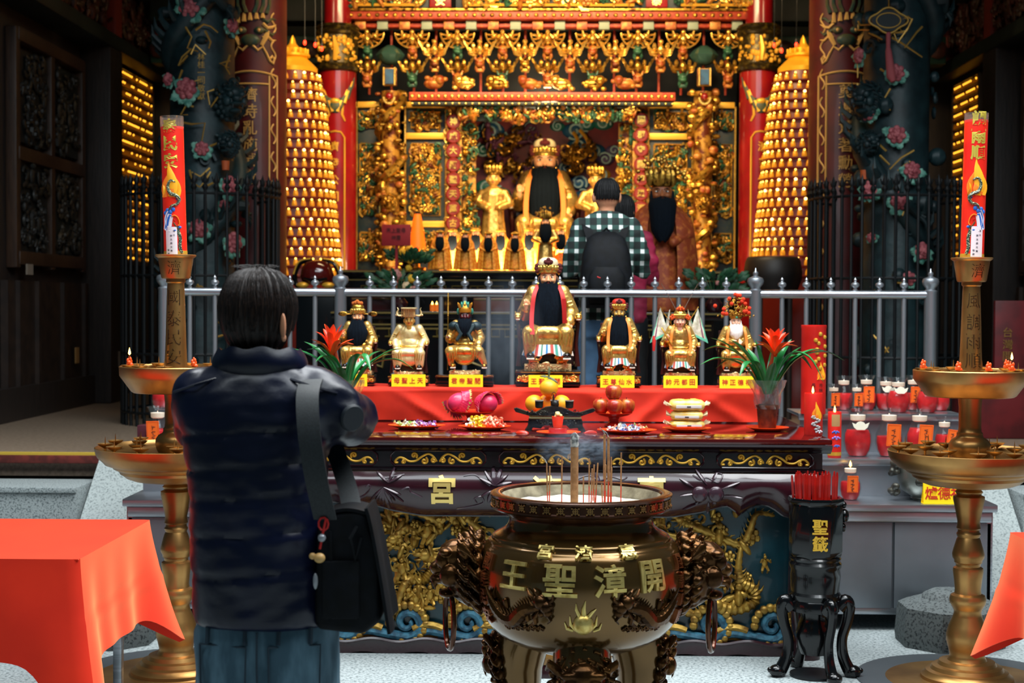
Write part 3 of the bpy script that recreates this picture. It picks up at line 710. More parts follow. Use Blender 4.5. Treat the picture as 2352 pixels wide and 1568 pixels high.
mb = MB(); gold_glyphs(mb, '福壽', r, .36, .075, 0, -pi / 2 + .35, off=.03) if 0 else None
for k in range(12): mb.ell((r * cos(-1.2 + .5 * sin(k * 2)), r * sin(-1.2 + .5 * sin(k * 2)), .24 + .016 * k), (.012, .012, .012), 6, 4, 0)
part('faded_gold_mark', mb, GPAINT, t)
mb = MB(); flame_motif(mb, r, .18, .09, 0, -pi / 2 + .5); part('flame_print', mb, [YEL, ORG], t)
mb = MB(); 
for cx, tx in ((-.02, '長林'), (.02, '市林右')): gold_glyphs(mb, tx, r, .15, .022, 0, -pi / 2 + .15 + cx / r, .0008, off=.0)
part('writing', mb, INK, t)
q = P(1873, 990, 6.84); t = thing('pillar_candle', 'lit red glass candle printed with grey dragon and yellow flame at table end', 'candle', (q.x - .01, 6.84, ZT))
mb = MB(); r = .042; mb.lathe([(r * .95, 0), (r, .006), (r, .19), (r * .97, .193), (r * .9, .193), (r * .9, .168), (0, .166)], 36); part('candle_body', mb, RWAX, t)
mb = MB(); flame_motif(mb, r, .075, .08, 0, -pi / 2 + .2); part('flame_print', mb, [YEL, ORG], t)
mb = MB(); gm = mat('print_grey', '#a9a6a4', .5)
for i in range(14): a = -pi / 2 + .1 + .35 * sin(i * .9); mb.ell((r * cos(a), r * sin(a), .03 + i * .0045), (.009, .006, .006), 7, 5, 0)
cloud_motif(mb, r, .018, .03, 1, -pi / 2 + .5); part('dragon_print', mb, [gm, CWHT], t)
mb = MB(); mb.lathe([(.001, .19), (.006, .2), (.004, .212), (0, .225)], 8, (-.005, -.01, 0)); part('flame', mb, FLAME, t)
q = P(1914, 1000, 7.56); t = thing('pillar_candle', 'small lit red glass candle with blue and purple clouds on the steel shelf', 'candle', (q.x + .01, 7.58, Z2))
mb = MB(); r = .034; mb.lathe([(r * .95, 0), (r, .006), (r, .015), (r, .23), (r * .97, .232), (r * .88, .232), (r * .88, .215), (0, .21)], 32); part('candle_body', mb, RWAX, t)
mb = MB(); mb.lathe([(r * 1.01, .012), (r * 1.015, .012), (r * 1.015, .03), (r * 1.01, .03)], 32, caps=False); part('gold_band', mb, GPAINT, t)
mb = MB(); cloud_motif(mb, r, .13, .03, 0); cloud_motif(mb, r, .10, .035, 1, -pi / 2 + .1); cloud_motif(mb, r, .06, .025, 0, -pi / 2 + .2); part('cloud_motif_print', mb, [CBLUE, CPUR], t)
mb = MB(); mb.lathe([(r * 1.0, .16), (r * 1.02, .17), (r * 1.02, .21), (r, .22)], 20, a0=-2.2, a1=-.9, caps=False); part('cream_patch', mb, mat('print_cream', '#b98f5c', .5), t)
mb = MB(); mb.lathe([(.001, .225), (.006, .235), (.004, .25), (0, .265)], 8); part('flame', mb, FLAME, t)
# small censer and its yellow sign on the lowest step
q = P(2120, 1090, 7.42); t = thing('bronze_censer', 'dull bronze censer with lion-head handle lying low behind the lamp tray', 'censer', (q.x, 7.42, Z1))
BRZD = mat('dull_bronze', '#4b4a42', .45, .6, c2='#33332e', ns=20, bump=.4, bs=50, bdist=.003)
mb = MB(); mb.lathe([(.05, 0), (.06, .02), (.105, .05), (.125, .11), (.12, .17), (.1, .185), (.09, .18), (0, .15)], 36); mb.join(MB().lathe([(.04, 0), (.06, .01), (.05, .03)], 20)); part('bowl', mb, mat('censer_plate', '#7d8078', .35, .7), t)
for sx in (-1, 1):
    mb = MB()
    for k in range(26):
        a = R.random() * 6.28; mb.ell((sx * (.135 + .03 * R.random()), -.03 + .05 * cos(a) * R.random(), .11 + .075 * sin(a)), (.018, .018, .016), 7, 5)
    mb = mb.remesh(.005, 2); part('lion_handle', mb, BRZD, t)
mb = MB(); mb.tube([(-.05, -.125, .1), (0, -.14, .115), (.05, -.125, .1)], [.02, .03, .02], 10, rnd=True); part('front_emblem', mb, BRZD, t)
def card(px, y, z, w, h, chars, lab, cs=None, half=None, deep=.05):
    q = P(px, 900, y); t = thing('name_card', lab, 'sign', (q.x, y, z), 0, None)
    mb = MB(); a = .12
    mb.add([(-w / 2, 0, 0), (w / 2, 0, 0), (w / 2, a * h, h), (-w / 2, a * h, h), (-w / 2, .0015, 0), (w / 2, .0015, 0), (w / 2, a * h + .0015, h), (-w / 2, a * h + .0015, h)], [(0, 1, 2, 3), (7, 6, 5, 4), (0, 3, 7, 4), (1, 5, 6, 2), (3, 2, 6, 7), (0, 4, 5, 1)])
    mb.box((0, deep / 2, .001), (w, deep, .0015))
    mb.add([(-w / 2, a * h + .001, h), (w / 2, a * h + .001, h), (w / 2, deep, .001), (-w / 2, deep, .001)], [(0, 1, 2, 3)])
    part('card', mb, mat('yellow_card', '#ffd800', .6), t)
    mb = MB(); cs = cs or h * .52; mb.text(chars, cs, .0008, Matrix.Translation((0, a * h * .5 - .0012, h * .5)) @ Matrix.Rotation(pi / 2 - atan(a), 4, 'X'), 0, off=.012, step=w * .92 / max(len(chars), 2)); part('writing', mb, mat('card_red', '#c2200c', .6), t)
    return t
card(2172, 7.248, Z1 + .001, .2, .105, '爐德福', 'yellow card with red characters folded on the steel shelf edge', .062)
# ------------------------------------------------------------------ large bronze incense burner
BY = 4.6; BS = FPX / BY; bx = X(1337, BY)
BRZ = mat('polished_bronze', '#75562c', .2, .8, c2='#5c4220', ns=3, lo=.3, hi=.7, coat=.4)
BRZR = mat('rim_bronze', '#54301a', .24, .75, c2='#3a2012', ns=8, coat=.3)
BRZL = mat('lion_bronze', '#5a3a1a', .3, .85, c2='#2c1a0c', ns=9, lo=.4, hi=.7, bump=.35, bs=55, bdist=.004)
BGOLD = mat('worn_gold_relief', '#e2c878', .34, .75, c2='#a8843a', ns=35, lo=.5, hi=.75, bump=.3, bs=90, bdist=.002)
ASH = mat('ash', '#cfcabb', .95, 0, c2='#a59f8e', ns=40, bump=.5, bs=60, bdist=.006)
def bz(py): return Z(py, BY, 1337)
bt = thing('incense_burner', 'large three-legged bronze incense burner with gold characters and lion handles before the table', 'incense burner', (bx, BY, 0))
body = [(0, 1496), (62, 1493), (122, 1481), (170, 1462), (197, 1443), (213, 1424), (223, 1404), (231, 1380), (236, 1355), (239, 1330), (239.5, 1306), (236, 1282), (229, 1260), (222, 1246), (218, 1243), (216, 1240), (212, 1236), (206, 1233), (205, 1229), (203, 1226), (196, 1222), (188, 1218), (178, 1212), (170, 1204), (166, 1195), (164, 1184), (165, 1174), (172, 1168), (190, 1165)]
bp = [(r / BS, bz(y)) for r, y in body]
mb = MB(); mb.lathe(bp, 96, caps=False); part('bowl', mb, BRZ, bt)
zr0, zr1 = bz(1164), bz(1131); R0 = 207 / BS
mb = MB(); mb.lathe([(190 / BS, zr0), (R0 - .004, zr0 - .001), (R0 + .002, zr0 + .004), (R0 + .002, zr0 + .009), (R0 - .004, zr0 + .012), (R0 - .004, zr1 - .01), (R0 + .002, zr1 - .006), (R0 + .003, zr1), (R0 - .006, zr1 + .004), (R0 - .028, zr1 + .003), (R0 - .032, zr1 - .004), (R0 - .045, zr1 - .06), (R0 - .08, zr0 - .05)], 96, caps=False)
rim = part('rim', mb, BRZR, bt)
mb = MB()
for k in range(40):
    a = 2 * pi * k / 40 + .07
    T = Matrix.Rotation(a, 4, 'Z') @ Matrix.Translation((R0 - .004, 0, (zr0 + zr1) / 2 + .001)) @ Matrix.Rotation(pi / 2, 4, 'Z') @ Matrix.Rotation(pi / 2, 4, 'X')
    for x, y, w, h in ((0, 0, .018, .0025), (0, .006, .014, .0022), (0, -.006, .016, .0022), (0, 0, .0025, .021), (-.006, .0, .0022, .015), (.006, 0, .0022, .015)): mb.add(*(lambda q: (q.v, q.f))(MB().box((x, y, .001), (w, h, .004))), 0, T)
    for x in (-.01, .01):
        for y in (-.009, .009): mb.ell((x, y, .001), (.0032, .0032, .003), 6, 4, 0, None, T)
part('rim_emblem', mb, mat('emblem_bronze', '#a8804c', .3, .8), rim)
mb = MB(); za_ = zr1 - .03
mb.surf(lambda u, v: ((R0 - .05) * v * cos(2 * pi * u), (R0 - .05) * v * sin(2 * pi * u), za_ - .012 + .01 * noise.noise(Vector((v * 8 * cos(2 * pi * u), v * 8 * sin(2 * pi * u), 3))) + (v ** 6) * .006), 48, 14, 0, 0, True); part('ash', mb, ASH, bt)
mb = MB(); mb.lathe([(R0 - .033, zr1 - .004), (R0 - .046, zr1 - .045)], 64, caps=False); part('ash_lining', mb, mat('ashy_inner_wall', '#a49a80', .85, 0, c2='#6d6450', ns=14, bump=.3, bs=40), bt)
zt_ = sorted((z, r) for r, z in bp)
def rz(z): return lerp_tab(zt_, z)[0]
def onbowl(px, py, ext_s=1.0):
    """raised decoration: local (x,y,z) -> point on the bowl around pixel (px,py)"""
    cz = bz(py); r0 = rz(cz); a0 = math.asin(max(-.98, min(.98, (px - 1337) / BS / r0)))
    dz = .004; sl = (rz(cz + dz) - rz(cz - dz)) / (2 * dz); k = 1 / sqrt(1 + sl * sl)
    def f(x, y, q):
        z = cz + y * max(k, .45); r = rz(z); a = a0 + x / max(r0, .05)
        nr, nz = k, -sl * k
        rr = r + q * nr
        return (rr * sin(a), -rr * cos(a), z + q * nz)
    return f
mb = MB()
for ch, px, py, s in (('王', 1187, 1289, .088), ('聖', 1287, 1292, .098), ('漳', 1393, 1292, .092), ('開', 1488, 1289, .09)): part('raised_character', MB().text(ch, s * 1.02, .011, None, 0, off=.02, fn=onbowl(px, py)), BGOLD, bt.children[0])
bodyo = bt.children[0]
for ch, px, py in (('宮', 1256, 1238), ('濟', 1338, 1238), ('惠', 1432, 1238)): part('shoulder_character', MB().text(ch, .052, .012, None, 0, off=.02, fn=onbowl(px, py)), BGOLD, bodyo)
for ch, px, py in (('國', 1131, 1272), ('泰', 1119, 1311), ('民', 1119, 1351), ('安', 1130, 1390), ('風', 1549, 1272), ('調', 1560, 1311), ('雨', 1560, 1351), ('順', 1549, 1393)): part('side_character', MB().text(ch, .05, .01, None, 0, off=.02, fn=onbowl(px, py)), mat('copper_relief', '#9a5a34', .32, .85, bump=.2, bs=80, bdist=.002), bodyo)
def bdragon(sx):
    mb = MB(); cx = 1337
    f = onbowl(1337, 1365)
    def pt(px, py, q=.004): return Vector(onbowl(1337 + sx * (px - 1337), py)(0, 0, q))
    pts = [(1134, 1340), (1142, 1355), (1155, 1372), (1172, 1384), (1190, 1384), (1202, 1370), (1212, 1358), (1226, 1352), (1240, 1350)]
    pp = [pt(p.x, p.y, .007) for p in smooth_pts([(a, b, 0) for a, b in pts], 5)]; N = len(pp)
    mb.tube(pp, [.006 + .015 * sin(pi * min(1, i / N * .8 + .05)) + .0015 * (i % 2) for i in range(N)], 8, rnd=True)
    for i in range(2, N - 1, 2):
        p = pp[i]; mb.tube([p + Vector((0, -.004, .008)), p + Vector((-sx * .006, -.01, .022)), p + Vector((-sx * .014, -.008, .034))], [.006, .004, .001], 5)
    hx = [(1246, 1338, .022), (1258, 1348, .02), (1262, 1358, .016), (1236, 1335, .014), (1250, 1328, .01), (1268, 1345, .011), (1248, 1362, .012)]
    for x, y, r in hx: mb.ell(pt(x, y, .008), r, 9, 7)
    for a in ((1236, 1332, 1225, 1322, 1218, 1312), (1246, 1328, 1238, 1316, 1232, 1311), (1266, 1338, 1274, 1330, 1272, 1318), (1262, 1364, 1270, 1374, 1262, 1384), (1240, 1345, 1228, 1340, 1219, 1334), (1244, 1358, 1236, 1372, 1226, 1380)): mb.tube([pt(a[0], a[1], .01), pt(a[2], a[3], .014), pt(a[4], a[5], .006)], [.007, .005, .002], 6, rnd=True)
    for (x, y) in ((1185, 1396), (1215, 1382), (1170, 1360), (1232, 1386)):
        mb.tube([pt(x, y - 14), pt(x + 3, y), pt(x - 6, y + 6)], [.009, .007, .004], 6, rnd=True)
        for k in (-1, 0, 1): mb.tube([pt(x - 4, y + 5), pt(x - 8 + k * 7, y + 13)], [.004, .001], 5)
    for (x, y) in ((1136, 1334), (1130, 1345), (1143, 1336)): mb.tube([pt(x + 4, y + 10), pt(x, y), pt(x + 2, y - 9)], [.006, .005, .001], 6)
    for (x, y) in ((1200, 1400), (1222, 1398), (1180, 1402), (1243, 1396)):
        for k in range(4): mb.tube([pt(p[0] + x, y + p[1], .004) for p in scroll(k * 5 - 8, (k % 2) * 4, 5, 1, k, 1, 7)], .003, 5)
    part('dragon_relief', mb, BRZL, bodyo)
bdragon(1); bdragon(-1)
mb = MB()
def pt(px, py, q=.004): return Vector(onbowl(px, py)(0, 0, q))
mb.ell(pt(1337, 1383, .006), (.03, .02, .03), 16, 12)
for x0, y0, x1, y1, x2, y2, w in ((1330, 1368, 1322, 1352, 1321, 1338, .006), (1338, 1366, 1337, 1350, 1341, 1332, .008), (1347, 1368, 1355, 1358, 1364, 1350, .006), (1322, 1396, 1310, 1384, 1308, 1366, .006), (1316, 1398, 1302, 1394, 1297, 1380, .005), (1352, 1396, 1364, 1384, 1366, 1366, .006), (1358, 1398, 1371, 1394, 1376, 1382, .005)): mb.tube([pt(x0, y0), pt(x1, y1), pt(x2, y2)], [w, w * .8, .001], 7)
part('flaming_pearl', mb, BGOLD, bodyo)
# lion head handles with rings
def lion(scale, rnd, mane=True):
    """lion mask facing +X, about 0.2 tall at scale 1"""
    mb = MB()
    mb.ell((-.01, 0, 0), (.075, .075, .095), 14, 10); mb.ell((.035, 0, .045), (.05, .055, .045), 12, 8)
    for s in (-1, 1):
        mb.ell((.07, s * .035, .035), .021, 9, 7); mb.ell((.062, s * .037, .06), (.02, .028, .012), 9, 6); mb.ell((.05, s * .05, -.005), (.03, .025, .03), 9, 7); mb.tube([(0, s * .07, .06), (.015, s * .095, .085), (-.01, s * .1, .06)], [.016, .014, .006], 7, rnd=True)
        mb.ell((.095, s * .014, .012), .012, 7, 5)
    mb.ell((.08, 0, .01), (.03, .03, .022), 10, 7); mb.ell((.075, 0, -.02), (.035, .045, .014), 10, 6); mb.ell((.055, 0, -.06), (.03, .04, .014), 10, 6)
    for s in (-1, 1): mb.tube([(.095, s * .03, -.025), (.09, s * .03, -.05)], [.007, .002], 5)
    if mane:
        for k in range(34):
            a = 2 * pi * k / 17 + (k // 17) * .18; rr = (.088, .07)[k // 17]; x = (-.03, .0)[k // 17]
            c = (x, rr * sin(a), rr * 1.15 * cos(a)); mb.ell(c, (.015, .016, .016), 8, 6)
            mb.tube([(c[0] + (.02 - .016 * i / 9) * cos(i * .8) + .008, c[1] + (.024 - .02 * i / 9) * sin(i * .8), c[2] + (.022 - .02 * i / 9) * cos(i * .8)) for i in range(10)], .0065, 5)
    mb.v = [(x * scale, y * scale, z * scale) for x, y, z in mb.v]
    return mb
ln = lion(1.0, R)
lnr = ln.remesh(.0036, 1)
zl = bz(1312)
for s in (-1, 1):
    T = Matrix.Translation((s * .345, -.01, zl)) @ Matrix.Rotation(0 if s > 0 else pi, 4, 'Z') @ Matrix.Scale(1.12, 4)
    q = MB().join(lnr, T); 
    q.tube([(s * .29, 0, zl + .05), (s * .33, 0, zl)], [.07, .06], 12)
    h = part('lion_handle', q, BRZL, bt)
    mb = MB(); cz = zl - .155; pts = [(s * .405 + .012 * sin(a * 2) * 0, .0 + .055 * sin(a), cz + .088 * cos(a)) for a in [2 * pi * i / 32 for i in range(33)]]
    ang = .3 * s; pts = [((p[0] - s * .405) + s * .405 + p[1] * sin(ang), p[1] * cos(ang), p[2]) for p in pts]
    mb.tube(pts, .0085, 8); part('ring', mb, BRZR, h)
# three legs with lion masks
for k in range(3):
    a = -pi / 2 + k * 2 * pi / 3; d = Vector((cos(a), sin(a), 0))
    mb = MB(); P_ = lambda r, z: (d.x * r, d.y * r, z)
    mb.tube([P_(.19, .56), P_(.215, .5), P_(.225, .43), P_(.215, .34), P_(.19, .2), P_(.2, .08), P_(.24, .03), P_(.25, 0)], [.085, .088, .08, .062, .05, .048, .06, .062], 18); 
    lg = part('leg', mb, BRZ, bt)
    q = MB(); T = Matrix.Translation(P_(.262, .45)) @ Matrix.Rotation(a, 4, 'Z') @ Matrix.Rotation(.12, 4, 'Y') @ Matrix.Diagonal((.75, 1.05, 1.05, 1)); q.join(lnr, T); part('lion_mask', q, BRZL, lg)
# incense sticks: each one a thing
STK = mat('incense_brown', '#b5855a', .8, 0, c2='#9a6c45', ns=60); STKR = mat('stick_red', '#d43a1e', .6); ASHG = mat('stick_ash', '#c9c9c4', .9, 0, c2='#55585a', ns=70, lo=.4, hi=.6)
q = P(1319, 1160, BY - .08); mb = MB(); top = Z(1038, BY - .08)
mb.lathe([(.0118, -.03), (.0118, top - za_ + .02)], 16, m=0); rr = random.Random(2)
mb.lathe([(.011, top - za_ + .02), (.0125, top - za_ + .028), (.012, top - za_ + .04), (.0125, top - za_ + .052), (.008, top - za_ + .06), (.003, top - za_ + .064)], 14, m=1, mod=lambda r, z, a: r * (1 + .18 * sin(a * 3 + z * 300)))
solo('incense_stick', mb, [STK, ASHG], 'very thick brown incense stick with a curled grey ash tip in the burner', 'incense stick', (q.x, BY - .08, za_ - .004))
INC = [(1258, 1064, -.05, -.09), (1262, 1070, .02, .02), (1290, 1047, -.02, .01), (1340, 1093, .05, .0), (1353, 1052, .1, .0), (1358, 1075, .06, .08), (1362, 1066, .09, .1), (1368, 1062, .05, .18), (1366, 1098, .02, -.1), (1388, 996, .08, .0), (1398, 1002, .04, -.03), (1402, 1048, .07, .05), (1390, 1066, .02, .03), (1396, 1080, .1, .06), (1404, 1072, .0, .02), (1426, 1038, .06, .01), (1384, 1110, .0, -.15)]
for i, (px, py, dy, lean) in enumerate(INC):
    y = BY + dy; q = P(px, 1150, y); top = Z(py, y); h = top - za_ + .004; lx = lean * h * .3
    mb = MB(); mb.tube([(-lx * .1, 0, -.012), (lx * .3, 0, h * .32)], .0017, 6, 1); mb.tube([(lx * .3, 0, h * .32), (lx, 0, h)], .0024 if i not in (9, 10) else .0042, 7, 0)
    hook = i in (0, 9, 10)
    if hook: mb.tube([(lx, 0, h), (lx - .006, 0, h + .012), (lx - .016, 0, h + .02)], .0016, 5, 2)
    lab = 'thin incense stick with red foot standing in the ash of the big burner'
    if i == 9: lab = 'tall incense stick with hooked ash tip reaching the table edge'
    if i == 10: lab = 'thicker tall incense stick beside the one with the hooked tip'
    if i == 2: lab = 'incense stick standing alone between the paired sticks and the thick one'
    solo('incense_stick', mb, [STK, STKR, ASHG], lab, 'incense stick', (q.x, y, za_ - .004), 0, 'incense sticks in the bronze burner')
# kneeling stool behind the burner
q = P(1276, 1500, 5.45); kn = thing('kneeling_stool', 'low padded kneeling stool with brown glossy top behind the burner', 'stool', (q.x, 5.45, 0))
kw = L(262, 5.45)
mb = MB(); mb.box((0, .1, .3), (kw, .34, .07), 0, .03); part('cushion', mb, mat('tan_vinyl', '#9a6f36', .22, 0, c2='#6f431c', ns=5, coat=.4), kn)
mb = MB(); mb.box((0, .1, .245), (kw - .01, .33, .05), 0, .01); part('frame', mb, LAC, kn)
for sx in (-1, 1):
    for yy in (-.04, .24): mb = MB(); mb.box((sx * (kw / 2 - .03), yy, .11), (.05, .05, .23), 0, .008); part('leg', mb, LAC, kn)
# ------------------------------------------------------------------ tall brass lamp stands with candles
LY = 6.3; LS = FPX / LY
stand_prof = [(0, 1590), (182, 1590), (183, 1584), (178, 1578), (160, 1571), (128, 1563), (112, 1556), (104, 1548), (103, 1541), (96, 1537), (92, 1530), (82, 1527), (78, 1519), (66, 1516), (62, 1508), (44, 1506), (41, 1500), (39, 1494), (42, 1480), (47, 1462), (47, 1448), (42, 1428), (33, 1408), (30, 1396), (33, 1388), (40, 1376), (41, 1366), (38, 1358), (30, 1354), (29, 1345), (31, 1325), (34, 1302), (33, 1296), (27, 1292), (28, 1286), (31, 1283), (31, 1279), (35, 1272), (36, 1264), (33, 1252), (27, 1232), (24, 1226), (26, 1222), (27, 1218), (24, 1213), (24, 1208), (27, 1205), (26, 1200), (25, 1190), (30, 1165), (35, 1140), (35, 1133), (27, 1129), (31, 1122), (26, 1117), (22, 1113), (22, 1108)]
low_tray = [(22, 1108), (70, 1110), (96, 1106), (112, 1100), (122, 1092), (126, 1090), (128, 1084), (141, 1078), (143, 1074), (160, 1068), (164, 1063), (176, 1052), (180, 1044), (182, 1034), (183, 1030), (181, 1029), (178, 1032), (172, 1038), (140, 1041), (40, 1042)]
mid = [(40, 1044), (44, 1036), (47, 1024), (46, 1012), (40, 1003), (31, 998), (29, 994), (29, 988), (26, 985), (25, 975), (25, 930), (27, 908)]
up_tray = [(27, 908), (96, 905), (101, 902), (121, 874), (127, 866), (128, 846), (126, 844), (124, 847), (122, 858), (100, 862), (26, 863)]
stem = [(26, 864), (27, 858), (26, 846), (24, 800), (21, 700), (19.5, 660), (19, 654), (22, 651), (22, 644), (31, 643)]
cup = [(18, 644), (31, 643), (33, 640), (39, 603), (40, 596), (46, 592), (47, 589), (45, 588), (38, 591), (36, 596), (20, 600), (0, 600)]
def lampstand(px, lab, chars, cups_burn, top):
    lx = X(px, LY); t = thing('lamp_stand', lab, 'candle stand', (lx, LY, 0))
    def pr(p): return [(r / LS, max(0, Z(y, LY, 1240))) for r, y in p]
    p0 = pr(stand_prof); p0[0] = (0, .006); p0[1] = (p0[1][0], .006)
    mb = MB(); mb.lathe(p0, 64); part('pedestal', mb, BRASS, t)
    mb = MB(); mb.lathe(pr(low_tray), 80, caps=False); lt = part('lower_tray', mb, BRASS, t)
    mb = MB(); mb.lathe(pr(mid), 48, caps=False); part('middle_stem', mb, BRASS, t)
    mb = MB(); mb.lathe(pr(up_tray), 72, caps=False); ut = part('upper_tray', mb, BRASS, t)
    mb = MB(); mb.lathe(pr(stem), 40, caps=False); st = part('stem', mb, BRASS, t)
    mb = MB(); mb.lathe(pr(cup), 48, caps=False); cp = part('candle_cup', mb, BRASS, t)
    zz = lambda y: Z(y, LY, 1240)
    st_r = sorted((z, r) for r, z in pr(stem)); cu_r = sorted((z, r) for r, z in pr(cup[1:6]))
    mb = MB()
    for ch, y in zip(chars, (686, 734, 778, 822)):
        z0 = zz(y); mb.text(ch, .066, .003, None, 0, off=-.012, fn=lambda x, yy, q: ((lerp_tab(st_r, z0 + yy)[0] + q - .0016) * sin(x / .045), -(lerp_tab(st_r, z0 + yy)[0] + q - .0016) * cos(x / .045), z0 + yy))
    part('engraved_characters', mb, BRASSD, st)
    mb = MB(); z0 = zz(618); mb.text('濟', .058, .003, None, 0, off=-.012, fn=lambda x, yy, q: ((lerp_tab(cu_r, z0 + yy)[0] + q - .0016) * sin(.12 + x / .072), -(lerp_tab(cu_r, z0 + yy)[0] + q - .0016) * cos(.12 + x / .072), z0 + yy)); part('engraved_character', mb, BRASSD, cp)
    cm = MB(); cm.lathe([(.005, 0), (.005, .018), (.008, .02), (.026, .03), (.033, .037), (.034, .039), (.031, .038), (.02, .033), (.003, .032), (.003, .034)], 20, caps=False); cm.tube([(0, 0, .02), (0, 0, .05), (0, 0, .068)], [.003, .0025, .0006], 6)
    cme = cm.mesh('spiked_cup', [BRASS])
    tops = []
    for n, rad, y, par in ((12, 158 / LS, 1041, lt), (6, 98 / LS, 1041, lt), (10, 104 / LS, 862, ut)):
        for k in range(n):
            a = 2 * pi * (k + .5) / n + (.1 if px > 1000 else .0) + (.2 if n == 6 else 0); p = (rad * cos(a), rad * sin(a), zz(y) - .001)
            part('spiked_cup', cme, None, par, p)
            if n == 10: tops.append((p, a))
    return t, lx, tops
def part_mesh_fix(): pass
ta, la, topa = lampstand(404, 'tall brass lamp stand with two trays of spikes beside the man in navy', '國泰民安', 0, 0)
tb2, lb, topb = lampstand(2231, 'tall brass lamp stand with two trays of spikes near the red glass jars', '風調雨順', 0, 0)
WAXO = mat('melted_orange_wax', '#f0591f', .4, 0, coat=.2)
def stub(lx, p, kind, lab):
    mb = MB(); 
    for i in range(7): a = i * 2.4; mb.ell((.006 * cos(a), .006 * sin(a), .006 + .0045 * i), (.011 - .001 * i, .011 - .001 * i, .009), 7, 5)
    if kind == 2: mb.tube([(0, 0, .03), (0, 0, .05)], .002, 5, 1); mb.lathe([(.001, .045), (.006, .053), (.004, .064), (0, .078)], 8, m=2)
    solo('candle_stub', mb, [WAXO, INK, FLAME], lab, 'candle', (lx + p[0], LY + p[1], p[2] + .035))
fr_ = sorted(topb, key=lambda q: q[0][0])
stub(lb, fr_[0][0], 1, 'melted orange candle stub on outermost upper spike of the stand by the jars')
sel = [q for q in topb if q[0][1] < 0]; sel.sort(key=lambda q: q[0][0])
stub(lb, sel[1][0], 1, 'melted orange candle stub on upper tray just before the engraved stem of jar-side stand')
stub(lb, sel[2][0], 1, 'tall lump of orange wax on the front spike right past the engraved stem')
stub(lb, sel[3][0], 2, 'lit orange candle stub on upper tray of the stand by the jars')
selb = [q for q in topb if q[0][1] > 0]; selb.sort(key=lambda q: q[0][0]); stub(lb, selb[-1][0], 1, 'orange candle stub at the back edge of the upper tray by the jars')
sel = sorted(topa, key=lambda q: q[0][0]); stub(la, sel[0][0], 2, 'burning candle stub on outermost spike of the stand by the man in navy')
stub(la, [q for q in topa if q[0][1] < 0 and q[0][0] > 0][0][0], 1, 'small orange wax stub on upper tray just behind the navy jacket shoulder')
# floor discs
for px, lab in ((404, 'flat dark grey floor disc under the lamp stand beside the man in navy'), (2231, 'flat dark grey floor disc under the lamp stand by the jars')):
    mb = MB(); mb.lathe([(.46, 0), (.46, .005), (0, .005)], 72); solo('floor_disc', mb, mat('disc_grey', '#4d5357', .45, .2), lab, 'floor plate', (X(px, LY), LY, .0006))
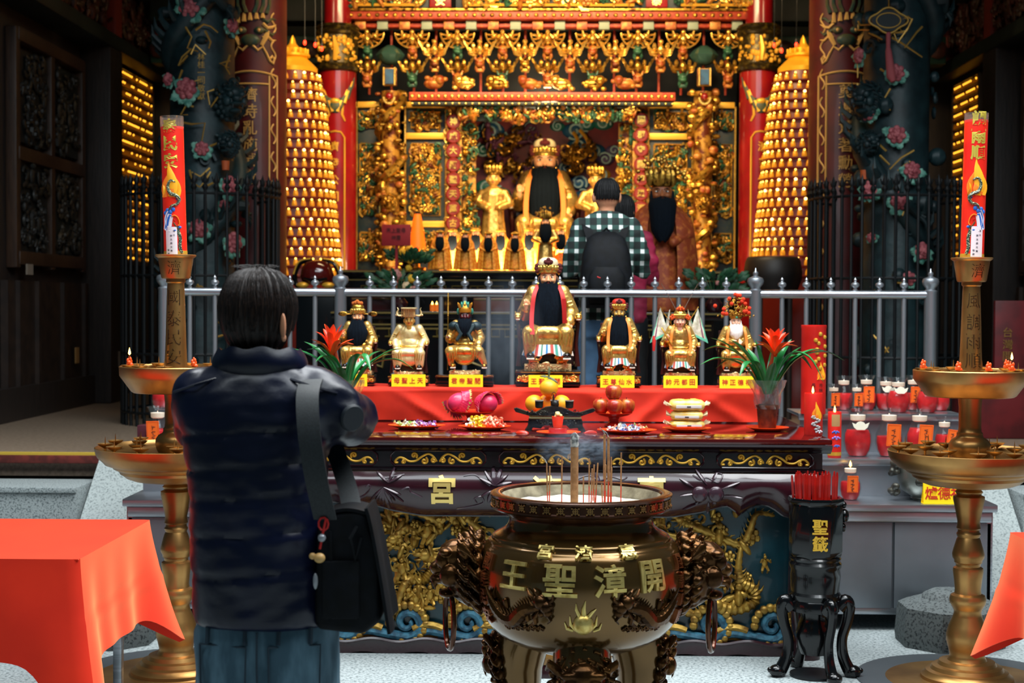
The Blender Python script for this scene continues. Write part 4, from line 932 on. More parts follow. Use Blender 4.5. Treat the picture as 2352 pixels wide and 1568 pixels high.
# big printed candles
def big_candle(lx, px0, px1, ytop, ybot, chars, flip, lab, tilt):
    y0 = LY; zb = Z(596, LY, 1240); r = L(26, LY); h = Z(ytop, LY, 1240) - Z(ybot, LY, 1240)
    t = thing('printed_candle', lab, 'candle', (lx, y0, zb), 0); t.rotation_euler = (0, tilt, 0)
    mb = MB(); wl = h - .045 if not flip else h - .03
    mb.lathe([(r, 0), (r, wl), (r * .9, wl), (r * .5, wl - .006), (0, wl - .008)], 48); part('wax_body', mb, mat('candle_red', '#f0301a', .35, 0, c2='#d8201a', ns=5, coat=.4, emit='#ff3010', es=.06), t)
    mb = MB(); mb.lathe([(r + .0006, wl - .01), (r + .0012, wl), (r + .001, h), (r - .0005, h), (r - .0005, wl)], 48, caps=False); part('film_collar', mb, mat('clear_film', '#d8d0c8', .1, 0, trans=.9, ior=1.1, alpha=.5), t)
    mb = MB(); mb.lathe([(r * 1.005, .006), (r * 1.02, .01), (r * 1.02, .026), (r * 1.005, .03)], 48, caps=False); part('gold_band', mb, GPAINT, t)
    mb = MB(); rr = random.Random(int(px0))
    for i in range(26): a = i * .9; mb.ell((r * 1.1 * cos(a), r * 1.1 * sin(a), .002), (.01, .01, .007 * rr.uniform(.5, 1.3)), 7, 5)
    part('melted_wax', mb, WAXO, t)
    m = -1 if flip else 1; A = -pi / 2
    def pc(x, z, q=.0008): a = A + x / r; return ((r + q) * cos(a), (r + q) * sin(a), z)
    H = h / (585 - 258)     # metres per photo pixel along the candle
    def zc(py): return (ybot - py) * H
    mb = MB(); cs = .058
    for ch, py in zip(chars, (282, 322, 362) if not flip else (276, 316, 352)):
        mb.text(ch, cs * 1.1, .0016, None, 0, off=.035, fn=lambda x, y, q: pc(x, zc(py) + y, q))
    part('gold_characters', mb, mat('candle_gold', '#cdbb4a', .4, .4), t)
    mb = MB(); flame_motif(mb, r, zc(445), zc(365) - zc(445), 0, A, .001); part('flame_print', mb, [YEL, ORG], t)
    def line(pts, rad, mm, fl=.35, k=6, q=.0008):
        pp = [pc(m * p.x, p.y, q) for p in smooth_pts([(a, zc(b), 0) for a, b in pts], k)]
        mb.tube(pp, rad, 7, mm, flat=fl, rnd=False)
    mb = MB()
    bx_ = [(.018, 412), (.0, 408), (-.012, 420), (-.004, 436), (.018, 442), (.032, 450), (.022, 462), (.0, 466), (-.012, 476)]
    n = len(smooth_pts([(a, b, 0) for a, b in bx_], 6))
    line(bx_, [.018 * sin(pi * (.15 + .75 * i / n)) for i in range(n)], 1, q=-.008); line(bx_, [.014 * sin(pi * (.15 + .75 * i / n)) + .001 * (i % 2) for i in range(n)], 0, .55)
    part('dragon_coil_print', mb, [SCALE, YEL], t); mb = MB(); line([(.02, 520), (.03, 540), (.028, 560), (.036, 575)], .009, 0); part('dragon_tail_print', mb, SCALE, t)
    mb = MB()
    for i in range(7):
        line([(-.015 + .002 * i, 478 + 2 * i), (-.028 + .003 * i, 492 + 4 * i), (-.03 + .0065 * i, 506 + 3 * i), (-.036 + .009 * i, 520 + i)], [.0085] * 18 + [.001], 0 if i % 3 else 1, .3)
    for a, b in ((-.028, 482), (-.018, 476), (-.006, 480), (.006, 474)): x = pc(m * a, zc(b)); mb.ell(x, (.009, .005, .01), 8, 6, 0)
    for a, b in ((-.024, 520), (-.008, 524), (.008, 522), (.026, 450), (.03, 515)): x = pc(m * a, zc(b)); mb.ell(x, (.01, .004, .006), 8, 6, 1 if a < 0 else 0)
    part('dragon_hair_print', mb, [CBLUE, CWHT], t)
    mb = MB(); line([(.0, 490), (.012, 488), (.024, 494), (.03, 506), (.024, 512)], .0085, 0, .35); line([(.006, 504), (.016, 512), (.028, 518)], .0055, 1, .35); line([(.004, 496), (.014, 500)], .0045, 2, .4); part('dragon_jaw_print', mb, [ORG, mat('print_green', '#1e5a3a', .5), RWAX], t)
    mb = MB(); a0, w, z0, z1 = m * -.004, .046, zc(581), zc(514)
    mb.surf(lambda u, v: pc(a0 + (u - .5) * w, z0 + (z1 - z0) * v, .0042), 12, 1, 0, .0012); lb_ = part('paper_label', mb, mat('label_paper', '#efe6ea', .7), t)
    mb = MB()
    for tx, dx, py, st in (('信士', .011, 527, 12), ('謝主委文賢', .0, 547, 11.5), ('敬獻', -.012, 570, 11)): 
        for i, ch in enumerate(tx): mb.text(ch, .0085, .0006, None, 0, off=.0, fn=lambda x, y, q: pc(a0 + dx + x, zc(py - (len(tx) - 1) * st * .28 * 1.0 + i * st * .75) + y, .0043 + q))
    part('label_writing', mb, mat('label_ink', '#5b5560', .7), lb_)
    if not flip: mb = MB(); mb.lathe([(.001, wl - .006), (.007, wl + .004), (.005, wl + .014), (0, wl + .028)], 10); part('flame', mb, FLAME, t)
    return t
big_candle(la, 378, 430, 258, 585, '泰民安', False, 'tall lit printed red candle on the lamp stand beside the man in navy', -.028)
big_candle(lb, 2205, 2262, 252, 590, '調雨順', True, 'tall unlit printed red candle on the lamp stand by the jars', .02)

# ------------------------------------------------------------------ red-clothed tables at the courtyard sides
def red_table(xin, s, y0, y1, lab_t, lab_c, w=2.2):
    """inner long edge at x=xin; the table reaches outwards by w in direction s"""
    zt = .742
    t = thing('folding_table', lab_t, 'table', (xin, y0, 0))
    mb = MB(); mb.box((s * w / 2, (y1 - y0) / 2, zt - .012), (w - .02, y1 - y0 - .02, .024), 0, .004); part('table_top', mb, STEELD, t)
    for xx in (.1, w - .1):
        for yy in (.1, y1 - y0 - .06): mb = MB(); mb.box((s * xx, yy, (zt - .024) / 2), (.03, .045, zt - .024), 0, .004); part('leg', mb, STEEL, t)
    # cloth: polar walk round the table edge with hanging folds
    D = y1 - y0; per = [(s * w, -.004), (0.0 - s * .004, -.004), (-s * .004, D + .004), (s * w, D + .004)]
    mb = MB()
    N = 220; tot = w + D + w
    def edge(u):
        q = u * tot
        if q < w: return Vector((s * (w - q), -.004, 0)), Vector((0, -1, 0)), 0
        if q < w + D: return Vector((-s * .004, q - w, 0)), Vector((-s, 0, 0)), 1
        return Vector((s * (q - w - D), D + .004, 0)), Vector((0, 1, 0)), 2
    def cl(u, v):
        p, n, side = edge(u); q = u * tot
        c1, c2 = w, w + D                     # corners
        d1, d2 = q - c1, q - c2
        hang = .335 if side == 0 else .345
        if side == 2: hang = .36
        g1, g2 = math.exp(-(d1 / .1) ** 2), math.exp(-(d2 / .1) ** 2)
        hang += .25 * g1 + .14 * g2
        nb = Vector((-s * .7, -.7, 0)); nc = Vector((-s * .7, .7, 0))
        dirn = (n * (1 - min(1, g1 + g2)) + nb * g1 + nc * g2).normalized()
        fold = .012 * sin(q * 19 + 1) * sin(q * 7.3) + .02 * noise.noise(Vector((q * 3, v * 1.5, 3 + xin)))
        flare = (.02 + .10 * g1 + .13 * g2) * v ** 1.2 + fold * v ** 1.1 + (.0035 * sin((v * hang - .205) * 60) * math.exp(-((v * hang - .205) / .03) ** 2) if side == 1 else 0)
        z = -hang * v
        return (p.x + dirn.x * flare, p.y + dirn.y * flare, zt + .003 + z)
    mb.surf(cl, N, 22, 0, -.003 if s > 0 else .003)
    mb.surf(lambda u, v: (s * w * u - s * .004 * (1 - u), -.004 + (D + .008) * v, zt + .003 + .0015 * math.exp(-((u * w - .45) / .006) ** 2) + .0012 * math.exp(-((u * w - 1.0) / .006) ** 2)), 60, 16, 0, -.003 if s < 0 else .003)
    solo('table_cloth', mb, mat('orange_red_cloth', '#ee2a06', .85, 0, c2='#e42404', ns=4, sheen=1., sht='#ffb878', bump=.05, bs=400, bdist=.001), lab_c, 'tablecloth', (xin, y0, 0))
red_table(-1.5, -1, 4.81, 5.69, 'long folding table with steel legs under the large red cloth by the granite slab', 'bright red cloth draped over the long table before the lamp stand, corner hanging low')
red_table(1.745, 1, 4.7, 5.53, 'steel-legged folding table under red cloth beside the octagonal granite block', 'bright red cloth hanging from the table at the picture edge by the jar-side lamp stand')

# ------------------------------------------------------------------ black fortune stick holder
HY = 6.36; HS = FPX / HY; hx = X(1878, HY)
ht = thing('fortune_stick_holder', 'black lacquered octagonal fortune stick holder on scroll legs beside the table', 'stick holder', (hx, HY, 0))
def hz(p): return Z(p, HY, 1878)
mb = MB(); r = 62 / HS
mb.lathe([(r * .9, hz(1278)), (r * .96, hz(1272)), (r * 1.0, hz(1262)), (r * 1.0, hz(1160)), (r * .97, hz(1156)), (r * 1.03, hz(1152)), (r * 1.05, hz(1146)), (r * 1.02, hz(1141)), (r * .9, hz(1141)), (r * .88, hz(1200)), (0, hz(1200))], 8, T=Matrix.Rotation(pi / 8, 4, 'Z')); bk = part('bucket', mb, BLACK, ht)
mb = MB(); 
for ch, py in (('聖', 1202), ('籤', 1240)): mb.text(ch, .066, .004, UP(0, -r * .925 - .001, hz(py)), 0, off=.025)
part('gold_characters', mb, mat('yellow_gold_paint', '#d9b13a', .4, .3), bk)
mb = MB(); pr_ = [(r * .5, 1500), (r * .62, 1480), (r * .72, 1455), (r * .6, 1430), (r * .5, 1415), (r * .55, 1405), (r * .9, 1400), (r * .93, 1380), (r * .88, 1375), (r * .93, 1370), (r * .95, 1362), (r * .88, 1356), (r * .9, 1345), (r * .93, 1320), (r * .9, 1305), (r * .95, 1300), (r * .97, 1292), (r * .9, 1286), (r * .95, 1280), (r * .9, 1276)]
mb.lathe([(0, hz(1502))] + [(a, hz(b)) for a, b in pr_], 40); part('turned_stem', mb, BLACK, ht)
mb = MB(); mb.lathe([(r * .9, 0), (r * .9, .012), (0, .012)], 40); part('base_disc', mb, BLACKM, ht)
for k, a in enumerate((-pi / 2 + .35, pi + .12, -.12 - .0, pi / 2 + .3)):
    d = Vector((cos(a), sin(a), 0)); mb = MB()
    pts = [(r * .85, hz(1392)), (r * 1.12, hz(1378)), (r * 1.25, hz(1392)), (r * 1.18, hz(1425)), (r * 1.0, hz(1465)), (r * 1.05, hz(1505)), (r * 1.32, hz(1540)), (r * 1.42, .03)]
    pp = smooth_pts([(d.x * x, d.y * x, z) for x, z in pts], 5); mb.tube(pp, [.03 - .012 * sin(pi * i / len(pp)) for i in range(len(pp))], 10, 0, flat=1.25)
    lg = part('leg', mb, BLACK, ht)
    mb = MB(); e = pp[-1]; mb.ell((e.x, e.y, .026), (.034, .034, .026), 14, 9); mb.ell((e.x + d.x * .03, e.y + d.y * .03, .03), .012, 9, 6); part('scroll_foot', mb, BLACK, lg)
mb = MB(); mb.ell((r * 1.08, .02, hz(1185)), (.022, .03, .03), 12, 8); mb.ell((r * 1.06, .02, hz(1160)), (.014, .02, .016), 10, 6); mb.ell((r * 1.06, .02, hz(1212)), (.012, .016, .02), 10, 6); part('side_knob', mb, BLACK, bk)
RST = mat('red_lacquer_stick', '#b5170f', .35, 0, c2='#8f100c', ns=15, coat=.3)
rs = random.Random(21); sm = None
for k in range(44):
    row = k % 4; x = (-1 + 2 * ((k // 4) + rs.random() * .8) / 11) * r * .8; y = (row - 1.5) / 1.5 * r * .6; 
    if hypot(x, y) > r * .82: x *= .8
    h = hz(1075 + rs.uniform(0, 16)) - hz(1200)
    if sm is None:
        mb = MB(); w = .0085; mb.prism([(-w / 2, 0), (w / 2, 0), (w / 2, h - .012), (w * .3, h - .002), (0, h), (-w * .3, h - .002), (-w / 2, h - .012)], .0035, 0, Matrix.Translation((0, .0017, 0)) @ Matrix.Rotation(pi / 2, 4, 'X')); sm = mb.mesh('fortune_stick', RST)
    o = bpy.data.objects.new('fortune_stick', sm); COL.objects.link(o); o.location = (hx + x, HY + y, hz(1200) + .001); o.rotation_euler = (rs.uniform(-.04, .04), x * .6 + rs.uniform(-.03, .03), rs.uniform(-.9, .9)); o.scale = (1.1, 1, rs.uniform(.94, 1.04))
    tagit(o, 'flat red fortune stick standing upright among the others in the black holder', 'fortune stick', 'fortune sticks in the black holder', 'thing')
# ------------------------------------------------------------------ steel railing on the hall edge
RY = 8.99; zr = Z(673, RY, 1250)
rl = thing('railing', 'polished steel railing with ball finials along the edge of the raised hall', 'railing', (0, RY, FZ))
rx = [X(p, RY) for p in (378, 782, 1735, 2137)]; zt_r = zr - FZ
mb = MB(); mb.tube([(rx[0], 0, zt_r), (rx[3], 0, zt_r)], .025, 16); part('top_rail', mb, STEEL, rl)
mb = MB(); mb.tube([(rx[0], 0, .12), (rx[3], 0, .12)], .018, 12); part('bottom_rail', mb, STEEL, rl)
pm = MB(); h = zt_r + .01
pm.lathe([(.05, 0), (.05, .012), (.037, .014), (.037, h), (.04, h + .012), (.028, h + .02), (.03, h + .03), (.046, h + .05), (.05, h + .068), (.044, h + .085), (.02, h + .095), (.012, h + .1), (.016, h + .108), (.016, h + .118), (.006, h + .128), (.003, h + .145), (0, h + .148)], 24); pme = pm.mesh('post', [mat('post_steel', '#9aa0a6', .38, .85)])
for x in rx: part('post', pme, None, rl, (x, 0, 0))
bm_ = MB(); bm_.lathe([(.0145, .12), (.0145, zt_r + .03), (.009, zt_r + .034), (.012, zt_r + .04), (.022, zt_r + .046), (.026, zt_r + .056), (.022, zt_r + .067), (.01, zt_r + .073), (.007, zt_r + .078), (.01, zt_r + .083), (.009, zt_r + .09), (.003, zt_r + .097), (0, zt_r + .102)], 14); bme = bm_.mesh('baluster', [mat('baluster_steel', '#a4a9ae', .36, .85)])
for px in [436 + 57.5 * i for i in range(6)] + [849 + 54.6 * i for i in range(16)] + [1796 + 56 * i for i in range(6)]: part('baluster', bme, None, rl, (X(px, RY), 0, 0))

# ------------------------------------------------------------------ carved dragon columns behind iron fences
STONE = mat('teal_stone', '#1d363a', .5, .05, c2='#0f2024', ns=7, lo=.35, hi=.7, bump=.3, bs=26, bdist=.01)
PET = mat('peony_pink', '#b5656a', .6, 0, c2='#8d3f48', ns=30); LEAF = mat('painted_leaf', '#6ea593', .55, 0, c2='#3d7a6c', ns=22); VEIN = mat('gold_vein', '#b08a3e', .4, .5)
DY = 11.6
def ruffle_leaf(mb, c, d, n, l, w, m):
    """leaf from c along d, facing n"""
    d = Vector(d).normalized(); n = Vector(n).normalized(); s = d.cross(n)
    def f(u, v):
        t = v; ww = w * sin(pi * min(1, .12 + t * .88)) ** .7 * (1 + .22 * sin(t * 17)); x = (u - .5) * 2
        return Vector(c) + d * l * t + s * ww * x + n * (.25 * w * (1 - x * x) + .12 * w * sin(t * 9 + x * 3) + .1 * l * sin(pi * t))
    mb.surf(f, 4, 8, m, .004)
def peony(root, cx, cy, r, px, py, s, seed, drop=0):
    s *= 1.22; rr = random.Random(seed); p = P(px, py, DY - r); a = math.asin(max(-.95, min(.95, (p.x - cx) / (r + .03)))); n = Vector((sin(a), -cos(a), 0)); c = Vector((cx, cy, p.z)) + n * (r + .02)
    mb = MB(); u = Vector((0, 0, 1)); sd = u.cross(n)
    for ring, (k, q, rad, tilt) in enumerate(((7, .62, .42, .35), (6, .36, .36, .7), (4, .15, .3, 1.0))):
        for i in range(k):
            b = 2 * pi * i / k + ring * .6; dd = u * cos(b) + sd * sin(b); e = c + dd * s * q + n * s * (.15 + ring * .2)
            M3 = Matrix((sd, dd.cross(sd) if 0 else n.cross(dd), dd)).transposed() if 0 else None
            mb.ell(e, (s * rad * .8, s * rad * .8, s * rad * .8), 8, 6, 0)
    part('peony_flower', mb, PET, root)
    mb = MB()
    for i in range(6):
        b = pi * .55 + i * .65 * (1 if not drop else .8) + rr.uniform(-.3, .3); dd = u * cos(b) + sd * sin(b); ruffle_leaf(mb, c + dd * s * .35 - n * .02, dd + n * .35, n, s * rr.uniform(.9, 1.35), s * .48, 0)
    part('peony_leaf', mb, LEAF, root)
def dragon_column(pxc, lab, flip, peonies, veins, seed):
    cx, cy, r = X(pxc, DY), DY, .25; rr = random.Random(seed)
    t = thing('dragon_column', lab, 'column', (0, 0, 0))
    mb = MB(); mb.lathe([(.36, FZ), (.36, FZ + .12), (.3, FZ + .16), (.32, FZ + .26), (.27, FZ + .32), (r, FZ + .4), (r, 5.4)], 40, (cx, cy, 0), mod=lambda q, z, a: q * (1 + .05 * noise.noise(Vector((cos(a) * 2, sin(a) * 2, z * 1.5))))); part('shaft', mb, STONE, t)
    mb = MB(); pts = []; N = 120
    for i in range(N):
        tt = i / (N - 1); a = flip * (tt * 2.35 * 2 * pi + seed * .7); q = r + .005 + .03 * sin(tt * 21); z = FZ + .5 + tt * 4.2 + .1 * sin(tt * 17)
        pts.append((cx + q * cos(a), cy + q * sin(a), z))
    mb.tube(pts, [.04 + .04 * sin(pi * (.1 + .85 * i / N)) + .006 * (i % 2) for i in range(N)], 10, 0, rnd=True)
    for i in range(2, N - 2, 2):
        p = Vector(pts[i]); o = Vector((p.x - cx, p.y - cy, 0)).normalized(); w = .05 + .05 * sin(pi * (.1 + .85 * i / N)); mb.tube([p + o * w * .7 + Vector((0, 0, w * .5)), p + o * w * 1.4 + Vector((0, 0, w * 1.1)), p + o * w * 1.5 + Vector((0, 0, w * 1.9))], [w * .3, w * .2, .002], 5)
    for k in range(5):      # claws and limbs
        i = 14 + k * 22; p = Vector(pts[i]); o = Vector((p.x - cx, p.y - cy, 0)).normalized(); s = Vector((-o.y, o.x, 0)) * (1 if k % 2 else -1)
        e = p + o * .05 + s * .13 + Vector((0, 0, -.06)); mb.tube([p, p + o * .1 + s * .07, e], [.06, .045, .035], 8, rnd=True)
        for j in (-1, 0, 1): mb.tube([e, e + s * .05 + Vector((0, 0, .035 * j - .03)) + o * .02, e + s * .07 + Vector((0, 0, .05 * j - .07))], [.018, .013, .003], 6)
    for k in range(70):
        a = rr.random() * 2 * pi; z = FZ + .4 + rr.random() * 4.4; q = r + rr.uniform(.0, .06); s = rr.uniform(.03, .075)
        c = (cx + q * cos(a), cy + q * sin(a), z)
        if k % 3 == 0:
            mb.tube([(c[0] - sin(a) * (s - s * i / 11) * cos(i * .7), c[1] + cos(a) * (s - s * i / 11) * cos(i * .7), c[2] + (s - s * i / 11) * sin(i * .7)) for i in range(10)], s * .22, 5)
        else: mb.ell(c, (s, s, s * rr.uniform(.6, 1.3)), 8, 6)
    # a dragon head leaning out
    hp = P(pxc + flip * 62, 230, DY - .3); mb.join(lion(1.3, rr), Matrix.Translation((hp.x, DY - .22, hp.z)) @ Matrix.Rotation(-pi / 2 + flip * .6, 4, 'Z'))
    hp = P(pxc + flip * 55, 330, DY - .3); mb.join(lion(.9, rr), Matrix.Translation((hp.x, DY - .25, hp.z)) @ Matrix.Rotation(-pi / 2 - flip * .3, 4, 'Z'))
    part('dragon_carving', mb, STONE, t)
    for k, (px, py, s) in enumerate(peonies): peony(t, cx, cy, r + .05, px, py, s, seed * 31 + k)
    def on(px, py, q=.075):
        p = P(px, py, DY - r - q); a = math.asin(max(-.97, min(.97, (p.x - cx) / (r + q)))); return Vector((cx + (r + q) * sin(a), cy - (r + q) * cos(a), p.z))
    for v in veins:
        pp = [on(*q) for q in v]; part('gold_vein', MB().tube(pp, [.009 - .005 * i / len(pp) for i in range(len(pp))], 5), VEIN, t)
    return t, on
def vein_set(x0, x1, seed, n=22):
    rr = random.Random(seed); out = []
    for k in range(n):
        x, y = rr.uniform(x0, x1), rr.uniform(40, 860); v = [(x, y)]; d = rr.choice((-1, 1))
        for i in range(rr.randint(2, 4)): x += d * rr.uniform(8, 24); y += rr.uniform(-26, 34); v.append((min(x1 + 8, max(x0 - 8, x)), y)); d = d if rr.random() < .7 else -d
        out.append(v)
    return out
VL = [[(425, 60), (440, 85), (430, 110), (455, 118)], [(470, 70), (482, 95), (478, 110)], [(440, 112), (418, 130), (408, 150)], [(520, 120), (512, 150), (520, 165)], [(498, 200), (475, 210), (480, 240)], [(520, 195), (500, 215), (482, 245)], [(415, 280), (440, 285), (470, 282), (462, 330)], [(480, 335), (500, 325)], [(418, 160), (408, 185)], [(500, 332), (520, 340), (525, 365)], [(480, 385), (460, 405), (440, 395)], [(435, 390), (442, 420), (460, 430)]] + vein_set(410, 530, 4, 12)
VR = [[(1970, 35), (1990, 45), (2008, 50)], [(1972, 42), (1985, 55), (2005, 62)], [(2072, 45), (2085, 38), (2095, 45)], [(2120, 60), (2105, 75), (2090, 95), (2078, 110)], [(2050, 85), (2070, 98), (2095, 115), (2120, 130)], [(2005, 68), (2020, 80), (2030, 88)], [(2100, 345), (2070, 362), (2045, 388)], [(2025, 355), (2045, 378)], [(2090, 370), (2070, 385), (2062, 392)], [(1978, 180), (1985, 210), (1990, 225)], [(2010, 320), (1990, 335), (1985, 360)]] + vein_set(1985, 2100, 9, 12)
dcl, onl = dragon_column(465, 'dark carved stone dragon column with pink peonies rising beyond the lit printed candle', 1, [(430, 205, .075), (382, 180, .045), (465, 342, .05), (522, 425, .07), (458, 525, .065), (528, 556, .075), (437, 18, .075), (527, 52, .05), (512, 470, .04)], VL, 2)
dcr, onr = dragon_column(2054, 'dark carved stone dragon column with pink peonies and a hanging tassel plaque', -1, [(1983, 118, .055), (2000, 252, .065), (2058, 310, .062), (2093, 392, .06), (2002, 434, .065), (2065, 462, .065), (2118, 576, .06), (2005, 545, .035), (2056, 168, .06), (2085, 640, .05)], VR, 5)
for i, ch in enumerate('林桂一同敬獻'): 
    p = onl(462, 130 + i * 18, .08); part('gold_inscription', MB().text(ch, .055, .006, Matrix.Translation(p) @ Matrix.Rotation(pi / 2, 4, 'X'), 0, off=0), VEIN, dcl)
t = thing('hanging_plaque', 'small gold-edged plaque with a long pink tassel hanging on the dragon column by the jars', 'ornament', onr(2043, 45, .11))
mb = MB(); mb.tube([(.13 * cos(a) * (1 + .12 * cos(4 * a)), 0, .085 * sin(a) * (1 + .12 * cos(4 * a))) for a in [2 * pi * i / 40 for i in range(41)]], .008, 6); mb.tube([(.09 * cos(a), 0, .055 * sin(a)) for a in [2 * pi * i / 40 for i in range(41)]], .005, 6); mb.tube([(0, 0, .09), (0, 0, .2)], .004, 5); mb.ell((0, 0, .22), (.04, .015, .015), 8, 6); part('gold_frame', mb, VEIN, t)
mb = MB(); mb.prism([(.125 * cos(a), .08 * sin(a)) for a in [2 * pi * i / 24 for i in range(24)]], .02, 0, UP(0, .02, 0)); part('plate', mb, mat('plaque_black', '#0d191c', .5), t)
mb = MB(); mb.tube([(0, 0, -.09), (0, 0, -.2), (0, -.01, -.23), (.02, -.02, -.42), (.035, -.03, -.46)], [.018, .016, .024, .036, .02], 10); part('tassel', mb, mat('tassel_pink', '#9c4b4f', .8), t)
for px, py, lab, c in ((1995, 400, 'small orange votive cup on the leafy ledge of the dragon column by the jars', 0), (512, 380, 'small orange votive cup on a ledge of the dragon column beside the lit candle', 1)):
    p = (onr if c == 0 else onl)(px, py + 8, .09); mb = MB(); mb.lathe([(.026, 0), (.032, .07), (.028, .07), (.024, .01), (0, .01)], 20); solo('votive_cup', mb, mat('votive_orange', '#b8562a', .6), lab, 'cup', p)
# iron fences
def fence(pxc, lab):
    cx = X(pxc, DY); rad = .6; t = thing('iron_fence', lab, 'fence', (cx, DY, FZ))
    ztop = Z(436, DY - .6, 470) - FZ
    bm2 = MB(); bm2.tube([(0, 0, 0), (0, 0, ztop + .02)], .0125, 8); bm2.lathe([(.012, ztop), (.024, ztop + .025), (.012, ztop + .05), (.02, ztop + .07), (.012, ztop + .1), (0, ztop + .14)], 8); bm2.tube([(-.03, 0, ztop + .1), (-.02, 0, ztop + .06), (0, 0, ztop + .05), (.02, 0, ztop + .06), (.03, 0, ztop + .1)], .006, 5)
    me = bm2.mesh('bar', [IRON]); n = 46
    for k in range(n):
        a = 2 * pi * (k + .5) / n; o = part('bar', me, None, t, (rad * cos(a), rad * sin(a), 0)); o.rotation_euler = (0, 0, a + pi / 2)
    for z in (ztop - .02, Z(632, DY - .6, 470) - FZ, Z(815, DY - .6, 470) - FZ, .1):
        mb = MB(); mb.tube([(rad * cos(2 * pi * i / 60), rad * sin(2 * pi * i / 60), z) for i in range(61)], .012, 6); part('fence_rail', mb, IRON, t)
fence(462, 'round black iron spear fence around the dragon column behind the lit candle')
fence(2038, 'round black iron spear fence around the dragon column behind the jars')
# ------------------------------------------------------------------ dark red couplet columns
CY = 12.35; cr = 70 * CY / FPX
CGOLD = mat('couplet_gold', '#c9a05c', .5, .15)
FACEG = mat('mural_green', '#24403a', .5, 0, c2='#4a4a2e', ns=16)
def couplet(pxc, chars, y0, step, lab, acc):
    cx = X(pxc, CY); t = thing('couplet_column', lab, 'column', (cx, CY, FZ))
    mb = MB(); mb.lathe([(cr * 1.08, 0), (cr * 1.08, .1), (cr, .16), (cr, 5.3)], 48); part('shaft', mb, DRED, t)
    def on(dx, z, q=.002): a = dx / cr; return ((cr + q) * sin(a), -(cr + q) * cos(a), z)
    ax = acc * cr * .0
    mb = MB()
    for i, ch in enumerate(chars): zc = Z(y0 + i * step, CY - cr, pxc) - FZ; mb.text(ch, .115, .004, None, 0, off=.005, fn=lambda x, y, q: on(x + ax, zc + y, q + .002))
    part('gold_characters', mb, CGOLD, t)
    mb = MB(); zt_ = Z(172, CY - cr, pxc) - FZ; w = cr * .62
    for sx in (-1, 1):
        for q, ww in ((0, .008), (.075, .008)): mb.tube([on(sx * (w + q), z * .1 * (zt_ / 3.2), .002) for z in range(0, 33)], ww, 5)
        for k in range(14):
            z = .2 + k * .225; mb.tube([on(sx * (w + .0375) + .022 * sin(i * .8), z + i * .02, .003) for i in range(9)], .007, 5)
    mb.tube([on(-w - .075 + (2 * w + .15) * i / 12, zt_ + .03 * sin(pi * i / 12), .003) for i in range(13)], .008, 5); mb.tube([on(-w + (2 * w) * i / 12, zt_ - .07, .003) for i in range(13)], .007, 5)
    for sx in (-1, 1):
        mb.tube([on(sx * a, zt_ + .1 + b, .004) for a, b in [(.02, .14), (.06, .1), (.1, .13), (.13, .08), (.16, .02), (.19, .0), (.2, .04), (.18, .06), (.165, .04)]], .011, 6); mb.tube([on(sx * (.09 + .02 * k), zt_ + .24 + .04 * k, .004) for k in range(4)], [.016, .02, .024, .01], 6)
        for k in range(3): mb.tube([on(sx * (.03 + .05 * k + .03 * sin(i)), zt_ + .5 + .07 * i, .004) for i in range(6)], [.018 - .003 * i for i in range(6)], 6, 1)
        mb.ell(on(sx * .07, zt_ + .36, .004), (.045, .02, .03), 10, 7, 1); mb.ell(on(sx * .07, zt_ + .36, .015), (.018, .012, .018), 8, 6, 0)
        for k in range(4): mb.tube([on(sx * (.1 + .04 * i), zt_ + .3 + .05 * k + .02 * sin(i * 2 + k), .003) for i in range(4)], [.014, .014, .012, .003], 5, k % 2)
    for k in range(5): mb.tube([on(-.1 + .02 * k * 2.5, zt_ + .42 + .01 * k, .003), on(-.1 + .02 * k * 2.5, zt_ + .5, .003)], [.022, .012], 6, 0)
    mb.ell(on(0, zt_ + .28, .0), (.08, .03, .05), 12, 8, 1)
    part('dragon_face_ornament', mb, [CGOLD, FACEG], t)
couplet(588, '濟時亂施威惠', 217, 37.8, 'dark red round column with gold couplet 濟時亂施威惠 beside the peony column of the lit candle', 1)
couplet(1924, '奠邊荒著勳勞', 209, 41, 'dark red round column with gold couplet 奠邊荒著勳勞 beside the column with the tassel plaque', -1)
# ------------------------------------------------------------------ pagodas of little lamps
PGY = 13.05; PS = FPX / PGY
AMB = mat('amber_niche', '#d08a1c', .35, .3, c2='#a8661a', ns=50, emit='#ffa820', es=.34); BULB = mat('lamp_bulb', '#ffdf9a', .4, emit='#ffc04a', es=7.)
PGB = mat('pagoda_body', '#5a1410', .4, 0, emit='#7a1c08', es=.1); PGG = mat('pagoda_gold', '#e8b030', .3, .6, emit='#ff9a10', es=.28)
nm_ = MB(); nm_.lathe([(.02, -.04), (.023, -.036), (.021, -.006), (.015, .012), (.006, .023), (0, .025)], 8); nm_.ell((0, -.006, .023), .0085, 6, 4, 1)
nme = nm_.mesh('niche_lamp', [AMB, BULB])
nb = MB(); nb.lathe([(.02, -.04), (.023, -.036), (.021, -.006), (.015, .012), (.006, .023), (0, .025)], 8); nb.ell((0, -.006, .024), .012, 7, 5, 1); nbe = nb.mesh('niche_lamp', [AMB, mat('lamp_bulb_bright', '#ffe6b0', .4, emit='#ffc860', es=14.)])
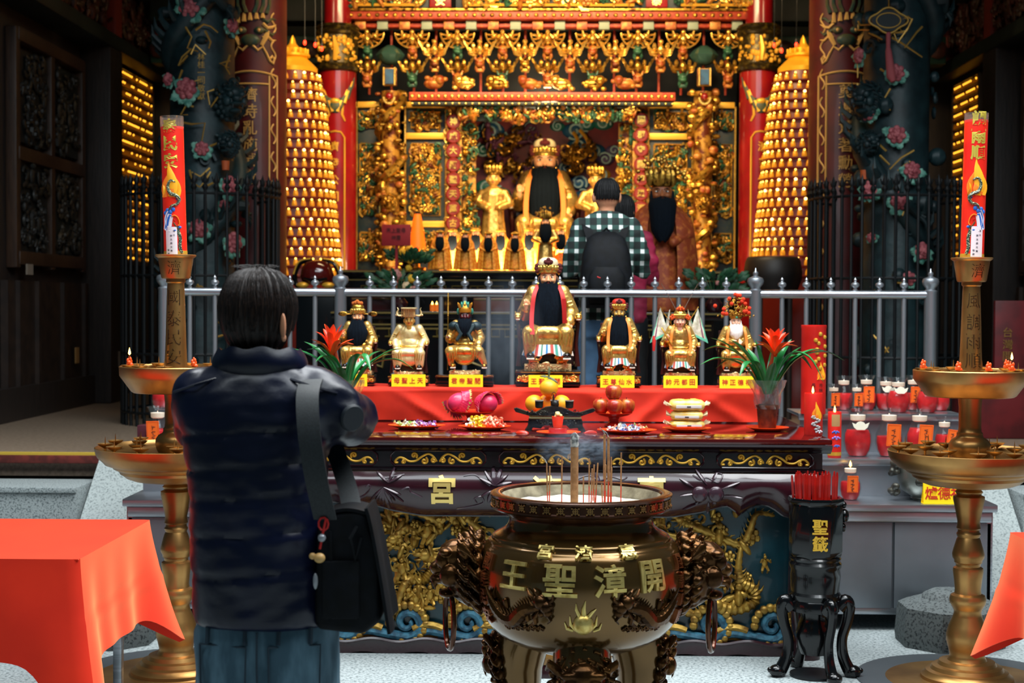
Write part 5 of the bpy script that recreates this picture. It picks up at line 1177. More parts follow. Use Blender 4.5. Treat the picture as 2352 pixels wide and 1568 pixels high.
def pagoda(pxc, lab, seed):
    cx = X(pxc, PGY); t = thing('lamp_pagoda', lab, 'lamp tower', (cx, PGY, FZ)); rr = random.Random(seed)
    pz = lambda y: Z(y, PGY, pxc) - FZ
    tab = [(100, 20), (140, 40), (171, 56), (262, 72), (400, 87), (530, 99), (640, 108), (760, 112)]
    R_ = lambda y: lerp_tab(tab, y)[0] / PS
    mb = MB(); mb.lathe([(.44, 0), (.44, .25), (.42, .3), (.42, .5), (R_(660), pz(660))] + [(R_(y), pz(y)) for y in range(640, 165, -22)] + [(R_(168), pz(166))], 48); part('body', mb, PGB, t)
    mb = MB(); mb.lathe([(R_(166) + .01, pz(168)), (R_(166) + .012, pz(158)), (.16, pz(143)), (.13, pz(136)), (.125, pz(134)), (.125, pz(131))], 40, caps=False); mb.lathe([(.15, pz(131)), (.15, pz(126)), (.1, pz(124)), (.1, pz(112)), (.06, pz(110)), (.03, pz(100)), (.02, pz(90)), (0, pz(80))], 32)
    for k in range(14): a = k * 2 * pi / 14; mb.box((.13 * cos(a), .13 * sin(a), pz(120)), (.02, .02, .05), 0, .004)
    part('gilded_top', mb, PGG, t)
    lst = []
    y = 181
    while y < 640:
        n = int(2 * pi * R_(y) / .073); ph = rr.random()
        mb = MB()
        for k in range(n):
            a = 2 * pi * (k + ph) / n
            if sin(a) < .18: lst.append((a, y))
        y += 22.2
    lst.sort(key=lambda q: -(-sin(q[0]) + (.25 if q[1] < 430 else 0)))
    rest = MB()
    for i, (a, y) in enumerate(lst):
        r = R_(y) + .012; p = (r * cos(a), r * sin(a), pz(y))
        br = rr.random() < .17
        if i < 100: part('niche_lamp', nbe if br else nme, None, t, p)
        else: rest.join(nb if br else nm_, Matrix.Translation(p), None if not br else [q if q == 0 else 2 for q in nb.m])
    part('niche_lamp', rest, [AMB, BULB, nbe.materials[1]], t, kind='stuff')
    mb = MB(); y = 192
    while y < 650: 
        r = R_(y) + .01; mb.lathe([(r - .02, pz(y)), (r + .028, pz(y) - .004), (r + .028, pz(y) + .006), (r - .02, pz(y) + .012)], 44, caps=False); y += 22.2
    part('shelf_ring', mb, PGB, t)
pagoda(672, 'glowing gold pagoda of small lamps behind the praying man', 3); pagoda(1839, 'glowing gold pagoda of small lamps behind the black drum', 4)
RBULB = mat('red_bulb', '#ff4a30', .3, emit='#ff2a14', es=6.)
for i, (px, py) in enumerate(((724, 103), (739, 112), (700, 98), (1778, 104), (1795, 116), (1829, 103))):
    mb = MB(); mb.ell((0, 0, 0), (.014, .014, .022), 10, 8); mb.tube([(0, 0, .02), (0, 0, .05)], .012, 8, 1); mb.tube([(0, 0, .05), (0, 0, .9)], .003, 5, 1)
    solo('red_bulb', mb, [RBULB, BLACKM], 'small glowing red bulb hanging at the tip of the lamp pagoda %s' % ('behind the praying man', 'behind the black drum')[i > 2], 'light bulb', P(px, py, 13.0), 0, ('red bulbs over the pagoda behind the man', 'red bulbs over the pagoda behind the drum')[i > 2])
# lamp panels on the side walls
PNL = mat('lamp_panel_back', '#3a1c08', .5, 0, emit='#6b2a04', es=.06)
tiny = MB(); tiny.ell((0, 0, 0), (.008, .011, .012), 6, 4); tiny.box((0, 0, -.03), (.018, .022, .036), 1)
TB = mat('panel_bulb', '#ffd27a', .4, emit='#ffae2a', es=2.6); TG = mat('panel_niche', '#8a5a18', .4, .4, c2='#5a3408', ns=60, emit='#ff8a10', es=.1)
tme = tiny.mesh('niche_lamp', [TB, TG])
def wall_panel(xw, s, y0, y1, z0, z1, lab, seed):
    rr = random.Random(seed); t = thing('lamp_wall', lab, 'lamp panel', (xw, (y0 + y1) / 2, (z0 + z1) / 2)); w, h = y1 - y0, z1 - z0
    mb = MB(); mb.box((s * .02, 0, 0), (.04, w, h)); part('back_board', mb, PNL, t)
    mb = MB()
    for yy in (-w / 2, w / 2): mb.box((s * .04, yy, 0), (.09, .05, h + .08), 0, .01)
    for zz in (-h / 2, h / 2): mb.box((s * .04, 0, zz), (.09, w + .05, .05), 0, .01)
    part('panel_frame', mb, WD, t)
    ny, nz = max(3, int(w / .062)), int(h / .095); rest = MB(); k = 0
    cells = [(i, j) for j in range(nz) for i in range(ny)]
    for i, j in cells:
        p = (s * .06, -w / 2 + (i + .5) * w / ny, -h / 2 + (j + .5) * h / nz)
        lit = rr.random() < (.6 if (j // 2 + seed) % 3 else .2)
        if (i + j * 7) % max(1, len(cells) // 95) == 0 and k < 98: part('niche_lamp', tme, None, t, p); k += 1
        else: rest.join(tiny, Matrix.Translation(p), None if lit else [1] * len(tiny.f))
        if i == 0: rest.box((s * .05, 0, p[2] - .055), (.07, w, .008), 2)
    part('niche_lamp', rest, [TB, TG, PNL], t, kind='stuff')
wall_panel(XL + .0, 1, 14.2, 15.85, 1.98, 3.9, 'tall panel of tiny amber lamps on the timber wall beyond the four-panel door', 1)
wall_panel(XR - .0, -1, 14.75, 15.7, 1.98, 3.88, 'panel of tiny amber lamps on the timber wall beside the unlit candle', 2)
wall_panel(XR - .0, -1, 14.0, 14.45, 1.98, 3.86, 'narrow panel of tiny amber lamps beyond the candle before the dark pillar', 3)
# ------------------------------------------------------------------ offerings on the table
def plate(px, y, rx, ry, lab, h=.016):
    mb = MB(); mb.lathe([(.0, .003), (.55, .003), (.6, .0), (.66, .003), (.93, h * .9), (1., h), (1.0, h + .003), (.92, h), (.62, .008), (0, .007)], 44); mb.warp(lambda a, b, c: (a * rx, b * ry, c))
    p = P(px, 985, y); return solo('plate', mb, OPLAST, lab, 'plate', (p.x, y, ZT + .001)), p.x
CANDY = {n: [mat('wrap_' + n, a, .25, 0, c2=b, ns=90, lo=.45, hi=.55, coat=.3)] for n, a, b in (('white', '#f0ede4', '#d8dfc8'), ('purple', '#d9bfe0', '#7b3f96'), ('yellow', '#f6e24a', '#e8b51a'), ('pink', '#f6b59a', '#ee7f5a'), ('silver', '#dfe3ea', '#8fa0b8'), ('blue', '#e8ecf4', '#2f55a8'), ('red', '#e0392a', '#f0c8a0'), ('green', '#e7f0c0', '#9fc85a'))}
cmesh = {}
for n, ms in CANDY.items():
    mb = MB(); mb.ell((0, 0, 0), (.012, .008, .007), 9, 6)
    for s in (-1, 1):
        c = [(s * .011, 0, 0)] + [(s * .022, .009 * cos(a), .009 * sin(a) + .002 * sin(3 * a)) for a in [2 * pi * i / 9 for i in range(9)]]
        mb.add(c, [(0, i + 1, (i + 1) % 9 + 1) for i in range(9)])
    cmesh[n] = mb.mesh('wrapped_candy', ms)
rcd = random.Random(8)
def candies(cx, cy, rx, ry, n, kinds, heap, lab, grp, fn=None):
    for i in range(n):
        a = rcd.random() * 6.28; q = sqrt(rcd.random()) * .8; x, y = q * cos(a) * rx, q * sin(a) * ry
        k = rcd.choice(kinds) if fn is None else fn(x / rx)
        o = bpy.data.objects.new('wrapped_candy', cmesh[k]); COL.objects.link(o)
        o.location = (cx + x, cy + y, ZT + .0145 + heap * (1 - q) * rcd.uniform(.3, 1) + .004 * (i % 3)); o.rotation_euler = (rcd.uniform(-.5, .5), rcd.uniform(-.7, .7), rcd.uniform(0, 6.3)); s = rcd.uniform(.85, 1.15); o.scale = (s, s, s)
        tagit(o, {'w': lab}['w'] % k, 'candy', '%s %s' % (k, grp), 'thing')
_, x = plate(957, 7.05, .137, .085, 'oval orange plate holding flat rows of pale and purple sweets'); candies(x, 7.05, .12, .07, 30, None, .006, 'small wrapped candy in %s paper on the plate with purple sweets', 'sweets on the purple sweet plate', lambda t: 'purple' if t > .05 else rcd.choice(['white', 'green', 'white']))
_, x = plate(1113, 7.02, .125, .085, 'oval orange plate heaped with yellow and pink wrapped sweets'); candies(x, 7.02, .105, .065, 70, None, .055, 'small wrapped candy in %s paper on the heaped plate before dragon fruit', 'sweets on the heaped plate', lambda t: ('yellow' if -.55 < t < -.02 else 'white' if t <= -.55 else rcd.choice(['pink', 'pink', 'pink', 'red'])))
_, x = plate(1440, 6.86, .137, .085, 'oval orange plate of silver and blue sweets before the apples'); candies(x, 6.86, .115, .065, 40, ['silver', 'blue', 'white', 'silver', 'green', 'silver', 'red'], .018, 'small wrapped candy in %s paper on the plate before the apples', 'sweets on the plate before the apples')
_, xpk = plate(1577, 6.98, .115, .08, 'orange plate under the stack of three yellow cake packets')
_, xsau = plate(1763, 7.05, .1, .09, 'round orange saucer under the potted bromeliad at the table end')
_, xsm = plate(1283, 6.72, .1, .085, 'small orange plate with a red box before the black censer')
# three packets
PKG = mat('cake_packet', '#efb93c', .3, 0, c2='#f5d680', ns=25, coat=.4, bump=.25, bs=30, bdist=.004); PKE = mat('cellophane_edge', '#f0dcb8', .15, 0, trans=.4, coat=.4)
zpk = ZT + .016
for i, (w, d, h, rz, lab) in enumerate(((.165, .12, .04, .1, 'bottom yellow cake packet of the stack on the orange plate'), (.155, .12, .048, -.08, 'middle yellow cake packet of the stack on the orange plate'), (.165, .125, .055, .06, 'topmost yellow cake packet with crinkled ends on the stack'))):
    mb = MB()
    mb.surf(lambda u, v: (lambda a, b: ((abs(cos(a)) ** .45 * (1 if cos(a) > 0 else -1)) * w / 2 * sin(b) ** .35, (abs(sin(a)) ** .45 * (1 if sin(a) > 0 else -1)) * d / 2 * sin(b) ** .35, h / 2 - cos(b) * h / 2 * (1 + .1 * noise.noise(Vector((a * 3, b * 2, i))))))(u * 2 * pi, .02 + (pi - .04) * v), 40, 14, 0, 0, True)
    t = thing('cake_packet', lab, 'packaged cake', (xpk, 6.98, zpk), rz, None); part('wrapper', mb, PKG, t)
    mb = MB()
    for s in (-1, 1): mb.surf(lambda u, v: (s * (w / 2 - .01 + .028 * v), (u - .5) * d * (.7 + .25 * v), h * .45 + .01 * sin(u * 19) * v + .012 * v), 16, 3, 0, .001)
    part('crimped_end', mb, PKE, t)
    mb = MB(); mb.box((0, -d / 2 - .001, h * .42), (w * .72, .004, h * .26), 0, .001); mb.box((0, -d / 2 - .004, h * .42), (.018, .003, .004), 1); part('printed_strip', mb, [mat('strip_pale', '#e4dcd8', .5), INK], t)
    zpk += h * .93
# footed dishes with fruit
def footed(px, y, r, lab):
    p = P(px, 970, y); mb = MB(); mb.lathe([(.5 * r, 0), (.52 * r, .006), (.3 * r, .02), (.26 * r, .035), (.32 * r, .045), (.8 * r, .055), (r, .066), (r, .069), (.85 * r, .063), (0, .056)], 40); solo('footed_dish', mb, mat('red_plastic', '#c9200f', .25, 0, coat=.3), lab, 'dish', (p.x, y, ZT + .001)); return p.x
xa = footed(1410, 7.25, .09, 'red footed dish under the four apples'); xd = footed(1086, 7.3, .11, 'red footed dish under the two dragon fruits'); xo = footed(1262, 7.36, .09, 'red footed dish under the oranges behind the black censer')
APP = mat('apple_skin', '#a3281c', .3, 0, c2='#d0852f', ns=9, lo=.5, hi=.75, stretch=(3, 3, .5), coat=.3)
def apple(x, y, z, r, lab):
    mb = MB(); mb.lathe([(0, .12 * r), (.25 * r, .02 * r), (.5 * r, .08 * r), (.85 * r, .5 * r), (1.0 * r, 1.05 * r), (.92 * r, 1.5 * r), (.62 * r, 1.8 * r), (.3 * r, 1.83 * r), (.08 * r, 1.65 * r), (0, 1.6 * r)], 26); t = thing('apple', lab, 'apple', (x, y, z), R.random() * 6); part('flesh', mb, APP, t)
    mb = MB(); mb.tube([(0, 0, 1.62 * r), (.05 * r, 0, 2.0 * r)], .05 * r, 6); part('stem', mb, WDB, t)
zf = ZT + .06; ra = .041
apple(xa - .062, 7.25, zf, ra, 'red apple on the footed dish nearest the censer'); apple(xa + .002, 7.2, zf, ra, 'front middle red apple of the lower layer on its dish'); apple(xa + .062, 7.25, zf, ra, 'red apple on the footed dish nearest the cake packets'); apple(xa - .002, 7.24, zf + 1.62 * ra, ra * 1.02, 'red apple balanced on top of the other three')
DRF = mat('dragonfruit_skin', '#e0345f', .4, 0, c2='#c01f4a', ns=12, coat=.2); DRT = mat('scale_tip', '#d9c27a', .5, 0, c2='#9fae55', ns=20)
def dragonfruit(x, y, z, rz, lab):
    t = thing('dragon_fruit', lab, 'dragon fruit', (x, y, z), rz); a, b = .062, .05
    mb = MB(); mb.ell((0, 0, b), (a, b, b), 24, 16); part('flesh', mb, DRF, t)
    mb = MB(); 
    for i in range(30):
        u = -0.9 + 1.7 * ((i * .618) % 1); th = i * 2.4; q = sqrt(max(0, 1 - u * u)); n = Vector((u, q * cos(th), q * sin(th))); c = Vector((u * a, q * b * cos(th), b + q * b * sin(th)))
        d = Vector((1, 0, 0)) - n * n.x; d = d.normalized() if d.length > .1 else Vector((0, 0, 1)); s = n.cross(d)
        mb.surf(lambda uu, v: c + d * (v * .042 - .014) + s * (uu - .5) * .034 * (1 - v) ** .6 + n * (.003 + .026 * v * v), 4, 5, 0, .0015, mf=lambda uu, v: 1 if v > .78 else 0)
    part('fruit_scale', mb, [DRF, DRT], t)
dragonfruit(xd - .064, 7.3, zf - .002, .5, 'pink dragon fruit with curled scales nearest the praying man'); dragonfruit(xd + .064, 7.29, zf - .002, -.6, 'pink dragon fruit with curled scales nearest the black censer')
ORN = mat('orange_peel', '#f5a017', .4, 0, c2='#f0b32e', ns=6, bump=.15, bs=160, bdist=.001)
def orange(x, y, z, r, lab, leaf=False):
    mb = MB(); mb.ell((0, 0, r * .93), (r, r, r * .93), 26, 16); t = thing('orange', lab, 'orange', (x, y, z)); part('peel', mb, ORN, t)
    if leaf:
        mb = MB(); mb.tube([(0, 0, r * 1.8), (.002, 0, r * 2.4), (-.002, 0, r * 3.0)], .002, 5)
        for d, l in (((-1, -.1, .1), .045), ((.7, -.2, -.45), .055), ((.1, -.2, -.9), .03), ((.05, 0, 1), .05)): ruffle_leaf(mb, (0, 0, r * 2.1), d, (0, -1, .4), l, .006, 0)
        part('twig', mb, mat('twig_green', '#5f6a48', .6), t)
orange(xo - .075, 7.36, zf, .046, 'orange fruit low behind the outer cup of the censer'); orange(xo - .012, 7.4, zf, .046, 'orange fruit in the middle of the lower layer behind the censer'); orange(xo + .058, 7.36, zf, .046, 'orange fruit of the lower layer nearest the apples'); orange(xo - .004, 7.34, zf + .078, .046, 'topmost orange with a leafy twig behind the black censer', True)
# small black roofed censer with cups
CB = mat('dark_cast_metal', '#20242a', .4, .6, c2='#3a3830', ns=30, bump=.5, bs=60, bdist=.003); CGR = mat('cast_gold_edge', '#8b8158', .4, .6)
pc_ = P(1275, 985, 7.02); ct_ = thing('cup_stand', 'small black cast metal stand with upturned roof arms before the oranges', 'altar stand', (pc_.x, 7.02, ZT + .001)); k = 7.02 / FPX
def sp(px, py): return ((px - 1275) * k, (985 - py) * k)
mb = MB(); poly = [sp(1205, 986), sp(1212, 975), sp(1213, 962), sp(1218, 954), sp(1332, 954), sp(1337, 962), sp(1338, 975), sp(1345, 986), sp(1330, 986), sp(1326, 978), sp(1308, 980), sp(1300, 972), sp(1250, 972), sp(1242, 980), sp(1224, 978), sp(1220, 986)]
mb.prism(poly, .1, 0, UP(0, .05, 0)); mb.box((0, 0, (985 - 956) * k), (.245, .115, .008), 1, .002); T = Matrix.Translation((0, -.05, (985 - 966) * k)); carve(mb, .2, .03, 40, R, .006, .015, (0,), T); part('body', mb, [CB, CGR], ct_)
mb = MB(); up = [sp(1180, 936), sp(1186, 934), sp(1216, 944), sp(1230, 944), sp(1252, 932), sp(1270, 929), sp(1290, 932), sp(1318, 944), sp(1332, 944), sp(1362, 934), sp(1367, 937), sp(1364, 942), sp(1335, 952), sp(1216, 952), sp(1184, 943)]
mb.prism(up, .05, 0, UP(0, .025, 0)); T = Matrix.Translation((0, -.026, (985 - 944) * k)); carve(mb, .26, .014, 40, R, .005, .012, (0,), T); part('roof_arm', mb, [CB], ct_)
mb = MB(); mb.tube([(-.008, 0, (985 - 930) * k), (-.008, 0, (985 - 903) * k)], [.008, .003], 7); mb.tube([(-.006 + .01 * cos(a), 0, (985 - 905) * k + .014 * sin(a)) for a in [2 * pi * i / 20 for i in range(21)]], .0014, 5); mb.ell((0, -.01, (985 - 925) * k), (.018, .016, .02), 9, 7); part('finial', mb, CB, ct_)
for px in (1238, 1274, 1308):
    mb = MB(); mb.lathe([(.012, 0), (.0185, .004), (.02, .034), (.0205, .037), (.0185, .037), (.017, .01), (0, .009)], 22); mb.lathe([(.0203, .034), (.021, .038), (.018, .038)], 22, m=1, caps=False); q = part('cup', mb, [CB, mat('cup_rim', '#c9c4b8', .4)], ct_, ((px - 1275) * k, .035 if px != 1274 else .05, (985 - 936) * k))
p = P(1281, 985, 6.72); mb = MB(); mb.lathe([(.038, 0), (.042, .003), (.042, .024), (.04, .027), (0, .027)], 30); solo('round_box', mb, mat('red_clear_plastic', '#b8231c', .15, 0, trans=.25, coat=.4), 'round red plastic box on the small plate before the censer', 'box', (p.x, 6.72, ZT + .0095))
mb = MB(); mb.lathe([(.02, 0), (.027, .05), (.024, .05), (.018, .01), (0, .01)], 24); t = thing('red_cup', 'orange cup of yellow offerings standing on the round red box', 'cup', (p.x, 6.725, ZT + .037)); part('cup', mb, OPLAST, t)
mb = MB(); 
for i in range(8): a = i * 2.4; mb.ell((.012 * cos(a) * (i % 3) / 2, .012 * sin(a) * (i % 3) / 2, .05 + .005 * (i % 4)), (.011, .009, .008), 7, 5)
part('yellow_offering', mb, mat('pale_yellow', '#ecd58a', .5), t)
MOON = mat('moon_block', '#c72c17', .3, 0, coat=.3)
def block(px, y, rz, lab):
    mb = MB(); mb.surf(lambda u, v: (lambda th: (.03 * cos(th), .012 * sin(th) * (1.2 if sin(th) > 0 else .2) + .004 * cos(2 * th), .0))(0) if 0 else (lambda th, r: (.032 * cos(th) * r, (.016 * sin(th) if sin(th) > 0 else .004 * sin(th)) * r, .001 + .014 * sqrt(max(0, 1 - r * r))))(u * 2 * pi, 1 - v * .999), 24, 6, 0, 0, True); mb.add([], [])
    p = P(px, 990, y); solo('moon_block', mb, MOON, lab, 'divination block', (p.x, y, ZT + .001), rz)
block(1200, 6.82, 2.8, 'small red crescent divination block beside the black censer toward the sweets'); block(1357, 6.83, .3, 'small red crescent divination block between the censer and the silver sweets')
# bromeliads
BLF = mat('bromeliad_leaf', '#1d6b33', .32, 0, c2='#2f8a48', ns=5, stretch=(1, 1, .6), coat=.25); BRF = mat('bract_red', '#ee3a14', .4, 0, c2='#f5571c', ns=9)
def strap(mb, pts, w, m, fold=.35, tip=.08):
    pp = smooth_pts(pts, 5); N = len(pp); c0 = pp[0]
    for i in range(1): pass
    vs = []; 
    for i, p in enumerate(pp):
        t = (pp[min(i + 1, N - 1)] - pp[max(0, i - 1)]).normalized(); s = t.cross(Vector((0, 0, 1)));
        if s.length < .05: s = t.cross(Vector((t.x + .3, 1, 0)))
        s.normalize(); n = s.cross(t).normalized(); f = i / (N - 1); ww = w * (.75 + .5 * sin(pi * f)) * min(1, (1 - f) / .3 + tip * .2) ** .8
        vs += [p - s * ww + n * ww * fold, p - s * ww * .5 + n * ww * fold * .25, p, p + s * ww * .5 + n * ww * fold * .25, p + s * ww + n * ww * fold]
    fs = [(i * 5 + j, i * 5 + j + 1, i * 5 + j + 6, i * 5 + j + 5) for i in range(N - 1) for j in range(4)]
    mb.add(vs, fs, m)
def bromeliad(px, y, tips, flower, lab, pot=True):
    p0 = P(px, 985, y); t = thing('bromeliad', lab, 'potted plant', (p0.x, y, ZT + .012 if pot else ZT + .002)); z0 = t.location.z; kk = y / FPX
    zz = lambda py: Z(py, y, px) - z0; xx = lambda q: (q - px) * kk
    mb = MB(); mb.lathe([(.038, 0), (.041, .004), (.05, zz(936)), (.053, zz(934)), (.053, zz(929)), (.046, zz(930)), (.044, zz(945)), (0, zz(945))], 30); part('pot', mb, mat('brown_pot', '#6d3a20', .5, 0, c2='#4a2415', ns=35, coat=.2), t)
    mb = MB(); mb.surf(lambda u, v: (lambda a, r: (r * cos(a), r * sin(a), zz(938) + (zz(872) - zz(938)) * v))(u * 2 * pi, .053 + .028 * v ** 1.3 + .01 * v * sin(u * 2 * pi * 9) + .006 * sin(u * 40 + v * 9)), 60, 8, 0, .0006, True); part('plastic_wrap', mb, mat('cellophane', '#eef2f2', .08, 0, trans=.92, ior=1.08, coat=.4, alpha=.45), t)
    base = Vector((0, 0, zz(905)))
    for i, (qx, qy, dy, arch) in enumerate(tips):
        mb = MB(); e = Vector((xx(qx), dy, zz(qy))); m1 = base.lerp(e, .35) + Vector((0, 0, .10 * arch)); m2 = base.lerp(e, .72) + Vector((0, 0, .085 * arch)); st = base + Vector((e.x * .06, e.y * .08, 0))
        strap(mb, [st, m1, m2, e], .0175, 0); part('leaf', mb, BLF, t)
    fx, fy0, fy1 = flower
    mb = MB(); strap(mb, [base, base + Vector((xx(fx) * .4, 0, .06)), Vector((xx(fx), 0, zz(fy1)))], .02, 0, .8); mb.tube([base, Vector((xx(fx) * .8, 0, zz(fy1)))], .008, 7); part('flower_stalk', mb, [mat('stalk_red', '#a63a1e', .45)], t)
    top = Vector((xx(fx), 0, zz(fy1) - .04))
    for k in range(16):
        mb = MB(); ring = k // 6; a = k * 2.4 + .4; o = Vector((cos(a), sin(a) * .9, 0)); h = zz(fy0) - top.z; L_ = (.115, .085, .05)[min(2, ring)]; up = (.55, .85, 1.0)[min(2, ring)]
        strap(mb, [top + Vector((0, 0, .01 * ring)), top + o * L_ * .45 + Vector((0, 0, h * up * .62)), top + o * L_ * .95 + Vector((0, 0, h * up * .93 - .012 * (2 - ring) * (k % 2)))], .0125, 0, .45); part('bract', mb, BRF, t)
    return t
TR = [(1604, 838, -.05, .8), (1612, 808, .04, .9), (1630, 776, .0, .5), (1668, 778, -.08, .4), (1700, 795, .08, .3), (1690, 862, -.12, 1.0), (1720, 800, .1, .2), (1790, 790, .08, .2), (1838, 796, .0, .3), (1824, 780, .1, .3), (1912, 812, .06, .8), (1940, 828, .02, 1.0), (1884, 878, -.08, 1.6), (1872, 850, .1, 1.1), (1735, 780, .04, .1), (1770, 830, -.1, .15), (1650, 850, .12, .9)]
bromeliad(1762, 7.05, TR, (1778, 748, 800), 'potted bromeliad with one red flower in cellophane at the table end beside the candles')
TL = [(628, 812, .02, .8), (700, 803, .05, .6), (717, 800, -.04, .7), (730, 830, -.08, .8), (762, 812, -.05, .25), (780, 842, -.1, .3), (858, 848, -.12, 1.2), (872, 806, .06, .4), (928, 800, .04, .5), (950, 846, .0, .9), (905, 815, .1, .5), (820, 812, -.06, .3), (690, 786, .1, .4), (840, 830, .1, .4)]
bromeliad(795, 7.12, TL, (762, 738, 802), 'potted bromeliad with one red flower partly hidden behind the praying man')
# ------------------------------------------------------------------ deity statues
SKIN = mat('painted_face_warm', '#eeaa78', .4, 0); SKING = mat('gilt_face', '#d8a854', .35, .35); SKINP = mat('pale_face', '#efb89a', .4, 0); SKINR = mat('dark_red_face', '#56161a', .35, 0, coat=.2)
BRD = mat('black_beard', '#080e15', .9, 0, spec=.12, c2='#0f1923', ns=60, stretch=(9, 9, 1), bump=.7, bs=90, bdist=.004); BRDW = mat('white_beard', '#f0eee8', .7, 0, bump=.5, bs=60, bdist=.003)
WHT = mat('eye_white', '#f3efe6', .4); LIP = mat('lip_red', '#a8342c', .5); POM = mat('maroon_pompom', '#5a1a1c', .9, 0, bump=.8, bs=300, bdist=.003); POMO = mat('orange_pompom', '#e8571a', .9, 0, bump=.8, bs=300, bdist=.003); POMR = mat('red_pompom', '#e03a14', .9, 0, bump=.6, bs=300, bdist=.003)
ROBE = mat('gilded_robe', '#dcb060', .3, .75, c2='#9a6a24', ns=26, lo=.5, hi=.72, bump=.7, bs=34, bdist=.008)
ROBEP = mat('pale_gilded_robe', '#ecd49a', .38, .5, c2='#c9a25a', ns=22, lo=.5, hi=.75, bump=.4, bs=34, bdist=.006)
STRIPE = [mat('hem_white', '#e8e2d2', .6), mat('hem_blue', '#3f7fae', .6), mat('hem_red', '#b8453a', .6), mat('hem_teal', '#4f9f8f', .6)]
THR = mat('throne_lacquer', '#3a1210', .3, 0, c2='#200c0c', ns=8, coat=.3)
RIB = mat('red_ribbon', '#c0201c', .6); RIBO = mat('orange_ribbon', '#e07a1c', .6)
def head_mb(r, skin_i=0):
    mb = MB(); mb.ell((0, 0, 0), (r * .93, r * .95, r * 1.12), 20, 16); mb.ell((0, -r * .18, -r * .5), (r * .62, r * .68, r * .56), 16, 10)
    mb.tube([(0, 0, -r * .7), (0, r * .05, -r * 1.6)], r * .5, 12)
    for s in (-1, 1): mb.ell((s * r * .95, r * .05, -r * .1), (r * .14, r * .26, r * .36), 9, 7); mb.ell((s * r * .45, -r * .72, -r * .22), (r * .28, r * .22, r * .24), 10, 7)
    mb.tube([(0, -r * .88, r * .25), (0, -r * 1.02, -r * .12), (0, -r * 1.08, -r * .25)], [r * .08, r * .11, r * .15], 8, rnd=True)
    for s in (-1, 1): mb.ell((s * r * .12, -r * .98, -r * .27), r * .09, 7, 5)
    f = MB()
    for s in (-1, 1):
        f.ell((s * r * .38, -r * .84, r * .1), (r * .19, r * .06, r * .075), 10, 6, 0); f.ell((s * r * .38, -r * .89, r * .1), (r * .075, r * .04, r * .07), 8, 6, 1)
        f.tube([(s * r * .16, -r * .9, r * .26), (s * r * .4, -r * .87, r * .37), (s * r * .66, -r * .7, r * .3)], [r * .03, r * .05, r * .02], 6, 1)
        f.tube([(s * r * .18, -r * .89, r * .15), (s * r * .4, -r * .88, r * .19), (s * r * .58, -r * .76, r * .12)], r * .022, 5, 1)
    f.ell((0, -r * .95, -r * .52), (r * .22, r * .07, r * .075), 10, 6, 2)
    return mb, f
def pom_at(root, crown, pts, r, m, nm='pompom'):
    mb = MB(); mb.ell((0, 0, 0), 1, 12, 9); me = mb.mesh(nm, [m])
    for p in pts: o = part(nm, me, None, crown, p); o.scale = (r, r, r)
def hand_mb(c, s, d=(0, -1, 0), up=(0, 0, 1), flip=1):
    """palm with five fingers reaching along d"""
    d = Vector(d).normalized(); up = Vector(up).normalized(); sd = d.cross(up).normalized() * flip; c = Vector(c); mb = MB()
    mb.ell(c, (s * .42, s * .42, s * .3), 10, 7); mb.tube([c - d * s * .9, c], [s * .28, s * .36], 10, rnd=True)
    for i, l in enumerate((.75, .95, 1., .85)):
        b = c + d * s * .3 + sd * s * (-.3 + .2 * i); mb.tube([b, b + d * s * l * .45 - up * s * .08, b + d * s * l * .75 - up * s * .35], [s * .12, s * .11, s * .08], 7, rnd=True)
    b = c + sd * s * -.36; mb.tube([b, b - sd * s * .25 + d * s * .25, b - sd * s * .2 + d * s * .55 - up * s * .1], [s * .14, s * .12, s * .09], 7, rnd=True)
    return mb
def beard_mb(r, L, w, y0=0., seed=0):
    """hanging beard from the chin: three strands merging, r head radius"""
    mb = MB()
    def f(u, v):
        a = pi * (1 - u); prof = lerp_tab([(0, .75), (.12, .95), (.45, w), (.75, w * .86), (.93, w * .45), (1, .06)], v)[0] * r
        x = prof * cos(a); dep = (.5 + .3 * sin(pi * v)) * r * sin(a)
        return (x * (1 + .03 * sin(u * 60 + v * 5)), y0 - r * .62 - dep - .12 * r * v - .03 * r * sin(u * 55), -r * .62 - L * v + .1 * r * sin(u * 31 + 1) * v ** 3)
    mb.surf(f, 44, 20, 0, r * .25)
    for s in (-1, 1): mb.tube([(s * r * .1, y0 - r * 1.0, -r * .42), (s * r * .42, y0 - r * .98, -r * .55), (s * r * .55, y0 - r * .95, -r * .9), (s * r * .58, y0 - r * 1.0, -r * 1.5)], [r * .06, r * .12, r * .12, r * .05], 8, rnd=True)
    for s in (-1, 1): mb.tube([(s * r * .92, y0 - r * .15, r * .1), (s * r * .92, y0 - r * .35, -r * .5), (s * r * .85, y0 - r * .7, -r * 1.1)], [r * .08, r * .16, r * .2], 8, rnd=True)
    return mb
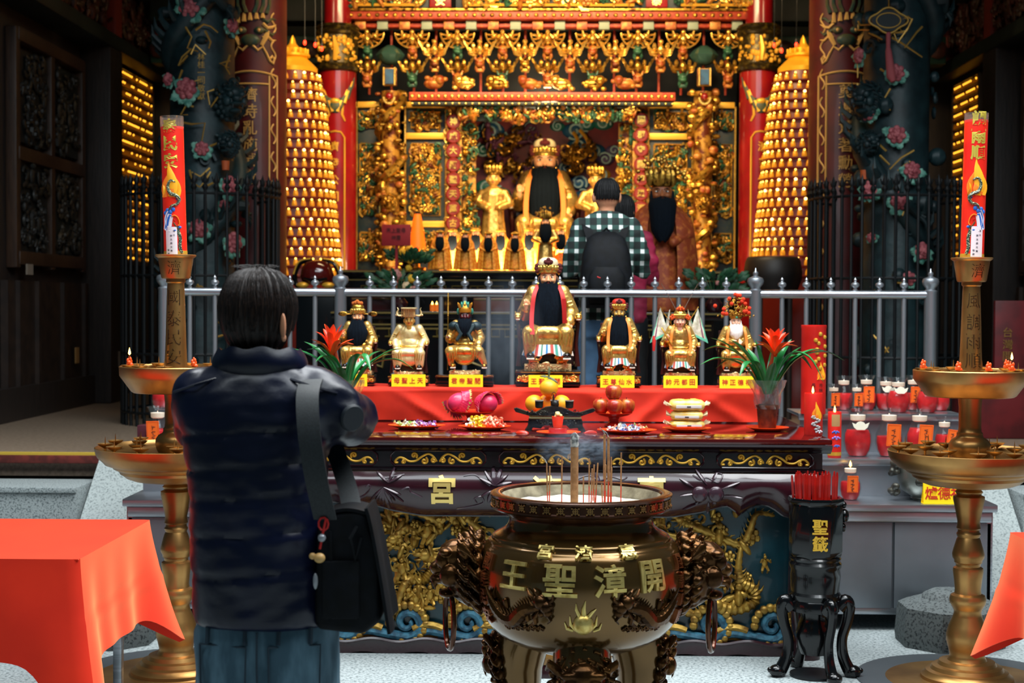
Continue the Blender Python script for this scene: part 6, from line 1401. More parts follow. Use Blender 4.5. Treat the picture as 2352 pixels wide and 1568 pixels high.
def lion_small(s):
    mb = MB(); mb.ell((0, 0, s * .3), (s * .5, s * .28, s * .28), 12, 8); mb.ell((-s * .38, -s * .02, s * .62), (s * .26, s * .26, s * .28), 10, 8)
    for k in range(9): a = k * .7; mb.ell((-s * .34 + s * .2 * cos(a), -s * .0 + s * .1, s * .62 + s * .26 * sin(a)), s * .1, 6, 5)
    for x in (-.35, .35):
        for y in (-.16, .16): mb.ell((s * x, s * y, s * .1), (s * .13, s * .12, s * .12), 8, 6)
    for y in (-.1, .1): mb.ell((-s * .52, s * y - s * .1, s * .7), s * .07, 6, 5)
    mb.ell((-s * .58, -s * .08, s * .55), (s * .12, s * .14, s * .1), 8, 6)
    mb.tube([(s * .45, 0, s * .35), (s * .62, 0, s * .6), (s * .5, 0, s * .8)], [s * .1, s * .12, s * .05], 7, rnd=True); return mb
def seated(px, base, y, H, lab, robe=ROBE, face=SKIN, beard='black', bl=560, crown='pompom', ribbon=None, pose='raised', base_w=345, throne=True, lions=True, hem=True, z=None, basekind='panel', lowbase=False, scale_w=1., cat='statue', hs=1., bwd=1.62):
    u = H / 1370; p = P(px, base, y); zb = p.z if z is None else z; t = thing('deity_statue', lab, cat, (p.x, y, zb))
    def q(x, d, py): return ((x - 490) * u, d * u, (1445 - py) * u)
    bw = base_w
    mb = MB()
    mb.box((0, 0, q(0, 0, 1425)[2]), (2 * bw * u, 460 * u, 40 * u), 0, 6 * u); mb.box((0, 0, q(0, 0, 1365)[2]), (2 * (bw - 12) * u, 430 * u, 80 * u), 1 if basekind == 'panel' else 0, 5 * u); mb.box((0, 0, q(0, 0, 1307)[2]), (2 * bw * u, 460 * u, 38 * u), 0, 6 * u); mb.box((0, -232 * u, q(0, 0, 1300)[2]), (2 * bw * u, 6 * u, 12 * u), 1)
    if basekind == 'panel':
        for s in (-1, 1): mb.join(carve(MB(), 150 * u, 55 * u, 16, R, 10 * u, 60 * u, (2,), Matrix.Translation((s * (bw - 105) * u, -216 * u, q(0, 0, 1365)[2]))))
    part('base', mb, [BLACK, GOLDR, GOLDB], t)
    mb = MB(); mb.box((0, 10 * u, q(0, 0, 1250)[2]), (500 * u, 380 * u, 74 * u), 0, 6 * u); carve(mb, 480 * u, 56 * u, 34, R, 8 * u, 60 * u, (0,), Matrix.Translation((0, -181 * u, q(0, 0, 1250)[2]))); part('plinth', mb, ROBEP, t)
    if throne:
        mb = MB(); mb.box((0, 150 * u, q(0, 0, 850)[2]), (560 * u, 40 * u, 780 * u), 0, 10 * u); mb.box((0, 60 * u, q(0, 0, 1080)[2]), (560 * u, 220 * u, 260 * u), 0, 8 * u)
        for s in (-1, 1):
            mb.tube([q(490 + s * 300, 140, 800), q(490 + s * 320, -40, 770), q(490 + s * 322, -140, 740)], 26 * u, 8, rnd=True); mb.tube([q(490 + s * 320, -90, 760), q(490 + s * 300, -90, 1000), q(490 + s * 315, -80, 1240)], [24 * u, 18 * u, 30 * u], 8)
        th = part('throne', mb, THR, t)
        for s in (-1, 1):
            mb = MB(); c = Vector(q(490 + s * 322, -170, 710)); r = 40 * u
            mb.ell(c, (r, r * 1.1, r * 1.1), 10, 8); mb.ell(c + Vector((0, -r * .9, -r * .2)), (r * .7, r * .6, r * .45), 9, 7); mb.ell(c + Vector((0, -r * .9, -r * .75)), (r * .6, r * .5, r * .22), 8, 5, 1)
            for e in (-1, 1): mb.ell(c + Vector((e * r * .45, -r * .7, r * .5)), r * .28, 7, 5); mb.tube([c + Vector((e * r * .5, 0, r * .8)), c + Vector((e * r * .8, r * .5, r * 1.5))], [r * .25, .0005], 6)
            part('dragon_head_finial', mb, [GOLDB, mat('jaw_white', '#e8ddc8', .5)], th)
    b = MB(); W = scale_w
    b.ell(q(490, 30, 560), (185 * u * W, 120 * u, 185 * u), 16, 12); b.ell(q(490, 20, 740), (180 * u * W, 135 * u, 170 * u), 16, 12); b.ell(q(490, -60, 880), (235 * u * W, 190 * u, 110 * u), 16, 10); b.tube([q(490, 20, 440), q(490, 0, 360)], [90 * u, 50 * u], 12)
    fl, fr_ = (-1, 1)
    spread = 235 if pose == 'warrior' else 190
    for s in (-1, 1):
        kx, kz, fx = 490 + s * spread * W, 885, 490 + s * (spread - 10) * W
        if pose == 'warrior' and s > 0: fx = 490 + 330
        b.tube([q(490 + s * 90, 0, 870), q(kx, -200, kz)], [100 * u, 92 * u], 14, rnd=True); b.tube([q(kx, -200, kz), q(fx, -190, 1090)], [90 * u, 78 * u if pose != 'warrior' else 50 * u], 14, rnd=True)
        b.tube([q(490 + s * 150 * W, 20, 450), q(490 + s * 250 * W, 10, 680)], [85 * u, 88 * u], 12, rnd=True)
    b.ell(q(490, -130, 990), (175 * u, 100 * u, 130 * u), 14, 10)
    hR = q(705, -190, 800); b.tube([q(740, 10, 680), q(715, -140, 770)], [85 * u, 66 * u], 12, rnd=True)
    if pose == 'raised': hL = q(255, -190, 585); b.tube([q(240, 10, 680), q(250, -130, 620)], [85 * u, 62 * u], 12, rnd=True); hd = (0, -.4, 1)
    elif pose == 'warrior': hL = q(215, -120, 650); b.tube([q(240, 10, 680), q(225, -90, 665)], [80 * u, 60 * u], 12, rnd=True); hd = (0, -1, .2)
    elif pose == 'clasp': hL = q(440, -250, 640); hR = q(540, -250, 640); b.tube([q(240, 10, 680), q(420, -200, 660)], [85 * u, 62 * u], 12, rnd=True); b.tube([q(740, 10, 680), q(560, -200, 660)], [85 * u, 62 * u], 12, rnd=True); hd = (.3, -1, .5)
    else: hL = q(275, -190, 800); b.tube([q(240, 10, 680), q(265, -140, 770)], [85 * u, 66 * u], 12, rnd=True); hd = (0, -1, -.3)
    rb = b.remesh(13 * u, 3); robe_o = part('robe', rb, robe, t)
    # carved folds, belt and shoulder trims on the robe
    mb = MB()
    for s in (-1, 1):
        for k in range(5): mb.tube([q(490 + s * (150 + 18 * k) * W, -95 + 10 * k, 500 + 35 * k), q(490 + s * (200 + 16 * k) * W, -75 + 8 * k, 560 + 35 * k), q(490 + s * (250 + 12 * k) * W, -60 + 6 * k, 545 + 35 * k)], 9 * u, 5)
        for k in range(4): mb.tube([q(490 + s * (110 + 40 * k), -262 + 6 * k, 830), q(490 + s * (130 + 40 * k), -295 + 8 * k, 900), q(490 + s * (120 + 38 * k), -280, 1010)], [5 * u, 11 * u, 7 * u], 5)
    mb.tube([q(490 + 182 * W * cos(a), 10 - 145 * sin(a), 760) for a in [pi * i / 16 for i in range(17)]], 16 * u, 6)
    part('robe_trim', mb, GOLDB, robe_o)
    if hem:
        mb = MB()
        def hf(uu, v): a = -pi * .98 + uu * pi * .96; k = 1 + .06 * sin(uu * 60) + .16 * v; return (225 * u * W * cos(a) * k, (-110 + 175 * sin(a) * k) * u, q(0, 0, 1005 + 105 * v + 18 * sin(uu * 21) * v)[2])
        mb.surf(hf, 84, 4, 0, 6 * u, mf=lambda uu, v: (0, 1, 0, 2, 0, 3)[int(uu * 28) % 6]); part('striped_hem', mb, STRIPE, robe_o)
    mb = MB()
    for s, fx in ((-1, 490 - 185), (1, 490 + (200 if pose != 'warrior' else 330))):
        mb = MB(); c = q(fx, -250, 1120); mb.ell(c, (46 * u, 90 * u, 38 * u), 12, 8, 0); mb.box((c[0], c[1], c[2] - 34 * u), (84 * u, 175 * u, 16 * u), 1, 6 * u); part('shoe', mb, [BLACK if pose != 'warrior' else GOLD, mat('shoe_sole', '#e0d8c6', .6)], t)
    part('hand', hand_mb(hR, 62 * u, (0, -1, -.5), (0, 0, 1), 1), face, t); part('hand', hand_mb(hL, 62 * u, hd, (0, -1, 0) if pose == 'raised' else (0, 0, 1), -1), face, t)
    hr = 98 * u * hs; hc = Vector(q(490, -40, 300)); hm, fm = head_mb(hr); hd_ = part('head', hm, face, t, hc); part('face_paint', fm, [WHT, BLACKM, LIP], hd_)
    if beard: part('beard', beard_mb(hr, bl * u, bwd if bl > 350 else 1.05), BRDW if beard == 'white' else BRD, hd_)
    if ribbon:
        for s in (-1, 1):
            mb = MB(); Lr = 900 if (s < 0 or ribbon is not RIB) else 520
            pts = smooth_pts([q(490 + s * 110, -90, 375), q(490 + s * 150, -190, 480), q(490 + s * 170, -215, 640), q(490 + s * 175, -250, 780), q(490 + s * 165, -290, Lr)], 4); mb.surf(lambda uu, v: pts[min(len(pts) - 1, int(v * (len(pts) - 1) + .5))] + Vector(((uu - .5) * 46 * u, 0, 0)), 2, len(pts) - 1, 0, 6 * u); mb.ell(q(490 + s * 108, -90, 365), (17 * u, 17 * u, 22 * u), 8, 6, 1); part('ribbon', mb, [ribbon, GOLDB], t)
    # crowns
    cz = lambda py: (300 - py) * u; cm = MB()
    if crown in ('pompom', 'royal', 'cap'):
        cm.lathe([(104 * u, cz(245)), (108 * u, cz(238)), (110 * u, cz(215)), (112 * u, cz(165)), (108 * u, cz(158)), (102 * u, cz(160))], 28, m=0); cm.lathe([(104 * u, cz(170)), (108 * u, cz(140)), (96 * u, cz(105)), (64 * u, cz(82)), (0, cz(74))], 28, m=1)
        for k in range(9): a = -pi + pi * k / 8; cm.ell((108 * u * cos(a), 108 * u * sin(a), cz(190)), (22 * u, 14 * u, 26 * u), 8, 6, 0)
        for s in (-1, 1): cm.ell((s * 112 * u, -10 * u, cz(215)), (26 * u, 40 * u, 50 * u), 10, 7, 0)
        co = part('crown', cm, [GOLDB, {'pompom': mat('crown_cream', '#ecd9ac', .4, .2), 'royal': mat('crown_red', '#b8281c', .4), 'cap': GOLD}[crown]], hd_)
        P6 = [(0, -112 * u, cz(105)), (-28 * u, -112 * u, cz(128)), (28 * u, -112 * u, cz(128)), (0, -118 * u, cz(135))]
        S6 = [(s * x * u, -30 * u, cz(z_)) for s in (-1, 1) for x, z_ in ((122, 165), (104, 190), (128, 195), (118, 225))]
        if crown == 'cap':
            pom_at(t, co, [(-30 * u, -60 * u, cz(60)), (30 * u, -70 * u, cz(66)), (0, -60 * u, cz(40)), (65 * u, -40 * u, cz(70)), (-66 * u, -40 * u, cz(72))], 34 * u, mat('amber_pompom', '#c9661c', .8, 0, bump=.8, bs=200, bdist=.003))
            for s in (-1, 1): mb = MB(); mb.tube([(s * 100 * u, 0, cz(250)), (s * 190 * u, 0, cz(255))], 9 * u, 6); mb.ell((s * 255 * u, 0, cz(250)), (78 * u, 10 * u, 42 * u), 16, 8); mb.tube(scroll(0, 0, 30 * u, 1, 0, 1, 9) and [(s * 255 * u + a, -12 * u, cz(250) + b) for a, b in scroll(0, 0, 34 * u, 1.4, 0, 1, 14)], 6 * u, 5); part('crown_wing', mb, GOLD, co)
        else: pom_at(t, co, P6, 24 * u, POM); pom_at(t, co, S6, 25 * u, POM)
    elif crown == 'beads':
        cm.lathe([(104 * u, cz(245)), (110 * u, cz(215)), (110 * u, cz(140)), (0, cz(135))], 26); cm.box((0, -20 * u, cz(85)), (260 * u, 330 * u, 24 * u), 0, 5 * u); cm.box((0, 0, cz(115)), (180 * u, 180 * u, 50 * u))
        for s in (-1, 1):
            pts = [(s * 105 * u, -20 * u, cz(210)), (s * 190 * u, -10 * u, cz(215)), (s * 215 * u, 0, cz(165)), (s * 195 * u, 0, cz(110)), (s * 215 * u, 0, cz(70))]; cm.tube(smooth_pts(pts, 4), [26 * u, 34 * u, 42 * u, 46 * u, 40 * u, 38 * u, 40 * u, 40 * u, 36 * u, 32 * u, 28 * u, 24 * u, 20 * u, 16 * u, 12 * u, 8 * u, 3 * u], 8, flat=.4); cm.ell((s * 225 * u, -10 * u, cz(205)), (24 * u, 14 * u, 20 * u), 8, 6)
        co = part('crown', cm, ROBEP, hd_)
        mb = MB()
        for k in range(9):
            for j in range(7): mb.ell(((-4 + k) * 29 * u, -175 * u, cz(105 + j * 22)), (9 * u, 9 * u, 12 * u), 6, 5)
        part('bead_curtain', mb, mat('brown_bead', '#8a5a2c', .4, .3), co)
    elif crown == 'warrior':
        cm.lathe([(104 * u, cz(245)), (112 * u, cz(200)), (100 * u, cz(150)), (60 * u, cz(110)), (20 * u, cz(90)), (0, cz(60))], 24, m=0); cm.ell((0, -30 * u, cz(110)), (50 * u, 40 * u, 60 * u), 10, 8, 1)
        for k in range(5): cm.tube([((k - 2) * 40 * u, -70 * u, cz(170)), ((k - 2) * 52 * u, -80 * u, cz(110)), ((k - 2) * 60 * u, -50 * u, cz(80 - 12 * (2 - abs(k - 2))))], [24 * u, 22 * u, 4 * u], 7, k % 2)
        for s in (-1, 1): cm.ell((s * 115 * u, 0, cz(230)), (25 * u, 40 * u, 55 * u), 9, 7, 1)
        co = part('crown', cm, [mat('crown_orange_gold', '#c98a2c', .35, .6), mat('crown_green', '#2f7a68', .45)], hd_)
    elif crown == 'youth':
        cm.lathe([(104 * u, cz(245)), (112 * u, cz(215)), (108 * u, cz(150)), (70 * u, cz(95)), (26 * u, cz(70)), (12 * u, cz(20)), (0, cz(-10))], 24, m=0)
        for k in range(14): a = -pi + pi * k / 13; cm.ell((105 * u * cos(a), 105 * u * sin(a), cz(190)), (18 * u, 14 * u, 24 * u), 7, 5)
        co = part('crown', cm, GOLDB, hd_)
        pom_at(t, co, [(x * u, -80 * u, cz(z_)) for x, z_ in ((-50, 80), (0, 90), (50, 80), (-25, 60), (25, 58))] + [(s * x * u, -60 * u, cz(z_)) for s in (-1, 1) for x, z_ in ((135, 195), (165, 225), (120, 232), (150, 250))], 28 * u, POMO)
        for s in (-1, 1):
            mb = MB(); pts = smooth_pts([(s * 60 * u, 10 * u, cz(110)), (s * 150 * u, 30 * u, cz(-60)), (s * 260 * u, 60 * u, cz(-260)), (s * 330 * u, 90 * u, cz(-370))], 6); mb.tube(pts, [9 * u * (1 - i / (len(pts) + 3)) for i in range(len(pts))], 6); 
            for i in range(2, len(pts) - 1):
                for e in (-1, 1): mb.tube([pts[i], pts[i] + Vector((e * 26 * u * (1 - i / len(pts)), 0, 26 * u))], [3 * u, .5 * u], 4)
            part('pheasant_feather', mb, mat('feather_brown', '#5a4436', .7), co)
        for s in (-1, 1):
            for j in range(2):
                mb = MB(); o = Vector(q(490 + s * (95 + 40 * j), 90 + 30 * j, 420)); top = Vector(q(490 + s * (330 - 170 * j), 110 + 40 * j, 60 + 30 * j)); 
                mb.tube([o, top + (top - o) * .06], 7 * u, 6, 1)
                low = Vector(q(490 + s * (520 - 200 * j), 90 + 40 * j, 690 - 120 * j)); inn = Vector(q(490 + s * 190, 80, 520))
                mb.surf(lambda uu, v: (top.lerp(inn, v)).lerp(top.lerp(low, v), uu) + Vector((0, 12 * u * sin(uu * 9 + v * 5), (14 * u * sin(v * 22)) * uu)), 10, 14, 0, 4 * u, mf=lambda uu, v: 2 if (uu > .86 or v > .92) else (3 if (.68 < uu < .78) else 0)); part('back_flag', mb, [mat('flag_cloth', '#d9d3c4', .6, 0, c2='#b8b49a', ns=60), GOLD, mat('flag_border', '#5fb89a', .6), mat('flag_maroon', '#7a3a5a', .6)], t)
    elif crown == 'headdress':
        cm.lathe([(104 * u, cz(250)), (118 * u, cz(215)), (120 * u, cz(190))], 24, caps=False, m=0); rr = random.Random(4)
        for k in range(150):
            a = rr.uniform(0, pi); q_ = sqrt(rr.random()); x = cos(a) * q_ * (230 if rr.random() < .75 else 330); zz = cz(200) + sin(a) * q_ * 330 * u
            if abs(x) > 220: zz = cz(215) + rr.uniform(-40, 60) * u
            c = (x * u, rr.uniform(-110, 20) * u, zz)
            if k % 3: cm.tube([(c[0] + (20 - 1.6 * i) * u * cos(i * .8), c[1], c[2] + (20 - 1.6 * i) * u * sin(i * .8)) for i in range(9)], 5 * u, 4, 0)
            else: cm.ell(c, (22 * u, 8 * u, 16 * u), 7, 5, 0, Matrix.Rotation(rr.uniform(-1, 1), 3, 'Y'))
        cm.ell((0, -125 * u, cz(225)), 22 * u, 10, 8, 1); co = part('headdress', cm, [GOLD, mat('green_gem', '#0f7a5a', .2)], hd_)
        pom_at(t, co, [(x * u, -110 * u, cz(y_)) for x, y_ in ((-380, 20), (-225, 75), (-240, 150), (-180, 160), (-90, -20), (-130, -110), (-25, -185), (55, -165), (10, -170), (115, -100), (95, -60), (150, -20), (225, 60), (170, 110), (215, 140), (140, 115))], 36 * u, POMR)
    return t, u, q
zS = SZ + .007
seated(822, 889, 7.8, .42, 'black-bearded deity with orange-balled winged cap half hidden by the bromeliad', crown='cap', pose='raised', bl=430, z=zS, base_w=300)
seated(940, 889, 7.78, .40, 'gold goddess statue with flat bead-curtained crown and no beard', robe=ROBEP, face=SKING, beard=None, crown='beads', pose='knees', hem=False, z=zS, base_w=360, lions=False, scale_w=1.1)
t3, u3, q3 = seated(1068, 889, 7.78, .43, 'dark red-faced warrior deity statue holding a thin staff on a wide black base', face=SKINR, bl=260, crown='warrior', pose='warrior', hem=False, throne=False, lions=False, z=zS, base_w=480, basekind='plain')
mb = MB(); mb.tube([q3(210, -150, 1200), q3(215, -150, -60)], 8 * u3, 6); 
for k in range(16): mb.ell(q3(214, -150, 300 - 24 * k), (13 * u3, 13 * u3, 15 * u3), 6, 5)
part('staff', mb, GOLD, t3)
mb = MB(); 
for s in (-1, 1): mb.ell(q3(490 + s * 170, -10, 480), (110 * u3, 110 * u3, 90 * u3), 12, 8); mb.tube([q3(490 + s * 130, -120, 470), q3(490 + s * 60, -170, 600), q3(490 + s * 120, -200, 700)], [50 * u3, 40 * u3, 30 * u3], 8, rnd=True)
part('shoulder_sash', mb, mat('sash_teal', '#10272c', .5, .2), t3)
seated(1258, 891, 7.79, .665, 'tallest seated deity statue with long black beard at the centre of the row', ribbon=RIB, z=zS)
seated(1420, 889, 7.78, .452, 'black-bearded deity with red crown and orange ribbons behind the apples', face=SKING, crown='royal', ribbon=RIBO, pose='raised', bl=600, z=zS)
t6, u6, q6 = seated(1560, 889, 7.78, .40, 'pale-faced youthful deity with four back flags and two long pheasant feathers', face=SKINP, beard=None, crown='youth', ribbon=RIBO, pose='raised', z=zS, base_w=300)
mb = MB(); mb.tube([q6(160, -190, 420), q6(330, -260, 700)], 16 * u6, 7, rnd=True); part('baton', mb, GOLD, t6)
mb = MB(); mb.tube([q6(30, 40, 560), q6(40, 30, 640), q6(34, 30, 830)], [16 * u6, 34 * u6, 22 * u6], 8); part('red_tassel', mb, RIB, t6)
seated(1688, 889, 7.78, .40, 'white-bearded deity under a wide gold headdress studded with red balls', face=SKINP, beard='white', bl=230, crown='headdress', ribbon=RIBO, pose='clasp', hem=False, z=zS, base_w=300)
# little gold lions seated before the larger statues (fixed ornaments on their plinths)
for root, xs in ((bpy.data.objects['deity_statue.003'], (340, 640)), (bpy.data.objects['deity_statue.004'], (350, 630))):
    uu = .665 / 1370 if root.name.endswith('3') else .452 / 1370
    for i, x in enumerate(xs):
        m_ = lion_small(125 * uu); 
        if i: m_.warp(lambda a, b, c: (a, b, c))
        o = part('gold_lion', m_, GOLDB, root, ((x - 490) * uu, -150 * uu, (1445 - 1214) * uu))
# yellow name cards in front of them
for px, chars, lab in ((804, '帝先谷五', 'yellow name card at the praying man end of the statue row, mostly behind leaves'), (938, '母聖上天', 'yellow name card under the gold bead-crowned goddess'), (1070, '君帝聖關', 'yellow name card under the red-faced warrior statue'), (1253, '王聖漳開', 'yellow name card under the tallest central statue'), (1418, '王尊仙水', 'yellow name card behind the top apple'), (1563, '帥元都田', 'yellow name card under the statue with back flags'), (1692, '神正德福', 'yellow name card under the white-bearded statue')):
    card(px, 7.556, SZ + .007, .172, .062, chars, lab, .029, deep=.012)
# ------------------------------------------------------------------ gilded shrine at the back of the hall
GY = 14.0; k14 = GY / FPX
gx = lambda p: X(p, GY, 300); gz = lambda p: Z(p, GY, 1250)
rg = random.Random(12)
DK = mat('shrine_dark_panel', '#10232a', .45, 0, c2='#2a2c22', ns=40, lo=.45, hi=.7); DPB = mat('shrine_recess', '#071018', .8)
REDC = mat('canopy_red', '#8f2a16', .45, .1, c2='#b5561e', ns=30, lo=.5, hi=.7); GRNC = mat('carved_green', '#2c5c40', .45, .2, c2='#173a2e', ns=20); GREYC = mat('pale_grey_green', '#7f8c7a', .5); ORC = mat('carved_orange', '#8a3a18', .42, .3, c2='#a8702a', ns=20)
def slab(mb, x0, x1, y0, y1, d=.06, y=0, m=0, bev=.006):
    mb.box(((gx(x0) + gx(x1)) / 2, GY + y + d / 2, (gz(y0) + gz(y1)) / 2), (abs(gx(x1) - gx(x0)), d, abs(gz(y1) - gz(y0))), m, bev)
cn = thing('shrine_canopy', 'carved gilded canopy of bracket clusters over the main shrine', 'shrine canopy', (0, 0, 0))
mb = MB(); slab(mb, 785, 1740, 40, 58, .2, -.3, 0, .01); slab(mb, 785, 1740, 34, 40, .24, -.32, 1)
for i in range(48): p = (gx(795 + i * 19.8), GY - .305, gz(49)); mb.ell(p, (.022, .012, .018), 8, 5, 1)
part('beam', mb, [REDC, GOLD], cn)
mb = MB(); slab(mb, 815, 1715, 62, 72, .1, -.2, 0); 
for i in range(18): slab(mb, 822 + i * 50, 846 + i * 50, 58, 78, .06, -.24, 1 if i % 2 else 2)
part('bracket_plate', mb, [REDC, GREYC, ORC], cn)
mb = MB(); slab(mb, 815, 1700, 60, 245, .04, .25, 0); part('recess_board', mb, DPB, cn)
mb = MB(); slab(mb, 945, 1545, 221, 240, .16, -.28, 0, .01); slab(mb, 950, 1540, 243, 250, .12, -.26, 2)
for i in range(40): mb.ell((gx(952 + i * 15), GY - .285, gz(231)), (.018, .01, .018), 8, 5, 1); mb.ell((gx(953 + i * 15), GY - .262, gz(247)), (.012, .01, .01), 6, 4, 1)
part('lower_beam', mb, [REDC, GOLDB, DK], cn)
mb = MB(); T = Matrix.Translation((gx(1258), GY - .12, gz(266))); slab(mb, 1060, 1456, 252, 281, .06, -.1, 1); carve(mb, L(392, GY), .12, 210, rg, .07, .085, (0, 0, 2, 3), T); part('carved_lintel', mb, [GOLDB, DK, ORC, GRNC], cn)
# upper painted friezes
fz = thing('shrine_frieze', 'gilded frieze of birds and riders at the top edge over the red canopy beam', 'carved frieze', (0, 0, 0))
for x0, x1 in ((788, 990), (1050, 1480), (1524, 1736)):
    mb = MB(); slab(mb, x0, x1, -60, 33, .06, -.3, 1); T = Matrix.Translation(((gx(x0) + gx(x1)) / 2, GY - .3, gz(-8))); carve(mb, L(x1 - x0 - 30, GY), .26, int((x1 - x0) * .55), rg, .06, .11, (0, 0, 0, 2, 3), T); mb.tube([(gx(x0 + 30), GY - .34, gz(28)), (gx(x1 - 30), GY - .34, gz(28))], .014, 6, 4); part('frieze_panel', mb, [GOLDB, mat('frieze_blue_black', '#182a35', .5), GRNC, ORC, GOLDP], fz)
for x, c in ((1016, '民安'), (1500, '國泰')):
    mb = MB(); slab(mb, x - 24, x + 24, -60, 33, .08, -.34, 0); pl = part('red_plaque', mb, REDL, fz); mb = MB(); mb.text(c, .09, .006, UP(gx(x), GY - .342, gz(6)), 0, vert=True, step=.1); part('gold_characters', mb, GOLDB, pl)
# bracket clusters, built once per kind and copied
def cluster(kind):
    mb = MB(); s = 1.
    if kind == 0:
        for i in range(9): a = pi + pi * (i + .5) / 9; mb.tube([(.04 * cos(a), -.02, .04 * sin(a)), (.1 * cos(a), -.06, .1 * sin(a)), (.15 * cos(a), -.09, .135 * sin(a) + .01)], [.01, .013, .008], 5)
        mb.tube([(.155 * cos(a), -.09, .14 * sin(a)) for a in [pi + pi * i / 16 for i in range(17)]], .009, 5)
        for e in (-1, 1): mb.ell((e * .075, -.1, -.03), (.035, .03, .02), 8, 6, 0, Matrix.Rotation(e * .7, 3, 'Y')); mb.tube([(e * .085, -.1, -.02), (e * .1, -.11, .03)], [.014, .008], 6); mb.tube([(e * .05, -.1, -.045), (e * .02, -.1, -.01)], [.016, .003], 5)
        mb.ell((0, -.1, -.06), (.028, .03, .05), 8, 6, 0); mb.ell((0, -.11, .005), .022, 8, 6, 0)
    elif kind == 1:
        for e in (-1, 1):
            for j in range(3): mb.tube(smooth_pts([(e * .03, -.06, -.02 - .03 * j), (e * .09, -.09, -.03 - .02 * j), (e * (.14 - .02 * j), -.1, .03 - .03 * j), (e * (.15 - .02 * j), -.11, .07 - .03 * j)], 3), [.014, .014, .013, .013, .012, .012, .01, .008, .006, .004], 5)
            mb.ell((e * .06, -.1, .0), (.022, .02, .035), 7, 5)
        mb.ell((0, -.1, -.03), (.03, .03, .055), 8, 6); mb.ell((0, -.11, .04), .024, 8, 6)
    else:
        mb.ell((0, -.09, .0), (.045, .045, .05), 10, 8); mb.ell((0, -.12, -.02), (.035, .03, .025), 8, 6)
        for e in (-1, 1): mb.ell((e * .02, -.125, .015), .012, 6, 5); mb.tube([(e * .035, -.08, .03), (e * .05, -.08, .07)], [.014, .004], 6); mb.ell((e * .03, -.09, -.05), (.018, .02, .03), 7, 5)
        mb.box((0, -.07, -.07), (.07, .06, .03), 0, .006)
    return mb
KM = {}
def put(kind, m, px, py, d=0.):
    key = (kind, m.name)
    if key not in KM: KM[key] = cluster(kind).mesh('bracket_cluster', [m])
    part('bracket_cluster', KM[key], None, cn, (gx(px), GY - .05 - d, gz(py)))
for i in range(9):
    x = 848 + i * 102.2; put(0, GOLDB, x, 84, .05); put(2, [GRNC, ORC, GRNC][i % 3] if i % 2 == 0 else ORC, x, 122, .02); put(1, GOLD, x, 152, .03); put(2, ORC if i % 2 == 0 else GRNC, x, 186, .04)
for i in range(8):
    x = 899 + i * 102.2
    if i not in (0, 7): put(1, GOLDB, x, 116, .08); put(2, [ORC, GOLDR, ORC, GOLD][i % 4], x, 152, .06)
mb = MB()
for i in range(18): x = gx(848 + i * 51.1); mb.tube([(x, GY - .02, gz(70)), (x, GY, gz(218))], .012, 6)
part('bracket_post', mb, REDC, cn)
for i in range(8):
    x = 1000 + i * 72; mb = MB(); rr = random.Random(i)
    if i < 7:
        mb.ell((0, -.1, .02), (.09, .05, .05), 12, 8); mb.ell((rr.choice((-1, 1)) * .06, -.13, .05), .045, 9, 7); 
        for k in range(9): mb.ell((rr.uniform(-.11, .11), -.12, rr.uniform(-.03, .08)), (.028, .02, .022), 7, 5)
        mb.tube([(a, -.13, b) for a, b in scroll(rr.uniform(-.04, .04), .02, .045, 1.2, 0, 1, 12)], .011, 5); part('beam_figure', mb, [ORC, GOLDB, GOLD][i % 3], cn, (gx(x), GY - .16, gz(207)))
# gilded dragon posts with lantern tops
def gpost(px, lab):
    t = thing('dragon_post', lab, 'post', (gx(px), GY - .12, 0)); z0, z1 = gz(640), gz(215); mb = MB(); mb.lathe([(.085, z0 - .2), (.085, z1)], 16, m=1); rr = random.Random(px)
    mb.tube([((.1 + .02 * sin(i)) * cos(i * .33), (.1 + .02 * sin(i)) * sin(i * .33), z0 + (z1 - z0) * i / 60) for i in range(61)], [.04 + .008 * (i % 2) for i in range(61)], 8)
    for i in range(130): a = rr.uniform(-pi - .3, .3); z = rr.uniform(z0, z1); s = rr.uniform(.02, .045); mb.ell((.12 * cos(a), .12 * sin(a), z), (s, s * .8, s * rr.uniform(.4, 1.1)), 7, 5, rr.choice((0, 0, 0, 2)))
    mb.join(lion(.75, rr), Matrix.Translation((0, -.14, gz(470))) @ Matrix.Rotation(-pi / 2, 4, 'Z')); part('carving', mb, [GOLD, GOLDR, ORC], t)
    mb = MB(); mb.lathe([(.03, gz(112)), (.09, gz(122)), (.125, gz(134)), (.09, gz(148)), (.05, gz(155))], 12, c=(0, -.05, 0), mod=lambda r, z, a: r * (1 + .08 * cos(a * 6))); part('lantern_top', mb, mat('lantern_green', '#2f5048', .4, .3), t)
    mb = MB(); mb.box((0, -.08, (gz(165) + gz(205)) / 2), (.13, .06, gz(165) - gz(205)), 0, .01); mb.box((0, -.12, (gz(168) + gz(202)) / 2), (.075, .03, gz(168) - gz(202)), 1)
    for e in (-1, 1): mb.tube([(e * .05, -.13, gz(165)), (e * .05, -.13, gz(205))], .011, 6, 2)
    mb.tube([(.05 * cos(a), -.14, gz(232) + .06 * sin(a)) for a in [pi + pi * i / 12 for i in range(13)]], .014, 6, 2); mb.ell((0, -.13, gz(230)), .035, 9, 7, 3); part('plaque', mb, [GOLDR, BLUE, GOLDB, REDL], t)
gpost(900, 'gilded dragon post with green lantern top beyond the red couplet column behind the man'); gpost(1611, 'gilded dragon post with green lantern top behind the tall caped statue')
